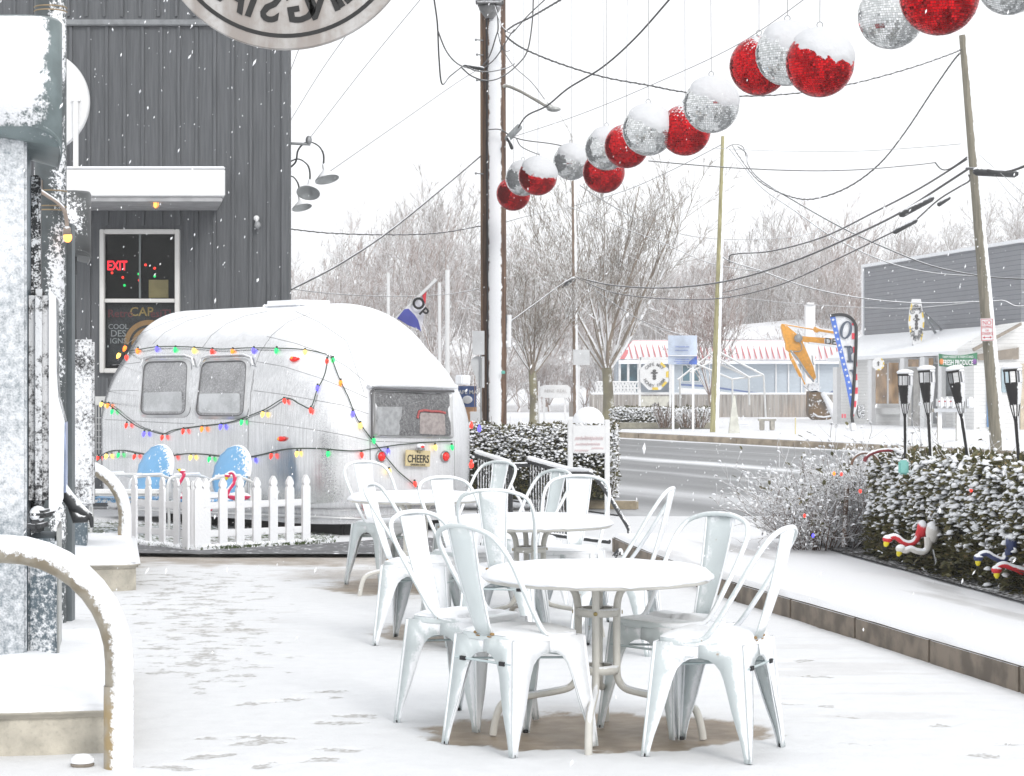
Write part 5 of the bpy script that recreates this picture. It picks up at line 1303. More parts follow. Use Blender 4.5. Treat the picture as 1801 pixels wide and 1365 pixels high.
mb=MB(); mb.box(at(1646,975,14.),(.012,.012,.25)); mb.tube([at(1640,965,13.95),at(1645,985,13.95),at(1645,1003,13.95)],.008,6); mb.build('ground_stake',snowy('stake_snow',(.05,.05,.05),.7,0,thr=.5),None,'dark stake with a snow lump below the white flamingo','stake')
# teal glass and red arch in hedge
mb=MB(); mb.bbox(at(1589,822,14.62),(.07,.03,.10),b=.012); mb.build('teal_plaque',plain('teal_glass',(.22,.50,.46),.25),None,'pale teal plaque standing in the hedge below the leftmost torch','plaque')
mb=MB(); c_=at(1562,812,15.2); P=[c_+Vector((.17*math.cos(a),0,.085*math.sin(a))) for a in [PI*k/14 for k in range(15)]]; mb.tube(P,.014,8); mb.build('hoop',snowy('dark_red_hoop',(.22,.03,.04),.5,0,d=UP,thr=.55,amp=.3),None,'dark red arched hoop poking out of the top of the hedge','hoop')
mb=MB(); c_=at(1522,818,15.4); P=[c_+Vector((.10*math.cos(a),0,.09*math.sin(a))) for a in [PI*k/14 for k in range(15)]]; mb.tube(P,.010,8); mb.build('hoop',snowy('brown_hoop',(.2,.12,.08),.5,0,d=UP,thr=.55,amp=.3),None,'small brown arched hoop left of the dark red one on the hedge','hoop')
# ---------------- lawn chairs, flamingos, fence, turf ----------------
M_BLUE=snowy('sky_blue_enamel',(.17,.40,.66),.35,0,d=(.3,-.8,.5),thr=.80,soft=.05,amp=.7,scale=30,fine=55,var=.04)
def lawnchair(x,y,rz,label,sn):
    t=thing('lawn_chair',label,'chair',(x,y,.0),rz,'blue shell-back lawn chairs'); W=WM[t.name]; n=28
    # local: faces +y. Shell back
    bc=Vector((0,-.26,.60)); tilt=.28
    Mb_=W@Matrix.Translation(bc)@Matrix.Rotation(PI/2+tilt,4,'X')
    mb=MB(); vs=[(0,0,-.03)];fs=[]
    for i in range(1,7):
        q=i/6
        for j in range(n):
            a=2*PI*j/n; fl=.012*math.cos(a*14)*q if math.sin(a)>-.3 else 0; vs.append((.235*q*math.cos(a),.255*q*math.sin(a),-.03*(1-q*q)+fl*.5))
    for j in range(n): fs.append((0,1+j,1+(j+1)%n))
    for i in range(5):
        for j in range(n): j2=(j+1)%n; fs.append((1+i*n+j,1+(i+1)*n+j,1+(i+1)*n+j2,1+i*n+j2))
    mb.add(vs,fs,0,True,Mb_)
    mb.build('shell_back',M_BLUE,t,mods=[('SOLIDIFY',dict(thickness=.03))])
    mb=MB(); P=[Mb_@Vector((.24*math.cos(a),.26*math.sin(a),.0)) for a in [-.1+ (PI+.2)*k/24 for k in range(25)]]; mb.tube(P,.020,7); mb.build('snow_rim',M_SNOW,t)
    mb=MB(); mb.bbox(W@Vector((0,.02,.36)),(.50,.50,.035),rz=rz,b=.015); mb.build('seat',M_BLUE,t)
    mb=MB(); mb.bbox(W@Vector((0,.02,.395)),(.49,.49,.05),rz=rz,b=.022); mb.build('seat_snow',M_SNOW,t)
    for s_ in (-1,1):
        mb=MB(); pr=[(.29,-.30,.50),(.29,-.10,.575),(.29,.18,.575),(.29,.27,.54),(.29,.29,.42),(.29,.27,.2),(.29,.27,.04),(.29,.22,.012),(.29,-.25,.012),(.29,-.3,.03)]
        mb.tube(bez([W@Vector((s_*a,b,c)) for a,b,c in pr],4),.014,8); mb.build('tube_arm',M_WHITEUP,t)
        mb=MB(); mb.bbox(W@Vector((s_*.29,.05,.592)),(.045,.32,.028),rz=rz,b=.012); mb.build('arm_snow',M_SNOW,t)
    mb=MB(); mb.tube([W@Vector((-.29,-.28,.34)),W@Vector((.29,-.28,.34))],.012,6); mb.tube([W@Vector((-.29,.24,.34)),W@Vector((.29,.24,.34))],.012,6); mb.tube([W@Vector((-.24,-.28,.34)),W@Vector((-.2,-.30,.6))],.012,6);mb.tube([W@Vector((.24,-.28,.34)),W@Vector((.2,-.30,.6))],.012,6); mb.build('cross_tube',M_WHITEUP,t)
    return t
lawnchair(-3.61,20.1,math.radians(139),'blue shell-back lawn chair at the left, its back speckled with snow, beside the trailer nose',1)
lawnchair(-2.83,19.8,math.radians(139),'blue shell-back lawn chair at the right, clean fluted back, behind the picket fence',0)
# long white glider arm and seat at far left
gl=thing('garden_glider','white tubular garden glider with blue seat edge, left of the lawn chairs','glider',(-3.8,19.6,.02))
mb=MB(); mb.bbox(at(235,866,19.3)+Vector((-.12,0,0)),(.75,.3,.05),b=.02); mb.bbox(at(205,835,19.8),(.5,.05,.035),b=.012); mb.build('arm_rail',M_WHITEUP,gl)
mb=MB(); mb.bbox(at(230,879,19.5)+Vector((-.1,0,0)),(.62,.3,.04),b=.012); mb.build('seat_edge',M_BLUE,gl)
mb=MB(); Y=19.4; mb.tube(bez([at(a,b,Y) for a,b in ((158,870),(160,930),(165,945),(200,948),(205,940),(236,900),(234,870))],4),.013,8); mb.tube([at(a,b,Y) for a,b in ((232,876),(236,940),(242,946))],.013,8); mb.build('tube_frame',M_WHITEUP,gl)
legs_mat=plain('red_leg_rod',(.55,.03,.05),.4)
PK='pink plastic flamingos behind the picket fence'
flamingo('pink plastic flamingo with yellow beak turned left, behind the left run of pickets',None,[(321,829),(323,836),(316,848),(311,858),(311,868),(318,874),(328,870)],3.6,(329,868),8,(.72,.04,.13),18.55,PK,(-.9,0,.35),legs=[[(328,880),(329,925),(328,955)],[(330,880),(330,955)]])
flamingo('pink plastic flamingo with arched neck behind the front pickets, right of the fence corner',None,[(400,836),(404,832),(410,832),(413,840),(411,850),(402,862),(398,872)],3.6,(420,873),11,(.72,.04,.13),18.7,PK,(-.3,0,-1),legs=[[(416,888),(420,900),(416,925),(420,957)],[(419,888),(423,905),(419,957)]],bodysc=(1.9,.6,.7))
flamingo('pink plastic flamingo mostly hidden right behind the fence corner post',None,[(358,880),(359,893),(362,900),(367,898)],3.2,(367,893),7,(.72,.04,.13),18.5,PK,(-.3,0,-1),legs=[[(364,905),(366,930),(362,945),(366,957)]])
# turf mat
turf=[(-3.75,18.75),(-3.35,18.55),(-2.72,17.86),(-1.75,18.62),(-1.6,19.15),(-2.3,19.9),(-3.4,20.9),(-4.6,21.6),(-4.6,19.8)]
m,t,p=newmat('snowy_turf'); n1=noise_(t,30,4); n2=noise_(t,4,4)
t.links.new(mixc(t,ramp_(t,math_(t,'ADD',n1,math_(t,'MULTIPLY',n2,.5)),.68,.80),(.05,.075,.02),SNOW),p.inputs['Base Color']); p.inputs['Roughness'].default_value=.9; bump_(t,n1,.8,.03,p)
mb=MB(); mb.prism(turf,.055); 
r=random.Random(4); vs=[];fs=[]
for i in range(len(turf)):
    a=Vector(turf[i]);b=Vector(turf[(i+1)%len(turf)]); L=(b-a).length
    for k in range(int(L*160)):
        q=a.lerp(b,r.random()); q=Vector((q.x+r.gauss(0,.02),q.y+r.gauss(0,.02),.025+.03*r.random())); d=Vector((r.gauss(0,.02),r.gauss(0,.02)-.01,.02+.02*r.random())); n=len(vs)
        vs+= [q,q+Vector((.006,0,0)),q+d]; fs.append((n,n+1,n+2))
mb.add(vs,fs); mb.build('turf_mat',m,None,'green artificial turf mat dusted with snow under the picket fence','mat')
mb=MB()
for (a,b) in (((-3.36,18.58),(-2.73,17.9)),((-2.73,17.9),(-1.76,18.66))):
    P=[]
    for k in range(30):
        q=Vector(a).lerp(Vector(b),k/29); P.append((q.x,q.y+.015,.045+.012*noise.noise(Vector((q.x*12,q.y*9,0)))))
    mb.tube(P,[.035+.012*noise.noise(Vector((k*.9,0,0))) for k in range(30)],8)
mb.build('snow_ridge',M_SNOW,None,'ridge of snow along the foot of the picket fence','snow')
# picket fence
M_PICK=snowy('picket_white_paint',(.66,.655,.66),.5,0,d=(.6,-.8,.1),thr=.72,soft=.1,amp=.5,scale=16,var=.03,bump=.9,fine=45)
fz=thing('picket_fence','low white picket fence with a corner, standing on turf in front of the trailer','fence',(-2.73,17.9,.03))
def picket(x,y,ang,h,wd,crust):
    mb=MB(); out=[(-wd/2,0),(wd/2,0),(wd/2,h-.115),(wd/2-.004,h-.10),(wd/2-.014,h-.09),(wd/2-.012,h-.082),(wd/2-.004,h-.07),(wd/2-.006,h-.045),(.012,h-.008),(0,h)]
    out+= [(-a,b) for a,b in out[:-1][::-1] if b>0]
    out=[(-wd/2,0)]+out[1:]
    Mx=Matrix.Translation((x,y,.03))@Matrix.Rotation(ang,4,'Z')@Matrix(((1,0,0,0),(0,0,1,-.01),(0,1,0,0),(0,0,0,1)))
    mb.prism(out,.02+crust,Mx); o=mb.build('picket',M_PICK,fz); 
    return o
cpx,cpy=-2.73,17.9
n=7; ex,ey=-1.80,18.62
for k in range(1,8):
    q=(k-.15)/7; x=cpx+(ex-cpx)*q; y=cpy+(ey-cpy)*q; picket(x,y,math.atan2(ey-cpy,ex-cpx)+PI*.0,.61+.006*math.sin(k*3),.078,.012)
lx,ly=-3.36,18.58
for k in range(1,5):
    q=k/4.2; picket(cpx+(lx-cpx)*q,cpy+(ly-cpy)*q,math.atan2(ly-cpy,lx-cpx)+PI,.61,.075,.004)
mb=MB(); mb.bbox((cpx+.01,cpy+.03,.33),(.05,.05,.58),rz=.75,b=.01); mb.build('corner_post',M_PICK,fz)
picket(cpx+.06,cpy+.02,.7,.62,.085,.016); picket(cpx-.04,cpy+.02,-.8+PI,.62,.08,.01)
for z in (.16,.40):
    for (a,b) in (((cpx,cpy),(ex,ey)),((cpx,cpy),(lx,ly))):
        d=Vector(b)-Vector(a); c_=(Vector(a)+Vector(b))/2; mb=MB(); mb.bbox((c_.x,c_.y+.035,z),(d.length,.03,.06),rz=math.atan2(d.y,d.x),b=.006); mb.build('rail',M_PICK,fz)
# ---------------- black railing and handrail ----------------
rl=thing('black_railing','black metal railing with snow on its two sloping top rails behind the tables','railing',at(960,930,20.2))
Y=20.3
def runrail(xa,ya,xb,yb,ba,bb,n,Ya,Yb):
    mb=MB(); A=at(xa,ya,Ya);B=at(xb,yb,Yb); mb.tube([A,B],.026,8); mb.build('top_rail',M_DARKUP,rl)
    mb=MB(); mb.tube([A+Vector((0,0,.03)),B+Vector((0,0,.03))],.024,8); mb.build('snow_strip',M_SNOW,rl)
    for k in range(n):
        q=(k+.5)/n; T_=A.lerp(B,q); bo=at(ba[0]+(bb[0]-ba[0])*q,ba[1]+(bb[1]-ba[1])*q,Ya+(Yb-Ya)*q); bo.x=T_.x; mb=MB(); mb.tube([T_,bo],.010,6); mb.build('baluster',M_DARK,rl)
    mb=MB(); mb.tube([at(ba[0],ba[1],Ya),at(bb[0],bb[1],Yb)],.014,6); mb.build('bottom_rail',M_DARKUP,rl)
runrail(838,800,896,818,(838,905),(896,925),12,20.8,20.4)
runrail(930,811,998,830,(930,930),(998,948),14,20.3,20.0)
mb=MB(); mb.tube([at(896,818,20.4),at(930,817,20.3)],.024,8); mb.tube([at(898,822,20.4),at(898,940,20.4)],.022,8); mb.tube([at(998,832,20.),at(999,945,20.)],.022,8); mb.build('rail_post',M_DARKUP,rl)
mb=MB(); mb.tube(bez([at(a,b,Y_) for a,b,Y_ in ((998,835,20.),(1022,833,19.8),(1042,836,19.5),(1062,858,19.2),(1085,895,18.8),(1102,922,18.6),(1107,935,18.5),(1104,948,18.5),(1096,956,18.5))],5),.021,8); mb.build('hand_rail',M_DARK,rl)
mb=MB(); mb.tube([at(998,831,20.)+Vector((0,0,.03)),at(1022,830,19.8)+Vector((0,0,.02)),at(1040,833,19.6)+Vector((0,0,.02))],.022,8); mb.tube(bez([at(a,b,20.) for a,b in ((898,850),(905,865),(915,880),(921,900))],4),.014,6); mb.build('snowy_curve',M_SNOW,rl)
mb=MB(); mb.tube([at(950,938,18.9),at(1072,953,18.3)],.020,8); mb.build('lower_rail',M_DARKUP,rl)
mb=MB(); mb.tube(bez([at(a,b,16.8) for a,b in ((1080,980),(1086,972),(1091,968),(1093,976))],4),[.02]*13,8); mb.build('cane_hook',M_DARK,None,'small black hooked end of a buried rail beside the kerb start','hook')
# ---------------- small sale sign on posts by the left hedge ----------------
ss=thing('street_side_sign','white signboard on two white posts before the clipped hedge, faint red script','sign',gnd(1037,905))
Y=22.5
for x_ in (1003,1068):
    mb=MB(); mb.bbox((at(x_,0,Y).x,Y,(at(0,738,Y).z+.0)/2),(.055,.055,at(0,738,Y).z),b=.006); mb.build('post',M_PURE,ss)
a=at(1007,797,Y);b=at(1064,748,Y); mb=MB(); mb.bbox(((a.x+b.x)/2,Y-.01,(a.z+b.z)/2),(b.x-a.x,.04,b.z-a.z),b=.005); pn=mb.build('panel',M_PURE,ss)
a=at(1035,744,Y); mb=MB(); mb.lathe([(.0,-.03),(.165,-.03),(.175,0),(.165,.03),(0,.03)],32,frame(a,(1,0,0),z=(0,-1,0)),a0=0,a1=PI); mb.build('rounded_top',M_SNOW,ss)
MPK=plain('faded_red_script',(.74,.60,.61),.7)
mb=MB(); rs=random.Random(12)
for (x0,x1,yy,amp) in ((1011,1062,772,4.5),(1012,1056,782,3.),(1040,1062,789,2.5),(1010,1036,793,2.5)):
    P=[]; k=int((x1-x0)*1.6)
    for j in range(k): q=x0+(x1-x0)*j/k; P.append(at(q,yy+amp*math.sin(j*1.25)*rs.uniform(.5,1)-abs(math.sin(j*.4))*amp*.3,Y-.034))
    mb.tube(P,.003,4)
mb.build('faded_script',MPK,pn)
# ---------------- far side of the street ----------------
def pt_plane(px,py,P0,d,off=0.):
    d=Vector((d[0],d[1],0)).normalized(); n_=Vector((d.y,-d.x,0)); 
    if n_.y>0: n_=-n_
    D=at(px,py,1.)-CAMP; P=Vector(P0)+n_*off
    t=(P-CAMP).dot(n_)/D.dot(n_); return CAMP+D*t
def pslab(mb,pts,pl,o0,o1,mi=0):
    """polygon traced on a vertical plane, given thickness between offsets o0<o1 towards the viewer"""
    n_=Vector((pl[1][1],-pl[1][0],0)).normalized()
    if n_.y>0: n_=-n_
    f=[pt_plane(x,y,pl[0],pl[1],o1) for x,y in pts]; n=len(f)
    a=[q+n_*(o0-o1) for q in f]; b=f
    area=sum(pts[i][0]*pts[(i+1)%n][1]-pts[(i+1)%n][0]*pts[i][1] for i in range(n))
    if area<0: a=a[::-1];b=b[::-1]
    return mb.add(a+b,[tuple(range(n)),tuple(range(n,2*n))[::-1]]+[(i,n+i,n+(i+1)%n,(i+1)%n) for i in range(n)],mi)
def rect(x0,y0,x1,y1): return [(x0,y0),(x1,y0),(x1,y1),(x0,y1)]
def front(Y): return ((0,Y,0),(1,0))
def siding(name,c,pitch=.12,soff=0,dark=.75):
    m,t,p=newmat(name); g=t.nodes.new('ShaderNodeNewGeometry'); sx=t.nodes.new('ShaderNodeSeparateXYZ'); t.links.new(g.outputs['Position'],sx.inputs[0])
    fr=math_(t,'FRACT',math_(t,'DIVIDE',sx.outputs['Z'],pitch)); ln=math_(t,'LESS_THAN',fr,.12)
    n=noise_(t,2,4); base=mixc(t,ramp_(t,n,.3,.7),tuple(q*.93 for q in c),c)
    t.links.new(mixc(t,ln,base,tuple(q*dark for q in c)),p.inputs['Base Color']); p.inputs['Roughness'].default_value=.6; bump_(t,fr,.6,.02,p); return m
M_SID=siding('white_clapboard',(.80,.80,.79),.11)
M_GSID=siding('grey_clapboard',(.225,.235,.26),.155,dark=.5)
PA=((11.7,75.5,0),(2.8,-9.5)); PG=((13.3,80,0),(2.6,-14)); PF=front(63.5)
shop=thing('corner_shop','white clapboard shop across the street under a tall grey parapet wall','shop',(13.4,70,.15))
mb=MB(); pslab(mb,[(1476,622),(1713,606),(1713,760),(1476,746)],PA,-3,0); mb.build('side_wall',M_SID,shop)
mb=MB(); pslab(mb,[(1713,612),(1797,566),(1870,566),(1870,762),(1713,760)],PF,-3,0); mb.build('gable_wall',M_SID,shop)
mb=MB(); pslab(mb,[(1517,470),(1796,424),(1796,572),(1517,590)],PG,-.3,0); pw=mb.build('parapet_wall',M_GSID,shop)
mb=MB(); pslab(mb,[(1514,466),(1801,419),(1801,425),(1514,471)],PG,-.3,.12); pslab(mb,[(1515,466),(1518,466),(1518,590),(1515,590)],PG,-.2,.05); mb.build('snow_coping',M_SNOW,pw)
mb=MB(); pslab(mb,[(1797,421),(1880,400),(1880,640),(1797,640)],((16.2,66,0),(1,0)),-4,0); mb.build('cream_wall',plain('cream_render',(.62,.60,.56),.7),shop)
# snowy roof plane (sloping from parapet to eave)
mb=MB(); A=pt_plane(1455,630,*PA,off=.6);B=pt_plane(1713,615,*PA,off=.6);Cc=pt_plane(1797,569,*PG,off=.1);Dd=pt_plane(1517,590,*PG,off=.1)
mb.add([A,B,Cc,Dd]+[v-Vector((0,0,.12)) for v in (A,B,Cc,Dd)],[(0,1,2,3),(4,7,6,5),(0,4,5,1),(1,5,6,2),(2,6,7,3),(3,7,4,0)]); mb.build('snowy_roof',M_SNOW,shop)
mb=MB(); pslab(mb,[(1455,630),(1712,616),(1712,622),(1455,636)],PA,.3,.5); mb.build('fascia',M_PURE,shop)
mb=MB(); pslab(mb,[(1712,613),(1797,567),(1797,572),(1714,618)],PF,.2,.4); pslab(mb,[(1716,624),(1792,611),(1792,632),(1722,634)],PF,.02,.12); mb.build('rake_board',plain('weathered_brown_board',(.28,.24,.20),.8),shop)
M_WARMGL=plain('warm_lit_glass',(.30,.19,.10),.15,0,var=.6,scale=1.6,emit=(1,.6,.3),es=.04); M_DKGL=plain('dark_glass',(.16,.17,.18),.12,0,var=.5,scale=2)
for (x0,y0,x1,y1,m_) in ((1538,640,1559,710,M_WARMGL),(1563,638,1580,710,M_WARMGL),(1593,632,1615,645,M_WARMGL),(1625,630,1641,644,M_WARMGL),(1641,640,1648,745,M_DKGL),(1661,648,1706,697,M_DKGL)):
    mb=MB(); pslab(mb,rect(x0-2,y0-2,x1+2,y1+2),PA,.01,.06); fr_=mb.build('window',M_PURE,shop); mb=MB(); pslab(mb,rect(x0,y0,x1,y1),PA,.05,.075); mb.build('pane',m_,fr_)
mb=MB(); pslab(mb,rect(1592,650,1616,752),PA,.02,.06); d_=mb.build('door',plain('pale_grey_door',(.55,.54,.52),.6),shop); mb=MB(); pslab(mb,rect(1603,652,1605,750),PA,.06,.08); mb.build('panel_joint',M_STEEL,d_)
mb=MB(); pslab(mb,rect(1535,718,1582,729),PA,.02,.25); mb.build('window_box',M_WHITEUP,shop)
for x0,x1,yt in ((1526,1533,634),(1583,1590,630),(1618,1626,628),(1650,1656,626),(1465,1472,646)):
    mb=MB(); pslab(mb,rect(x0,yt,x1,751),PA,.45,.6); mb.build('porch_post',M_PURE,shop)
mb=MB(); pslab(mb,[(1500,752),(1713,757),(1713,762),(1500,757)],PA,0,.7); mb.build('porch_floor',plain('brown_sill',(.25,.2,.17),.8),shop)
mb=MB(); pslab(mb,rect(1736,646,1746,751),PF,.02,.06); mb.build('door',plain('blue_door',(.10,.22,.42),.5),shop,label='narrow blue door')
mb=MB(); pslab(mb,rect(1762,648,1776,690),PF,.02,.06); mb.build('shutter',plain('pale_blue_shutter',(.35,.45,.5),.5),shop)
mb=MB(); pslab(mb,rect(1795,640,1870,758),PF,.03,.08); mb.build('boarded_bay',plain('tan_board',(.55,.47,.36),.7),shop)
mb=MB(); pslab(mb,rect(1714,675,1726,693),PA,.62,.66); mb.build('black_poster',M_BLACK,None,'small black poster on the shop wall left of the blue door','poster')
# banner
bn=thing('produce_banner','green FRESH PRODUCE banner hanging from the shop eave','banner',pt_plane(1684,646,*PF))
mb=MB(); YB=62.5; vs=[];fs=[]
for i in range(13):
    q=i/12; sag=4*math.sin(PI*q); vs.append(at(1651+68*q,622+2*q*-1+sag,YB)); vs.append(at(1652+66*q,644-2*q+sag*.6,YB))
for i in range(12): fs.append((2*i,2*i+1,2*i+3,2*i+2))
mb.add(vs,fs,0,True); mb.build('cloth',plain('green_vinyl',(.04,.20,.10),.6,var=.2,scale=3),bn,mods=[('SOLIDIFY',dict(thickness=.02))])
text('FRESH PRODUCE',.19,frame(at(1685,638,YB-.06),(1,0,0),z=(0,-1,0))@Matrix.Diagonal((.62,1.15,1,1)),M_PURE,'lettering',bn,bold=.02)
text('FARM MARKET & FARM STAND',.11,frame(at(1685,628,YB-.06),(1,0,0),z=(0,-1,0))@Matrix.Diagonal((.6,1,1,1)),M_PURE,'small_lettering',bn)
for xx,c in ((1656,(.6,.2,.05)),(1714,(.2,.08,.3))): mb=MB(); mb.ball(at(xx,636,YB-.05),.07,8,6,sc=(1,.3,1.3)); mb.build('fruit_print',plain('fruit%d'%xx,c,.6),bn)
# honey hexagon sign on the roof and the small round one
M_YEL=plain('yellow_sign_paint',(.75,.55,.08),.5)
def hexsign(name,label,cx,cy,rx,ry,Y,txt,parts,cat='sign',braces=()):
    t=thing(name,label,cat,at(cx,cy+ry,Y)); 
    o=[(cx+rx*math.cos(PI/8+PI/4*k),cy+ry*math.sin(PI/8+PI/4*k)) for k in range(8)] if parts=='oct' else [(cx,cy-ry),(cx+rx*.55,cy-ry),(cx+rx*.75,cy-ry*.55),(cx+rx,cy-ry*.1),(cx+rx*.9,cy+ry*.35),(cx+rx*.5,cy+ry*.95),(cx-rx*.3,cy+ry),(cx-rx*.75,cy+ry*.5),(cx-rx,cy),(cx-rx*.85,cy-ry*.5),(cx-rx*.55,cy-ry)]
    pl=front(Y); mb=MB(); pslab(mb,o,pl,-.1,0); b=mb.build('panel',M_PURE,t)
    mb=MB(); n=len(o)
    for k in (0,1,6,7) if parts=='oct' else (2,3,4,7,8,9):
        a=Vector(o[k]).lerp(Vector(o[(k+1)%n]),.15);b2=Vector(o[k]).lerp(Vector(o[(k+1)%n]),.7); c=Vector((cx,cy)); pslab(mb,[tuple(a),tuple(b2),tuple(b2.lerp(c,.18)),tuple(a.lerp(c,.18))],pl,.0,.015)
    mb.build('yellow_cell',M_YEL,t)
    s_=Y/F; mb=MB()
    for word,a0,sg_,rr in txt:
        k=len(word)
        for i,ch in enumerate(word):
            if ch==' ': continue
            th=a0-sg_*(i-(k-1)/2)*.24
            x_=cx+rx*rr*math.cos(th); y_=cy-ry*rr*math.sin(th)
            M_=frame(at(x_,y_,Y-.02),(1,0,0),z=(0,-1,0))@Matrix.Rotation(th-PI/2 if sg_>0 else th+PI/2,4,'Z')
            text(ch,ry*.27*s_,M_,None,mb=mb,depth=.004,bold=.02)
    mb.build('lettering',plain('grey_lettering',(.25,.25,.26),.7),t)
    mb=MB()
    for q in (-.28,-.12,.05,.2): mb.ball(at(cx,cy+ry*q,Y-.02),ry*s_*.09,8,6,sc=(.8 if rx<ry*.6 else 1.3,.3,1))
    for sg_ in (-1,1): mb.ball(at(cx+sg_*rx*.14,cy-ry*.15,Y-.02),ry*s_*.08,8,6,sc=(1.2,.3,.6))
    mb.build('bee_emblem',plain('dark_bee_emblem',(.10,.10,.10),.6),t)
    if braces:
        mb=MB()
        for (a,b,c,d,Yb) in braces: mb.tube([at(a,b,Y+.05),at(c,d,Yb)],.05,6)
        mb.build('brace',M_STEEL,t)
    return t
TX_=[('CAPE MAY',PI/2,1,.68),('HONEY FARM',-PI/2,-1,.68)]
hexsign('honey_farm_sign','tall narrow white and yellow bee sign braced on the shop roof','x' and 1612,568,14,42,72.,TX_,'hex',braces=((1618,545,1648,592,78),(1622,548,1662,586,80),(1606,608,1650,592,78),(1616,608,1660,588,79))) if False else None
hexsign('honey_farm_sign','tall narrow white and yellow bee sign braced on the shop roof',1612,568,14,42,70.,TX_,'hex',braces=((1618,545,1648,590,71.5),(1622,548,1660,585,72),(1606,608,1650,592,71.5)))
hexsign('round_shop_sign','small round white bee sign beside the warm shop window',1545,640,11,12,69.,[],'oct')
st_=hexsign('honey_stand_sign','octagonal white bee sign with yellow edge cells in a white frame before the blue building',1151,660,27,28,71.,TX_,'oct')
mb=MB(); Y=71.2
for xx in (1125.5,1179): pslab(mb,rect(xx-2,628,xx+2,742),front(Y),-.12,.0)
pslab(mb,rect(1126,628,1178,633),front(Y),-.1,.0); pslab(mb,rect(1126,690,1178,694),front(Y),-.1,-.02); mb.build('frame',M_PURE,st_)
mb=MB(); pslab(mb,rect(1127.6,697,1177,745),front(Y),-.06,.0); pb_=mb.build('lower_panel',plain('beige_panel',(.55,.54,.48),.7),st_)
mb=MB(); c_=at(1152,718,Y-.03); s_=Y/F
mb.tube([c_+Vector((0,0,10*s_)),c_+Vector((0,0,-9*s_))],.02,5); mb.tube([c_+Vector((8*s_*math.cos(a),0,8*s_*math.sin(a)-1*s_)) for a in [PI+PI*k/10 for k in range(11)]],.02,5); mb.tube([c_+Vector((-5*s_,0,6*s_)),c_+Vector((5*s_,0,6*s_))],.018,5); mb.build('anchor_emblem',plain('dark_anchor',(.12,.12,.12),.6),pb_)
# mailboxes
mbx=thing('mailbox_stand','row of white mailboxes on a weathered wooden stand between two torches','mailboxes',gnd(1680,775,.15)); Y=50.
mb=MB()
for xx in (1653,1686): pslab(mb,rect(xx-3.5,722,xx+3.5,776),front(Y),-.1,.0)
pslab(mb,rect(1643,719,1700,725),front(Y),-.4,.05); mb.build('wooden_stand',snowy('old_post',(.32,.29,.24),.8,0,thr=.35,amp=.5),mbx)
for k,xx in enumerate((1652,1662,1672,1687,1703)):
    mb=MB(); a=at(xx,708,Y); mb.bbox(a+Vector((0,-.1,0)),(.125 if k<3 else .17,.45,.26),b=.04); o=mb.build('mailbox',M_WHITE,mbx)
    if k<4: mb=MB(); mb.bbox(at(xx,706,Y-.35),(.045,.01,.03),b=.002); mb.build('red_flag',plain('red_tab%d'%k,(.4,.08,.1),.6),o)
# signs on poles
def woodpole(name,label,base,top,r0,r1,mat,group=None,**kw):
    t=thing(name,label,'utility pole',base,0,group); d=(Vector(top)-Vector(base))
    mb=MB(); mb.tube([Vector(base)+d*(k/10)-Vector((0,0,.1 if k==0 else 0)) for k in range(11)],[r0+(r1-r0)*k/10 for k in range(11)],16); mb.build('shaft',mat,t); return t
M_POLEB=snowy('pole_wood_windward',(.19,.115,.075),.85,0,d=(.12,-1,0),thr=.86,soft=.03,amp=.11,scale=9,var=.35,c2=(.09,.055,.04),stretch=(6,6,.4),vscale=5,fine=60)
M_POLER=snowy('pole_wood_snow_right',(.28,.255,.20),.85,0,d=(.97,-.25,0),thr=.50,soft=.06,amp=.30,scale=7,var=.3,c2=(.19,.175,.135),stretch=(5,5,.4),vscale=5,fine=60)
M_POLEG=snowy('pole_green_wood',(.36,.33,.17),.85,0,d=(.85,-.5,0),thr=.62,soft=.06,amp=.2,scale=8,var=.25,stretch=(5,5,.4),vscale=5)
P1=woodpole('utility_pole','big brown utility pole with a wide stripe of plastered snow, behind the trailer',gnd(869,840,.0) if False else Vector((at(869,0,32.).x,32.,0)),at(868,-230,32.),.194,.178,M_POLEB)
mb=MB(); mb.tube([at(849,760,31.95),at(847.5,-60,31.95)],.028,8); mb.build('conduit',plain('brown_conduit',(.25,.16,.10),.7),P1)
mb=MB(); mb.tube([at(858,745,31.80),at(856,20,31.80)],.016,6); mb.build('ground_wire',M_BLACK,P1)
mb=MB(); mb.bbox(at(861,2,31.70),(.42,.42,.10),b=.03); mb.lathe([(.06,-.18),(.15,-.06),(.17,0)],12,Matrix.Translation(at(861,12,31.80))); mb.build('equipment_bracket',snowy('bracket_grey',(.28,.28,.28),.6,0,thr=.6,amp=.4),P1)
mb=MB(); P=bez([at(a,b,31.90) for a,b in ((884,153),(893,151),(915,160),(940,174),(962,187))],5); mb.tube(P,.028,8); mb.build('lamp_arm',snowy('arm_grey',(.32,.31,.28),.6,0,d=UP,thr=.7,amp=.3),P1)
mb=MB(); mb.ball(at(974,192,31.90),.10,14,8,sc=(1.1,.7,.42)); mb.tube([at(960,184,31.90),at(970,190,31.90)],.045,8); mb.build('lamp_head',plain('lamp_head_grey',(.42,.43,.42),.35,.3),P1)
mb=MB(); mb.tube([at(894,554,32),at(893,611,32)],.052,14); mb.build('grey_canister',snowy('canister',(.22,.24,.27),.5,0,d=(.7,-.5,0),thr=.25,amp=.4),P1)
mb=MB(); mb.bbox(at(885,655,31.75),(.06,.02,.05),b=.008); mb.build('teal_tag',plain('teal_tag',(.15,.5,.42),.5),P1)
for k,(yy) in enumerate((70,96,121,141,305)):
    mb=MB(); mb.tube([at(838+ (k%2)*2,yy,31.90),at(850,yy+1,31.90)],.010,5); mb.ball(at(837+(k%2)*2,yy,31.90),.02,6,5); mb.build('bolt',M_STEEL,P1)
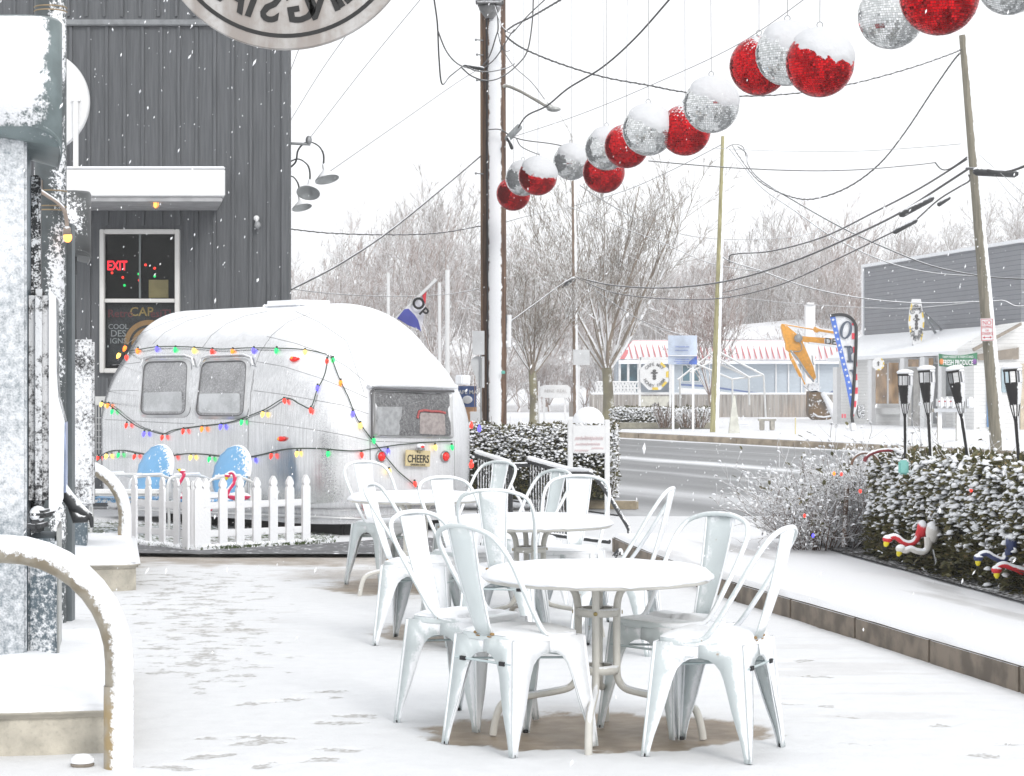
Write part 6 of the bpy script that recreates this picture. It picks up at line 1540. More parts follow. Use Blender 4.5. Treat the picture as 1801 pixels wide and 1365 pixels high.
P2=woodpole('utility_pole','thin brown utility pole standing between the two vase-shaped trees',Vector((at(1013,0,70).x,70,.15)),at(1009,318,70),.095,.075,snowy('thin_pole',(.20,.14,.10),.8,0,d=(.9,-.5,0),thr=.55,soft=.05,amp=.3,scale=5),None)
P3=woodpole('utility_pole','greenish leaning wooden pole in mid-picture with snow down one side',at(1256,760,60.),at(1273,240,60.),.125,.075,M_POLEG)
P4=woodpole('utility_pole','grey leaning utility pole at the right with snow stuck to its right side',at(1757,796,43.),at(1694,62,43.),.165,.085,M_POLER)
mb=MB(); mb.tube([at(1697,82,43.),at(1700,88,43.)],.06,8); mb.build('wire_clamp',M_STEEL,P4)
nos=thing('no_stopping_sign','white NO STOPPING OR STANDING sign with red letters and arrow on the leaning right pole','sign',at(1736,600,42.7))
Mx=frame(at(1736,580,42.72),(1,0,.03),z=(0,-1,0)); s_=42.7/F
mb=MB(); mb.bbox((0,0,0),(22.5*s_,40*s_,.012),Mx,b=.005); mb.build('plate',M_PURE,nos)
M_RL=plain('red_sign_letters',(.55,.03,.06),.6)
for w_,y_,z_ in (('NO',12,.115),('STOPPING',4.5,.072),('OR',-1.5,.05),('STANDING',-7,.072)): text(w_,z_,Mx@Matrix.Translation((0,y_*s_,.008))@Matrix.Diagonal((.62 if len(w_)>4 else 1,1.1,1,1)),M_RL,'lettering',nos)
mb=MB(); mb.box((0,-13.5*s_,.009),(11*s_,.9*s_,.003),Mx)
for sg_ in (-1,1): mb.prism([(sg_*8*s_,-13.5*s_),(sg_*4.5*s_,-11.3*s_),(sg_*4.5*s_,-15.7*s_)],.003,Mx@Matrix.Translation((0,0,.0075)))
for a in ((0,18.6,20.5,.8),(0,-18.6,20.5,.8),(-10,0,.8,37),(10,0,.8,37)): mb.box((a[0]*s_,a[1]*s_,.0085),(a[2]*s_*1,a[3]*s_,.003),Mx)
mb.build('arrow_and_border',M_RL,nos)
# ---- signs left of and beside the big pole ----
def sg_panel(name,label,pts,Y,mat,cat='sign',posts=(),pm=None,th=.03,extra=None):
    ys=max(p[1] for p in pts); t=thing(name,label,cat,at(sum(p[0] for p in pts)/len(pts),ys,Y))
    mb=MB(); pslab(mb,pts,front(Y),-th,0); pn_=mb.build('panel',mat,t)
    for (x,y0,y1,w_) in posts: mb=MB(); pslab(mb,rect(x-w_/2,y0,x+w_/2,y1),front(Y+.02),-.06,-.032); mb.build('post',pm or M_PURE,t)
    return t,pn_
M_FROST=plain('frosted_white_sign',(.62,.635,.65),.6,0,var=.08,scale=4)
sg_panel('road_sign','snow-blanked square sign just left of the big utility pole',rect(831,582,852,624),30.,M_FROST,posts=((846,620,752,3),),pm=M_STEEL)
sg_panel('road_sign','snow-blanked shield-shaped sign under the square one, left of the big pole',[(829,632),(836,627),(852,627),(852,682),(842,682),(836,664),(828,640)],30.1,M_FROST)
t,pn=sg_panel('mural_sign','blue and orange painted CAPE MAY board with snow, between trailer and big pole',rect(806,679,838,716),33.,plain('blue_mural',(.08,.14,.34),.6,var=.3,scale=3),posts=((838,716,752,2),))
mb=MB(); pslab(mb,rect(806,716,838,745),front(33.),-.03,.0); mb.build('orange_base',plain('orange_mural',(.58,.34,.20),.7,var=.3,scale=2),t)
text('CAPE MAY',.085,frame(at(822,690,32.98),(1,0,0),z=(0,-1,0)),M_PURE,'lettering',pn,bold=.02)
mb=MB(); mb.ball(at(822,703,32.95),.08,12,8,sc=(1,.3,.8)); mb.build('snow_lump',M_SNOW,t)
sg_panel('notice_board','small white notice with dark top clips right of the mural board',rect(827,724,848,742),31.,M_FROST,'notice',posts=((835,640,724,1.2),),pm=plain('brown_rod',(.3,.2,.15),.7))
t,pn=sg_panel('roadside_board','white two-post signboard with faint half-buried grey letters, right of the small tree',[(950,680),(958,677),(998,677),(1003,682),(1003,698),(998,700),(958,700),(950,697)],72.,M_PURE,posts=((957,699,742,4),(994,699,742,4),(948,670,742,3)))
text('RENE  REAL',.15,frame(at(977,688,71.96),(1,0,0),z=(0,-1,0)),plain('pale_grey_letters',(.45,.43,.42),.7),'lettering',pn)
sg_panel('road_sign','small square snow-blanked sign on the thin pole between the trees',rect(1008,615,1037,642),69.,M_FROST,posts=((1018,642,740,4),))
t,pn=sg_panel('information_sign','blue and white two-post street sign half covered in snow beside the leaning green pole',rect(1175,590,1226,641),62.,plain('pale_blue_snowy_sign',(.55,.62,.74),.6,0,var=.15,scale=2.5),posts=((1184,641,757,4.),(1219,641,757,4.)),pm=snowy('sign_post_grey',(.45,.46,.47),.5,0,thr=.4))
M_BL=plain('sign_blue',(.08,.16,.52),.5,var=.3,scale=6)
mb=MB(); pslab(mb,rect(1176,626,1226,626.8),front(61.97),0,.01)
for yy,a,b in ((632,1188,1212),(636,1186,1211),(639,1190,1211),(610,1188,1212),(616,1188,1210)): 
    x=a
    while x<b: pslab(mb,rect(x,yy-.5,x+1.7,yy+.6),front(61.97),0,.01); x+=2.5
pslab(mb,[(1212,636),(1226,626),(1226,641),(1212,641)],front(61.97),0,.012); mb.build('blue_print',M_BL,pn)
mb=MB(); pslab(mb,rect(1175,624.5,1226,626.5),front(61.95),-.02,.06); mb.build('snow_bar',M_SNOW,pn)
# A-frame, cone, bench, tent frame
mb=MB(); b=gnd(1291,762,.15); top=b+Vector((0,0,1.05)); w_=.15; vs=[b+Vector((-w_,-w_,0)),b+Vector((w_,-w_,0)),b+Vector((w_,w_,0)),b+Vector((-w_,w_,0))]+[top+Vector((a,c,0)) for a,c in ((-.03,-.03),(.03,-.03),(.03,.03),(-.03,.03))]
mb.add(vs,[(0,1,5,4),(1,2,6,5),(2,3,7,6),(3,0,4,7),(4,5,6,7)]); mb.build('pyramid_marker',plain('pale_marker',(.58,.58,.52),.7),None,'pale tapered snow-covered marker right of the leaning green pole','marker')
be=thing('stone_bench','small stone bench with a snowy slab across the street','bench',gnd(1349,757,.15)); Y=gnd(1349,757,.15).y; bm_=plain('rough_stone',(.40,.38,.34),.8,var=.3)
mb=MB(); a=at(1349,738.5,Y); mb.bbox(a,(.52,.35,.06),b=.015); mb.build('slab',bm_,be); mb=MB(); mb.bbox(a+Vector((0,0,.045)),(.52,.34,.04),b=.015); mb.build('snow_layer',M_SNOW,be)
for xx in (1340,1358): mb=MB(); q=at(xx,748,Y); mb.bbox(q,(.13,.28,.30),b=.02); mb.build('leg',bm_,be)
tf=thing('tent_frame','bare white tube frame of a market tent behind the leaning green pole','frame',gnd(1290,740,.15)); Yt=68.
for L in ([(1192,668),(1250,622),(1318,664)],[(1214,655),(1262,630)],[(1250,622),(1262,618),(1343,660)],[(1262,630),(1252,634),(1320,665)],[(1224,640),(1288,667)],[(1288,667),(1343,660)],[(1288,667),(1289,735)],[(1317,664),(1318,712)],[(1343,660),(1347,736)],[(1196,666),(1196,735)]):
    mb=MB(); mb.tube([at(a,b,Yt+.3*(i%2)) for i,(a,b) in enumerate(L)],.035,6); mb.build('tube',snowy('tent_tube_%d'%L[0][0],(.52,.53,.54),.5,0,d=UP,thr=.5,amp=.3) if False else M_WHITEUP,tf)
mb=MB(); mb.bbox(at(1300,745,64),(.62,.25,.12),b=.04); mb.bbox(at(1296,735,64),(.16,.2,.16),b=.05); mb.bbox(at(1307,735,64),(.12,.2,.14),b=.05); mb.build('sandbag',M_SNOW,None,'snow-buried heap beside the pale marker','heap')
mb=MB(); mb.tube([gnd(1399,764,.15),at(1399,735,gnd(1399,764,.15).y)],.02,6); mb.build('marker_stake',plain('yellow_stake',(.62,.55,.32),.7),None,'thin yellow stake in the snow left of the feather flag','stake')
M_FRED=plain('flag_red',(.68,.05,.08),.7)
# ---- feather flag ----
ff=thing('feather_flag','tall feather flag reading OPEN with blue star stripe and red and white bars','flag',gnd(1500,757,.15)); Y=gnd(1500,757,.15).y
zo=lambda a,b:(1440+a/5.458,520+b/5.458)
mb=MB(); pslab(mb,[zo(*q) for q in ((105,190),(190,175),(260,183),(320,220),(352,280),(362,330),(360,600),(375,800),(378,960),(366,1080),(330,1165),(318,1165),(300,1060),(250,800),(175,480))],front(Y),-.02,0); mb.build('cloth',plain('white_flag_cloth',(.70,.71,.74),.7),ff)
mb=MB(); pslab(mb,[zo(*q) for q in ((106,200),(158,200),(205,420),(258,640),(300,800),(326,880),(322,1090),(312,1110),(300,1060),(250,800),(175,480))],front(Y-.02),-.003,.004); mb.build('blue_stripe',plain('flag_blue',(.07,.17,.58),.7),ff)
mb=MB()
for (a,b) in ((138,232),(155,295),(166,357),(183,418),(198,478),(210,540),(226,598),(243,658),(257,712),(274,770),(290,830),(300,890),(308,950)):
    c=zo(a,b); pslab(mb,[(c[0]+(3.1 if k%2==0 else 1.3)*math.sin(k*PI/5),c[1]-(3.1 if k%2==0 else 1.3)*math.cos(k*PI/5)) for k in range(10)],front(Y-.03),0,.006)
mb.build('star',M_PURE,ff)
for q in (((318,262),(340,262),(350,285),(318,285)),((318,360),(362,360),(362,418),(318,418)),((328,490),(358,490),(358,548),(332,548)),((348,620),(368,620),(370,680),(350,680)),((350,752),(370,752),(372,812),(352,812)),((345,882),(376,882),(374,942),(340,942)),((335,1012),(362,1012),(358,1070),(332,1070)),((320,1140),(342,1140),(338,1160),(320,1160))):
    mb=MB(); pslab(mb,[zo(*z_) for z_ in q],front(Y-.02),0,.006); mb.build('red_bar',M_FRED,ff)
mb=MB(); P=[at(*zo(a,b),Y-.03) for a,b in ((104,195),(190,182),(262,190),(320,225),(350,275),(360,325),(357,520),(345,740),(335,900),(320,1100),(318,1160),(330,1240))]; mb.tube(bez(P,4),.05,6); mb.build('pole_sleeve',M_BLACK,ff)
MN=plain('flag_navy_letters',(.07,.09,.13),.7)
Mx=frame(at(*zo(262,330),Y-.04),(1,0,-.12),z=(0,-1,0)); mb=MB(); s_=Y/F/5.458
ol=[];il=[]
for k in range(36):
    a=2*PI*k/36; ol.append((58*s_*math.cos(a),88*s_*math.sin(a))); il.append((30*s_*math.cos(a),74*s_*math.sin(a)))
Mx=Mx@Matrix.Rotation(-.12,4,'Z')
mb.add([Mx@Vector((x,y,0)) for x,y in ol+il]+[Mx@Vector((x,y,.01)) for x,y in ol+il],[(72+k,72+(k+1)%36,72+36+(k+1)%36,72+36+k) for k in range(36)]); mb.build('letter_o',MN,ff)
mb=MB(); 
for q in (((245,482),(310,482),(310,500),(245,500)),((272,495),(302,495),(318,625),(288,625)),((272,622),(332,622),(334,642),(274,642)),((305,480),(328,500),(330,545),(310,570),(308,552),(316,540),(315,508),(303,498))): pslab(mb,[zo(*z_) for z_ in q],front(Y-.03),0,.012)
mb.build('letter_p',MN,ff)
mb=MB()
for q in (((296,712),(345,712),(345,728),(298,728)),((312,728),(340,728),(346,800),(330,770),(322,745))): pslab(mb,[zo(*z_) for z_ in q],front(Y-.03),0,.012)
mb.build('letter_e',MN,ff)
mb=MB(); b=gnd(1500,758,.15); mb.bbox(b+Vector((0,0,.12)),(.16,.16,.24),b=.03); mb.build('base_weight',snowy('flag_base',(.08,.08,.08),.6,0,thr=.4),ff)
mb=MB(); pslab(mb,[(1509,713),(1521,712),(1521,736),(1513,736),(1509,728)],front(66.),-.3,0); mb.build('rubbish_bin',snowy('bin_black',(.05,.055,.06),.6,0,thr=.7),None,'dark bin beside the porch right of the feather flag','bin')
mb=MB(); pslab(mb,rect(1480.5,728,1483.5,735),front(64.),-.05,0); pslab(mb,rect(1485,728,1488,735),front(64.),-.05,0); mb.build('red_marker',plain('red_board',(.6,.12,.15),.6),None,'pair of small red marker boards left of the feather flag foot','marker')
# ---- excavator ----
ex=thing('excavator','yellow excavator arm with its dark bucket resting in the snow left of the feather flag','excavator',gnd(1440,740,.15)); Y=82.
zo=lambda a,b:(1370+a/6.5,550+b/6.5)
M_CAT=snowy('excavator_yellow',(.74,.33,.025),.45,0,d=(.45,-.3,.85),thr=.66,soft=.12,amp=.35,scale=2.5,var=.12,fine=12)
mb=MB(); pslab(mb,[zo(*q) for q in ((25,140),(40,128),(75,135),(200,240),(270,330),(330,470),(395,620),(425,740),(400,775),(350,740),(240,560),(110,440),(85,420),(80,350),(45,230))],front(Y),-.35,.0); mb.build('stick',M_CAT,ex)
mb=MB(); pslab(mb,[zo(*q) for q in ((195,262),(340,275),(560,290),(760,296),(760,392),(650,385),(350,340),(240,325),(195,300))],front(Y+.1),-.35,0); bo=mb.build('boom',M_CAT,ex)
mb=MB(); pslab(mb,[zo(*q) for q in ((345,335),(650,370),(700,395),(650,400),(345,352))],front(Y+.05),-.3,.06); pslab(mb,[zo(*q) for q in ((520,300),(650,306),(650,358),(520,345))],front(Y+.08),0,.02); mb.build('snow_underline',M_SNOW,bo)
text('DE',.36,frame(at(*zo(590,333),Y),(1,0,-.05),z=(0,-1,0)),M_BLACK,'lettering',bo,bold=.02)
mb=MB(); mb.tube([at(*zo(418,190),Y+.3),at(*zo(640,222),Y+.3)],.07,8); mb.ball(at(*zo(428,192),Y+.3),.13,8,6); mb.tube([at(*zo(75,135),Y+.25),at(*zo(420,195),Y+.3)],.035,6); mb.build('stick_cylinder',M_CAT,ex)
mb=MB(); mb.tube([at(*zo(125,460),Y-.1),at(*zo(150,520),Y-.1),at(*zo(255,725),Y-.1)],[.06,.09,.09],8); mb.tube([at(*zo(255,725),Y-.1),at(*zo(300,820),Y-.1)],.035,6); mb.build('bucket_cylinder',M_CAT,ex)
mb=MB(); mb.tube([at(*zo(130,430),Y-.1),at(*zo(210,520),Y-.1),at(*zo(300,660),Y-.1),at(*zo(400,790),Y-.1)],.045,6); mb.lathe([(0,-.06),(.16,-.06),(.16,.06),(0,.06)],12,frame(at(*zo(222,292),Y-.08),(1,0,0),z=(0,-1,0))); mb.tube([at(*zo(a,b),Y-.06) for a,b in ((225,320),(262,370),(262,420),(230,445),(170,440))],.02,5); mb.tube([at(*zo(a,b),Y-.06) for a,b in ((378,490),(385,560),(400,600))],.025,5); mb.build('hydraulic_hose',M_STEEL,ex)
mb=MB(); pslab(mb,[zo(*q) for q in ((275,830),(300,815),(450,800),(465,830),(440,890),(480,910),(360,910),(340,880))],front(Y),-.25,0); mb.build('linkage',snowy('linkage_snow',(.2,.2,.2),.6,0,d=UP,thr=.1,amp=.6,scale=3,fine=12),ex)
mb=MB(); pslab(mb,[zo(*q) for q in ((345,900),(420,890),(490,915),(545,1000),(600,1110),(640,1205),(560,1222),(400,1225),(350,1180),(338,1120))],front(Y),-.8,0); bk=mb.build('bucket',snowy('bucket_dark',(.10,.075,.055),.8,0,d=(.1,-.8,.5),thr=1.05,soft=.08,amp=1.1,scale=5,fine=14,c2=(.22,.14,.07),vscale=1.5),ex)
mb=MB(); P=[at(*zo(a,b),Y-.04) for a,b in ((495,915),(550,1000),(610,1110),(650,1210))]; mb.tube(P,[.09,.12,.16,.14],8); mb.tube([at(*zo(a,b),Y-.04) for a,b in ((390,1150),(440,1185),(510,1195),(600,1180))],.04,6); mb.build('snow_edge',M_SNOW,bk)
# ---- blue building with red ribbed roof, wooden fence ----
Y=104.
M_PB=siding('pale_blue_siding',(.50,.56,.62),.18,dark=.9)
bb=thing('blue_building','long pale blue building with a snowy red ribbed roof across the street','building',(at(1300,0,Y).x,Y+3,.15))
mb=MB(); pslab(mb,rect(1186,632,1560,742),front(Y),-6,0); pslab(mb,rect(1085,628,1190,742),front(Y+3),-3,0); mb.build('wall',M_PB,bb)
mb=MB(); mb.add([at(1088,632,Y-.6),at(1560,634,Y-.6),at(1560,597,Y+4),at(1114,598,Y+4),at(1088,634,Y+8)],[(0,1,2,3),(0,3,4)]); 
mb.add([at(1088,633,Y-.6),at(1560,635,Y-.6),at(1560,640,Y-.6),at(1088,640,Y-.6)],[(0,3,2,1)]); rf=mb.build('roof',M_SNOW,bb)
mb=MB(); M_RR=plain('red_metal_rib',(.62,.12,.14),.5)
for k in range(44):
    x0=1104+k*10.4; 
    if x0>1545: break
    mb.tube([at(x0+8,630,Y-.75),at(x0,601,Y+3.8)],.032,4)
mb.tube([at(1112,600.5,Y+3.8),at(1560,600,Y+3.8)],.05,4); mb.add([at(1090,631,Y-.7),at(1098,632,Y-.7),at(1118,601,Y+3.8),at(1110,601,Y+3.8)],[(0,1,2,3)]); mb.build('red_rib',M_RR,rf)
mb=MB(); mb.add([at(1262,596,Y+9),at(1560,598,Y+9),at(1540,566,Y+14),at(1400,562,Y+14),at(1290,572,Y+14)],[(0,1,2,3,4)]); mb.build('upper_roof',M_SNOW,bb)
M_TEAL=plain('dark_teal_opening',(.07,.15,.19),.4,var=.4,scale=2)
for (x0,y0,x1,y1,yy) in ((1092,640,1104,690,Y+2.9),(1107,640,1122,692,Y+2.9),(1180,640,1186,690,Y+2.9),(1201,643,1213,670,Y),(1221,641,1229,670,Y)):
    mb=MB(); pslab(mb,rect(x0-1.5,y0-1.5,x1+1.5,y1+1.5),front(yy),.0,.05); w_=mb.build('window',M_PURE,bb); mb=MB(); pslab(mb,rect(x0,y0,x1,y1),front(yy),.04,.07); mb.build('pane',M_TEAL,w_)
for xx in (1090,1105,1123,1180): mb=MB(); pslab(mb,rect(xx-2,632,xx+2,742),front(Y-.3),-.1,0); mb.build('porch_post',M_PURE,bb)
mb=MB(); 
for xx in range(1050,1122,6): 
    for sg_ in (-1,1): mb.tube([at(xx-3*sg_,672,Y-.9),at(xx+3*sg_,694,Y-.9)],.045,4)
for yy in (672,683,694): mb.tube([at(1050,yy,Y-.9),at(1124,yy,Y-.9)],.05,4)
mb.build('lattice_rail',M_PURE,bb)
mb=MB(); pslab(mb,[(1195,678),(1240,681),(1340,694),(1340,691.5),(1240,677.5),(1195,674.5)],front(Y-1),0,.05); mb.tube([at(1452,697,Y-2),at(1500,668,Y-2)],.06,4); mb.tube([at(1458,702,Y-2),at(1502,676,Y-2)],.05,4); mb.build('blue_handrail',plain('navy_rail',(.09,.14,.30),.6),bb)
mb=MB(); pslab(mb,[(1195,682),(1240,685),(1340,698),(1340,706),(1195,706)],front(Y-1.1),0,.05); mb.build('ramp_side',M_PURE,bb)
for xx in (1365,1387,1410,1440,1480): mb=MB(); pslab(mb,rect(xx-1.3,636,xx+1.3,694),front(Y-.03),0,.05); mb.build('wall_batten',M_PURE,bb)
mb=MB(); pslab(mb,rect(1417,536,1434,700),front(Y-4),-.5,0); pslab(mb,rect(1420,532,1432,536),front(Y-4.1),-.3,0,0); mb.build('white_chimney',M_PURE,None,'tall white pillar behind the excavator arm','pillar')
def fencemat():
    m,t,p=newmat('weathered_board_fence'); g=t.nodes.new('ShaderNodeNewGeometry'); mp=t.nodes.new('ShaderNodeMapping'); mp.inputs['Scale'].default_value=(1,1,.08); t.links.new(g.outputs['Position'],mp.inputs[0])
    n=noise_(t,9,4,mp.outputs[0]); n2=noise_(t,.4,3); c=mixc(t,ramp_(t,n,.35,.65),(.22,.20,.185),(.40,.375,.35)); c=mixc(t,math_(t,'MULTIPLY',ramp_(t,n2,.5,.7),.4),c,(.46,.36,.28)); t.links.new(c,p.inputs['Base Color']); p.inputs['Roughness'].default_value=.85; return m
mb=MB(); Yf=90.
x=1040
rr=random.Random(3)
while x<1530:
    dz=rr.uniform(-1,1)*.7; mb.box(at(x,715+dz*.5,Yf),(.17,.04,1.12+dz*.02)); x+=7.4
mb.build('board_fence',fencemat(),None,'long weathered grey board fence in front of the blue building','fence')
mb=MB(); mb.tube([at(1040,692.5,Yf),at(1530,692.5,Yf)],.05,5); mb.build('fence_snow',M_SNOW,None,'line of snow along the top of the long board fence','snow')
mb=MB(); mb.bbox(at(1010,0,92)+Vector((0,0,-.0))+Vector((0,0,at(0,722,92).z-at(0,0,92).z)),(.45,.05,.75)); mb.build('board_gate',fencemat(),None,'short grey wooden gate left of the thin pole foot','gate')
# planting beds and low kerb wall on the far side
hedge('low_planting','low snowy planting bed behind a stone edge in front of the board fence','plants',[(at(1078,0,66).x,66),(at(1250,0,66).x,66)],1.6,.62,.15,3800,.10,21,.85,'far planting',-1)
mb=MB(); mb.bbox(((at(1075,0,65).x+at(1252,0,65).x)/2,64.8,.25),(at(1252,0,65).x-at(1075,0,65).x,.25,.2),b=.03); mb.build('stone_edge',snowy('far_stone_edge',(.30,.28,.22),.8,0,d=(0,-.1,1),thr=.6,amp=.6,scale=3),None,'low stone edging wall of the far planting bed','edging')
for k,(xx,hh,ll) in enumerate(((1168,.75,'left'),(1228,.7,'middle'),(1205,.6,'short'))): shrub('ornamental_grass','%s tuft of frosted ornamental grass in the far planting bed'%ll,at(xx,752,64.3)+Vector((0,0,0)),.35,hh,40,30+k,.018,'grass tufts',levels=1,cat='grass tuft')
mb=MB(); 
# white flag poles behind the trailer
for k,(x0,y0,x1,y1,Yp,lb) in enumerate(((683,480,683,600,45,'leftmost white pole behind the trailer roof'),(773,497,777,640,45,'white pole just right of the open flag'),(787,475,786,660,46,'tallest white pole, right of the open flag'))):
    mb=MB(); a=at(x0,y0,Yp); mb.tube([Vector((a.x,Yp,.0)),a],.035 if k<2 else .05,8); mb.build('white_pole',M_PURE,None,lb,'pole','white poles behind the trailer')
fo=thing('open_flag','red white and blue OPEN flag drooping on a slanted staff above the trailer roof','flag',at(700,562,26.5)); Y=26.5
zo=lambda a,b:(480+a/3.25,220+b/3.25)
mb=MB(); mb.tube([at(*zo(700,1112),Y),at(*zo(935,880),Y)],.022,8); mb.tube([at(*zo(700,1112),Y),at(694,640,Y)],.02,8); mb.build('staff',M_PURE,fo)
def wavy(pts,Yc,th): 
    mb=MB(); pslab(mb,[zo(*q) for q in pts],((at(725,0,Yc).x,Yc,0),(1,.35)),-th,0); return mb
wavy(((712,1105),(850,958),(880,932),(872,1020),(862,1100),(848,1180),(828,1165),(775,1145)),Y,.02).build('cloth',plain('white_nylon',(.66,.66,.72),.6),fo)
wavy(((710,1105),(752,1052),(775,1050),(810,1085),(830,1115),(848,1180),(828,1165),(775,1145)),Y-.03,.005).build('blue_field',plain('navy_nylon',(.05,.06,.30),.6),fo)
wavy(((850,958),(880,932),(872,1025),(862,1000)),Y-.03,.005).build('red_field',plain('red_nylon',(.65,.03,.05),.6),fo)
Mo=frame(at(*zo(830,1022),Y-.06),(.72,0,-.7),z=(0,-1,0)); text('O',.20,Mo,M_BLACK,'letter_o',fo,bold=.03); Mo=frame(at(*zo(862,1072),Y-.07),(.72,0,-.7),z=(0,-1,0)); text('P',.17,Mo,M_BLACK,'letter_p',fo,bold=.03)
mb=MB(); mb.bbox(at(814,668,19.6),(.10,.12,.09),rz=.6,b=.01); mb.build('corner_box',M_SNOW,None,'snow-covered square lamp box at the trailer right upper corner','box')
# ---------------- trees ----------------
def tree_geo(seed,h,trunk_h,r0,limbs,spread,sub,twig,vase=True,twr=.012,thick=1.):
    r=random.Random(seed); V=[];Fc=[]; T=[0]
    TV=[];TF=[]
    def tube(P,R,n,V,Fc):
        b=len(V)
        for i,p in enumerate(P):
            t=(P[min(i+1,len(P)-1)]-P[max(i-1,0)]).normalized(); u=t.orthogonal().normalized(); w_=t.cross(u)
            for j in range(n): a=2*PI*j/n; V.append(p+(u*math.cos(a)+w_*math.sin(a))*R[i])
        for i in range(len(P)-1):
            for j in range(n): j2=(j+1)%n; Fc.append((b+i*n+j,b+i*n+j2,b+(i+1)*n+j2,b+(i+1)*n+j))
    def br(p,d,L,rad,lv,n):
        k=6 if lv==0 else (4 if lv==1 else 3); P=[p];q=p; D=[]
        for i in range(k):
            up=.10 if vase else .03
            d=(d+Vector((r.gauss(0,.07+.05*lv),r.gauss(0,.07+.05*lv),up*r.random()))).normalized(); q=q+d*L/k; P.append(q); D.append(d)
        R=[max(twr*.6,rad*(1-.75*i/k)) for i in range(k+1)]
        tube(P,R,n,V,Fc)
        if lv<3:
            cnt=(sub,twig,3)[lv]
            for c in range(cnt):
                u=.22+.75*r.random(); i=min(k-1,int(u*k)); pp=P[i].lerp(P[i+1],u*k-i); dd=D[i]
                side=dd.orthogonal().normalized(); side.rotate(Matrix.Rotation(r.random()*2*PI,3,dd))
                ang=.35+.45*r.random() if vase else .5+.6*r.random()
                nd=(dd*math.cos(ang)+side*math.sin(ang)); nd.z+=.15; nd.normalize()
                br(pp,nd,L*(.30+.30*r.random())*(1-.35*u),max(twr,rad*.42*(1-.5*u)),lv+1,3)
    P=[Vector((0,0,-.2)),Vector((0,0,trunk_h*.5)),Vector((r.gauss(0,.05),r.gauss(0,.05),trunk_h))]
    tube(P,[r0*1.25,r0,r0*.95],10,TV,TF)
    for k in range(limbs):
        a=2*PI*(k+r.random()*.6)/limbs; sp=spread*(.25+.75*r.random()); d=Vector((math.cos(a)*sp,math.sin(a)*sp,1)).normalized()
        br(P[-1]+Vector((0,0,-.25*trunk_h*r.random()*(.6 if vase else 1))),d,(h-trunk_h)*(.75+.28*r.random()),r0*(.36 if vase else .33)*thick,0,5)
    return TV,TF,V,Fc
def bark(name,c,c2,thr=.42,amp=.4,d=(.3,-.4,.85)):
    return snowy(name,c,.85,0,d=d,thr=thr,soft=.1,amp=amp,scale=3,var=.2,c2=c2,vscale=1.5,fine=25)
M_BARK=bark('greenish_bark',(.22,.20,.12),(.14,.125,.085),.60)
M_BARKS=bark('snow_lined_branch',(.27,.215,.165),(.18,.145,.11),.30,.5)
M_BARKR=bark('reddish_twigs',(.30,.20,.17),(.20,.15,.13),.42)
def tree(name,label,base,geo,mt,mc,rz=0):
    TV,TF,V,Fc=geo; t=thing(name,label,'tree',base,rz); W=WM[t.name]
    mb=MB(); mb.add(TV,TF,0,True,W); mb.build('trunk',mt,t); mb=MB(); mb.add(V,Fc,0,False,W); mb.build('crown',mc,t)
b=at(1070,728,76.); b.z=.15
tree('street_tree','large leafless vase-shaped tree with greenish trunk right of the thin pole',b,tree_geo(5,9.0,2.0,.19,14,.72,12,7,twr=.012,thick=1.),M_BARK,M_BARKS)
b=at(939,745,68.); b.z=.15
tree('street_tree','smaller leafless vase-shaped tree with a pale greenish trunk right of the big pole',b,tree_geo(9,5.7,1.8,.13,13,.80,12,7,twr=.010,thick=.8),M_BARK,M_BARKS)
b=at(1252,742,88.); b.z=.15
tree('young_tree','small leafless tree behind the leaning green pole in front of the red-roofed building',b,tree_geo(12,5.2,1.0,.10,11,.85,10,6,twr=.012,thick=.8),M_BARKS,M_BARKR)
# the wood behind: one mass
geos=[tree_geo(40+k,10.5,1.2+.5*(k%3),.16,7+k%3,.62+.1*(k%2),8,7,vase=(k%2==0),twr=.016,thick=.8) for k in range(5)]
G=[(np.array([tuple(v) for v in g_[0]+g_[2]]),np.array([tuple(i+0 for i in f) for f in g_[1]]+[tuple(i+len(g_[0]) for i in f) for f in g_[3]])) for g_ in geos]
G=[(v,f) for v,f in G]
r=random.Random(17); AV=[];AF=[];AM=[];off=0
def hprof(px):
    xs=[480,520,600,700,760,840,900,1000,1100,1250,1300,1400,1500,1560,1650,1720,1760,1801,1900]; ys=[520,480,440,385,362,385,430,430,440,440,420,400,410,430,420,400,370,362,360]
    return float(np.interp(px,xs,ys))
rows=[(118,15,0),(124,14,.5),(132,15,.2),(140,14,.7),(148,13,.4)]
for (Yr,cnt,ph) in rows:
    for k in range(cnt):
        px_=485+(1880-485)*(k+ph+r.uniform(-.3,.3))/cnt
        Yt=Yr+r.uniform(-3,3); v,f=G[r.randrange(5)]
        ztop=H+(682.5-hprof(px_))*Yt/F+ r.uniform(-1.4,.5)-1.0; s_=ztop/10.2
        a=r.random()*2*PI; c,s2=math.cos(a),math.sin(a); R=np.array([[c,-s2,0],[s2,c,0],[0,0,1]])
        X=(px_-CX)*Yt/F
        vv=(v*np.array([s_*.95,s_*.95,s_]))@R.T+np.array([X,Yt,.1]); AV.append(vv); AF.append(f+off); off+=len(vv); AM.append(np.full(len(f),1 if r.random()<.55 else 0))
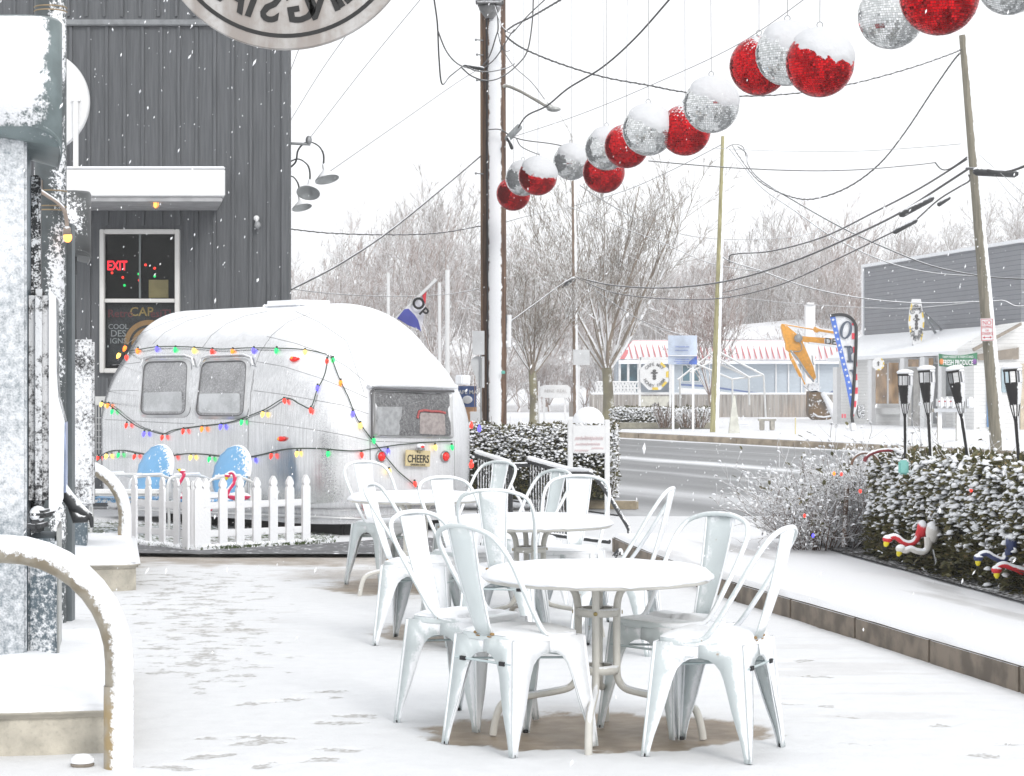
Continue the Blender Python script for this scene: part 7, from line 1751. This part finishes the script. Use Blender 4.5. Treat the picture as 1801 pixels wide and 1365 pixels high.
# low brush at the foot
for k in range(46):
    px_=485+(1880-485)*k/46+r.uniform(-8,8); Yt=112+r.uniform(-3,3); v,f=G[r.randrange(5)]; s_=.24+.14*r.random(); X=(px_-CX)*Yt/F
    vv=(v*np.array([s_*1.9,s_*1.9,s_]))+np.array([X,Yt,.0]); AV.append(vv); AF.append(f+off); off+=len(vv); AM.append(np.full(len(f),1 if r.random()<.5 else 0))
AV=np.concatenate(AV);AF=np.concatenate(AF);AM=np.concatenate(AM)
me=bpy.data.meshes.new('bare_wood'); me.vertices.add(len(AV)); me.vertices.foreach_set('co',AV.ravel()); me.loops.add(AF.size); me.loops.foreach_set('vertex_index',AF.ravel().astype(np.int32)); me.polygons.add(len(AF)); me.polygons.foreach_set('loop_start',np.arange(0,AF.size,4)); me.polygons.foreach_set('loop_total',np.full(len(AF),4)); me.polygons.foreach_set('material_index',AM.astype(np.int32)); me.update(calc_edges=True)
me.materials.append(bark('grey_wood',(.36,.30,.27),(.26,.215,.195),.34,.5)); me.materials.append(bark('brown_wood',(.40,.28,.235),(.29,.205,.175),.36,.5))
o=bpy.data.objects.new('bare_wood',me); C.objects.link(o); o['kind']='stuff'; o['label']='bare snowy wood behind the street buildings'
print('wood faces',len(AF))
# ---------------- cables ----------------
def cable(label,pts,Y0,Y1,rad=.012,mat=None,group=None,name='overhead_cable',twist=False,n=6):
    P2=bez([Vector((a,b,0)) for a,b in pts],7); L=[0]
    for i in range(len(P2)-1): L.append(L[-1]+(P2[i+1]-P2[i]).length)
    P=[at(p.x,p.y,Y0+(Y1-Y0)*l/L[-1]) for p,l in zip(P2,L)]
    mb=MB(); mb.tube(P,rad*.8,n)
    if twist:
        Q=[]; D=(P[-1]-P[0]).length; m_=int(len(P)*8)
        for i in range(m_):
            u=i/(m_-1)*(len(P)-1); k=min(int(u),len(P)-2); q=P[k].lerp(P[k+1],u-k); a=i*.55; Q.append(q+Vector((0,math.cos(a)*rad*.8,math.sin(a)*rad*.8)))
        mb.tube(Q,rad*.55,4)
    return mb.build(name,mat or M_WIRE,None,label,'cable',group)
cable('dark cable sloping from the big pole down left to the dark building corner',[(848,272),(700,395),(600,463),(512,509)],32.0,25.3,.017)
cable('dark cable crossing the sky from the top edge down to the big pole insulators',[(1180,-4),(1118,66),(1060,118),(1000,155),(962,186),(925,205),(905,238)],24,32.0,.015)
cable('twisted cable dipping from the big pole behind the mirror balls to the right pole top',[(888,62),(905,76),(930,90),(985,112),(1060,135),(1140,150),(1205,162),(1300,169),(1400,164),(1500,147),(1600,120),(1672,95),(1692,86)],32.0,43,.016,twist=True)
cable('twisted drop cable sagging from the top of the right pole to the leaning green pole',[(1692,90),(1676,108),(1640,160),(1590,235),(1545,290),(1490,330),(1430,350),(1385,344),(1335,318),(1300,275),(1288,255)],43,60,.022,twist=True)
cable('nearly level cable from the mirror balls across to the right pole',[(1140,283),(1270,294),(1400,300),(1500,299),(1600,291),(1645,286)],38,44,.014)
cable('small looping cable end beside the right pole',[(1645,286),(1655,297),(1668,298),(1685,288),(1701,276)],43.5,43,.018)
cable('faint level cable just above the other, between green pole and right pole',[(1210,258),(1350,265),(1500,266),(1620,259),(1690,253)],60,43,.009,M_WIRE_W)
cable('thick cable rising from the thin pole to the right pole',[(1012,487),(1080,502),(1180,506),(1290,492),(1400,458),(1500,415),(1580,376),(1640,338),(1703,297)],68,43,.032,M_WIRE)
cable('second thick cable from the green pole rising to the right pole above the first',[(1283,462),(1284,450),(1300,446),(1360,441),(1450,416),(1540,372),(1620,330),(1700,280)],60,43,.026)
cable('lower dark cable from the thin pole to the right pole with two sleeves on it',[(1012,487),(1080,515),(1180,526),(1280,523),(1380,498),(1480,452),(1575,406),(1595,398),(1612,386),(1650,352),(1685,330),(1705,318),(1704,308)],68,43,.022)
cable('long cable crossing downwards from the green pole top to the right edge',[(1298,258),(1313,270),(1316,290),(1340,318),(1400,355),(1480,400),(1560,437),(1640,468),(1730,486),(1805,491)],60,46,.024,M_WIRE)
cable('frosted cable crossing just below it from the green pole top',[(1283,262),(1302,285),(1340,330),(1400,372),(1470,420),(1560,461),(1640,480),(1725,486)],60,50,.020,M_WIRE_W)
cable('thin cable loop at the green pole top',[(1275,262),(1290,254),(1306,258),(1312,275)],60,60,.014)
cable('frosted cable from the green pole dipping in front of the grey parapet',[(1268,448),(1285,460),(1340,477),(1420,505),(1520,525),(1620,533),(1740,530),(1765,529),(1785,538),(1805,538)],60,55,.024,M_WIRE_W)
cable('thin frosted cable under the parapet cable',[(1270,520),(1400,534),(1520,541),(1600,542),(1690,534),(1740,528)],60,58,.012,M_WIRE_W)
cable('pale cable sagging from the mirror balls to the far wood',[(1020,326),(1060,352),(1120,385),(1200,412),(1280,421),(1380,418),(1450,405)],62,100,.02,M_WIRE_W)
cable('second pale cable below it crossing the large tree',[(1000,363),(1080,395),(1160,425),(1250,463),(1340,478)],66,62,.018,M_WIRE_W)
cable('pale diagonal cable in front of the large tree',[(1020,485),(1060,520),(1130,565),(1200,590)],70,75,.02,M_WIRE_W)
cable('thin cable from the big pole to the thin pole',[(884,392),(940,377),(1000,366)],32.0,68,.010)
cable('thin dashed cable rising from the thin pole to the green pole top',[(1010,362),(1100,335),(1180,300),(1268,255)],68,60,.014,M_WIRE_W)
cable('long thin line crossing the sky behind the mirror balls',[(905,240),(1010,205),(1110,165),(1260,98),(1340,52),(1418,-4)],32.0,20,.005,M_LINE)
cable('thin line from top left down to the lamp bracket',[(742,-4),(640,120),(545,243)],20,25.3,.0045,M_LINE)
cable('thin line from the building top down past the corner',[(640,20),(568,120),(505,222)],18,25.3,.0045,M_LINE)
cable('shorter thin line beside the round sign edge',[(528,80),(505,140)],22,25.3,.0045,M_LINE)
cable('long thin line from the gooseneck lamps up to the big pole',[(578,303),(700,218),(800,148),(848,118)],25.6,32.0,.0055,M_LINE)
cable('twisted level cable from the dark building to the big pole',[(512,403),(580,410),(680,413),(770,410),(848,397)],25.6,32.0,.010,twist=True)
cable('lower level cable from the dark building to the big pole',[(512,508),(580,516),(680,521),(780,518),(848,507)],26,32.0,.008,M_WIRE_W)
cable('pale cable slanting up from the wood to the thin pole foot box',[(885,575),(940,535),(985,502),(1010,487)],45,68,.020)
cable('guy wire from the right pole to the right edge, upper',[(1722,272),(1760,305),(1805,345)],43,40,.007)
cable('guy wire from the right pole to the right edge, lower',[(1750,308),(1775,340),(1805,368)],43,41,.007)
cable('thick cable leaving the right pole to the right edge',[(1700,296),(1725,297),(1760,302),(1780,300),(1805,291)],43,40,.034)
cable('cable crossing behind the green pole to the big tree, faint',[(1270,515),(1300,508),(1340,498)],60,58,.016)
cable('hanging black cable loop at the top, left of the big pole',[(763,-4),(768,30),(770,54),(772,100),(777,147),(790,135),(811,118)],24,26,.012)
cable('wide black loop sagging under the pole top, left half',[(770,54),(785,90),(806,113),(833,122)],24,31.6,.012)
cable('wide black loop sagging under the pole top, lower',[(811,118),(830,134),(858,142),(885,134),(912,112),(928,88),(936,40),(938,-4)],30.5,31.5,.013)
cable('inner black loop crossing the big pole below its bracket',[(820,115),(835,124),(860,126),(890,120),(905,112)],27.4,31.5,.012)
cable('black cable rising from the splice to the pole bracket',[(840,125),(860,100),(872,65),(876,50),(874,20),(868,-4)],31.5,31.6,.014)
cable('second black cable rising from the splice beside the bracket',[(845,124),(868,106),(884,84),(897,62),(905,52)],31.5,31.6,.012)
cable('tangle of black leads right of the pole bracket',[(870,10),(880,40),(888,52),(900,58),(912,46),(930,26),(962,-4)],31.6,27.2,.010)
cable('black lead drooping from the tangle to the lamp arm',[(876,58),(882,82),(893,102),(907,120),(935,145),(958,175)],31.6,31.8,.008)
cable('twisted cable from the pole tangle up to the top edge',[(888,56),(905,44),(930,32),(960,15),(992,-4)],31.6,24,.014,twist=True)
cable('short lead curling beside the tangle',[(878,70),(884,84),(890,90),(897,89)],31.6,31.6,.008)
cable('black leads running right from the lower insulators to the mirror balls',[(858,228),(880,228),(900,240),(925,247),(965,252),(992,257)],31.6,31.9,.012)
cable('black lead drooping from the lower insulators',[(908,243),(915,256),(928,264),(948,272)],31.6,31.8,.009)
for k,(x,y,Y,l,lb,r_,a) in enumerate(((833,118,31.5,.16,'black splice case at the left of the big pole',.03,-.15),(903,234,31.7,.16,'grey insulator cluster right of the big pole',.05,.8),(897,252,31.6,.1,'black coil hanging under the insulator cluster',.025,-1.2),(1612,363,45.5,.42,'black splice case on the thick cable left of the right pole',.075,.5),(1592,398,46,.30,'small black sleeve on the lower cable',.055,.5),(1660,354,44.5,.16,'tiny black sleeve on the lower cable near the right pole',.045,.6),(1751,303,42,.45,'black splice case on the cable right of the right pole',.09,-.05),(998,497,67.5,.3,'black splice box beside the thin pole',.08,.5))):
    c_=at(x,y,Y); d=Vector((math.cos(a),0,math.sin(a))); mb=MB(); mb.tube([c_-d*l,c_-d*l*.85,c_+d*l*.85,c_+d*l],[r_*.5,r_,r_,r_*.5],12); mb.build('splice_case',M_DARKUP if k!=1 else plain('insulator_grey',(.3,.32,.33),.4),None,lb,'splice case')
# ---------------- falling snow ----------------
r=random.Random(99); mb=MB()
for k in range(4800):
    Yq=6.5+ (34-6.5)*r.random()**.6; px_=r.uniform(-60,1860); py_=r.uniform(-40,1400); p=at(px_,py_,Yq)
    if p.z<.1: continue
    s_=(.0024+.0036*r.random()**2)*(1 if r.random()<.97 else 1.5)
    d=Vector((r.gauss(.25,.25),r.gauss(0,.3),1)).normalized(); u=d.orthogonal().normalized(); v=d.cross(u); e=1.2+1.3*r.random()
    vs=[p+d*s_*e*1.3]+[p+(u*math.cos(a)+v*math.sin(a))*s_*r.uniform(.7,1.2)+d*s_*r.uniform(-.3,.3) for a in [2*PI*j/5 for j in range(5)]]+[p-d*s_*e*1.3]
    mb.add(vs,[(0,1+j,1+(j+1)%5) for j in range(5)]+[(6,1+(j+1)%5,1+j) for j in range(5)])
o=mb.build('falling_snow',plain('snowflake',(.9,.91,.93),.8,var=.02),None,kind='stuff'); o['label']='snowflakes falling through the air'
# ---------------- haze ----------------
HZ=True
if HZ:
    mb=MB(); mb.add([(-260,-6,-1),(260,-6,-1),(260,175,-1),(-260,175,-1),(-260,-6,13.8),(260,-6,13.8),(260,175,13.8),(-260,175,13.8)],[(0,3,2,1),(4,5,6,7),(0,1,5,4),(1,2,6,5),(2,3,7,6),(3,0,4,7)])
    m=bpy.data.materials.new('snowy_air'); m.use_nodes=True; t=m.node_tree; t.nodes.remove(t.nodes['Principled BSDF'])
    pv=t.nodes.new('ShaderNodeVolumePrincipled'); pv.inputs['Color'].default_value=(1,1,1,1); pv.inputs['Density'].default_value=.0017; t.links.new(pv.outputs[0],t.nodes['Material Output'].inputs['Volume'])
    o=mb.build('haze',m,None,kind='stuff'); o['label']='thin snowy air over the street'
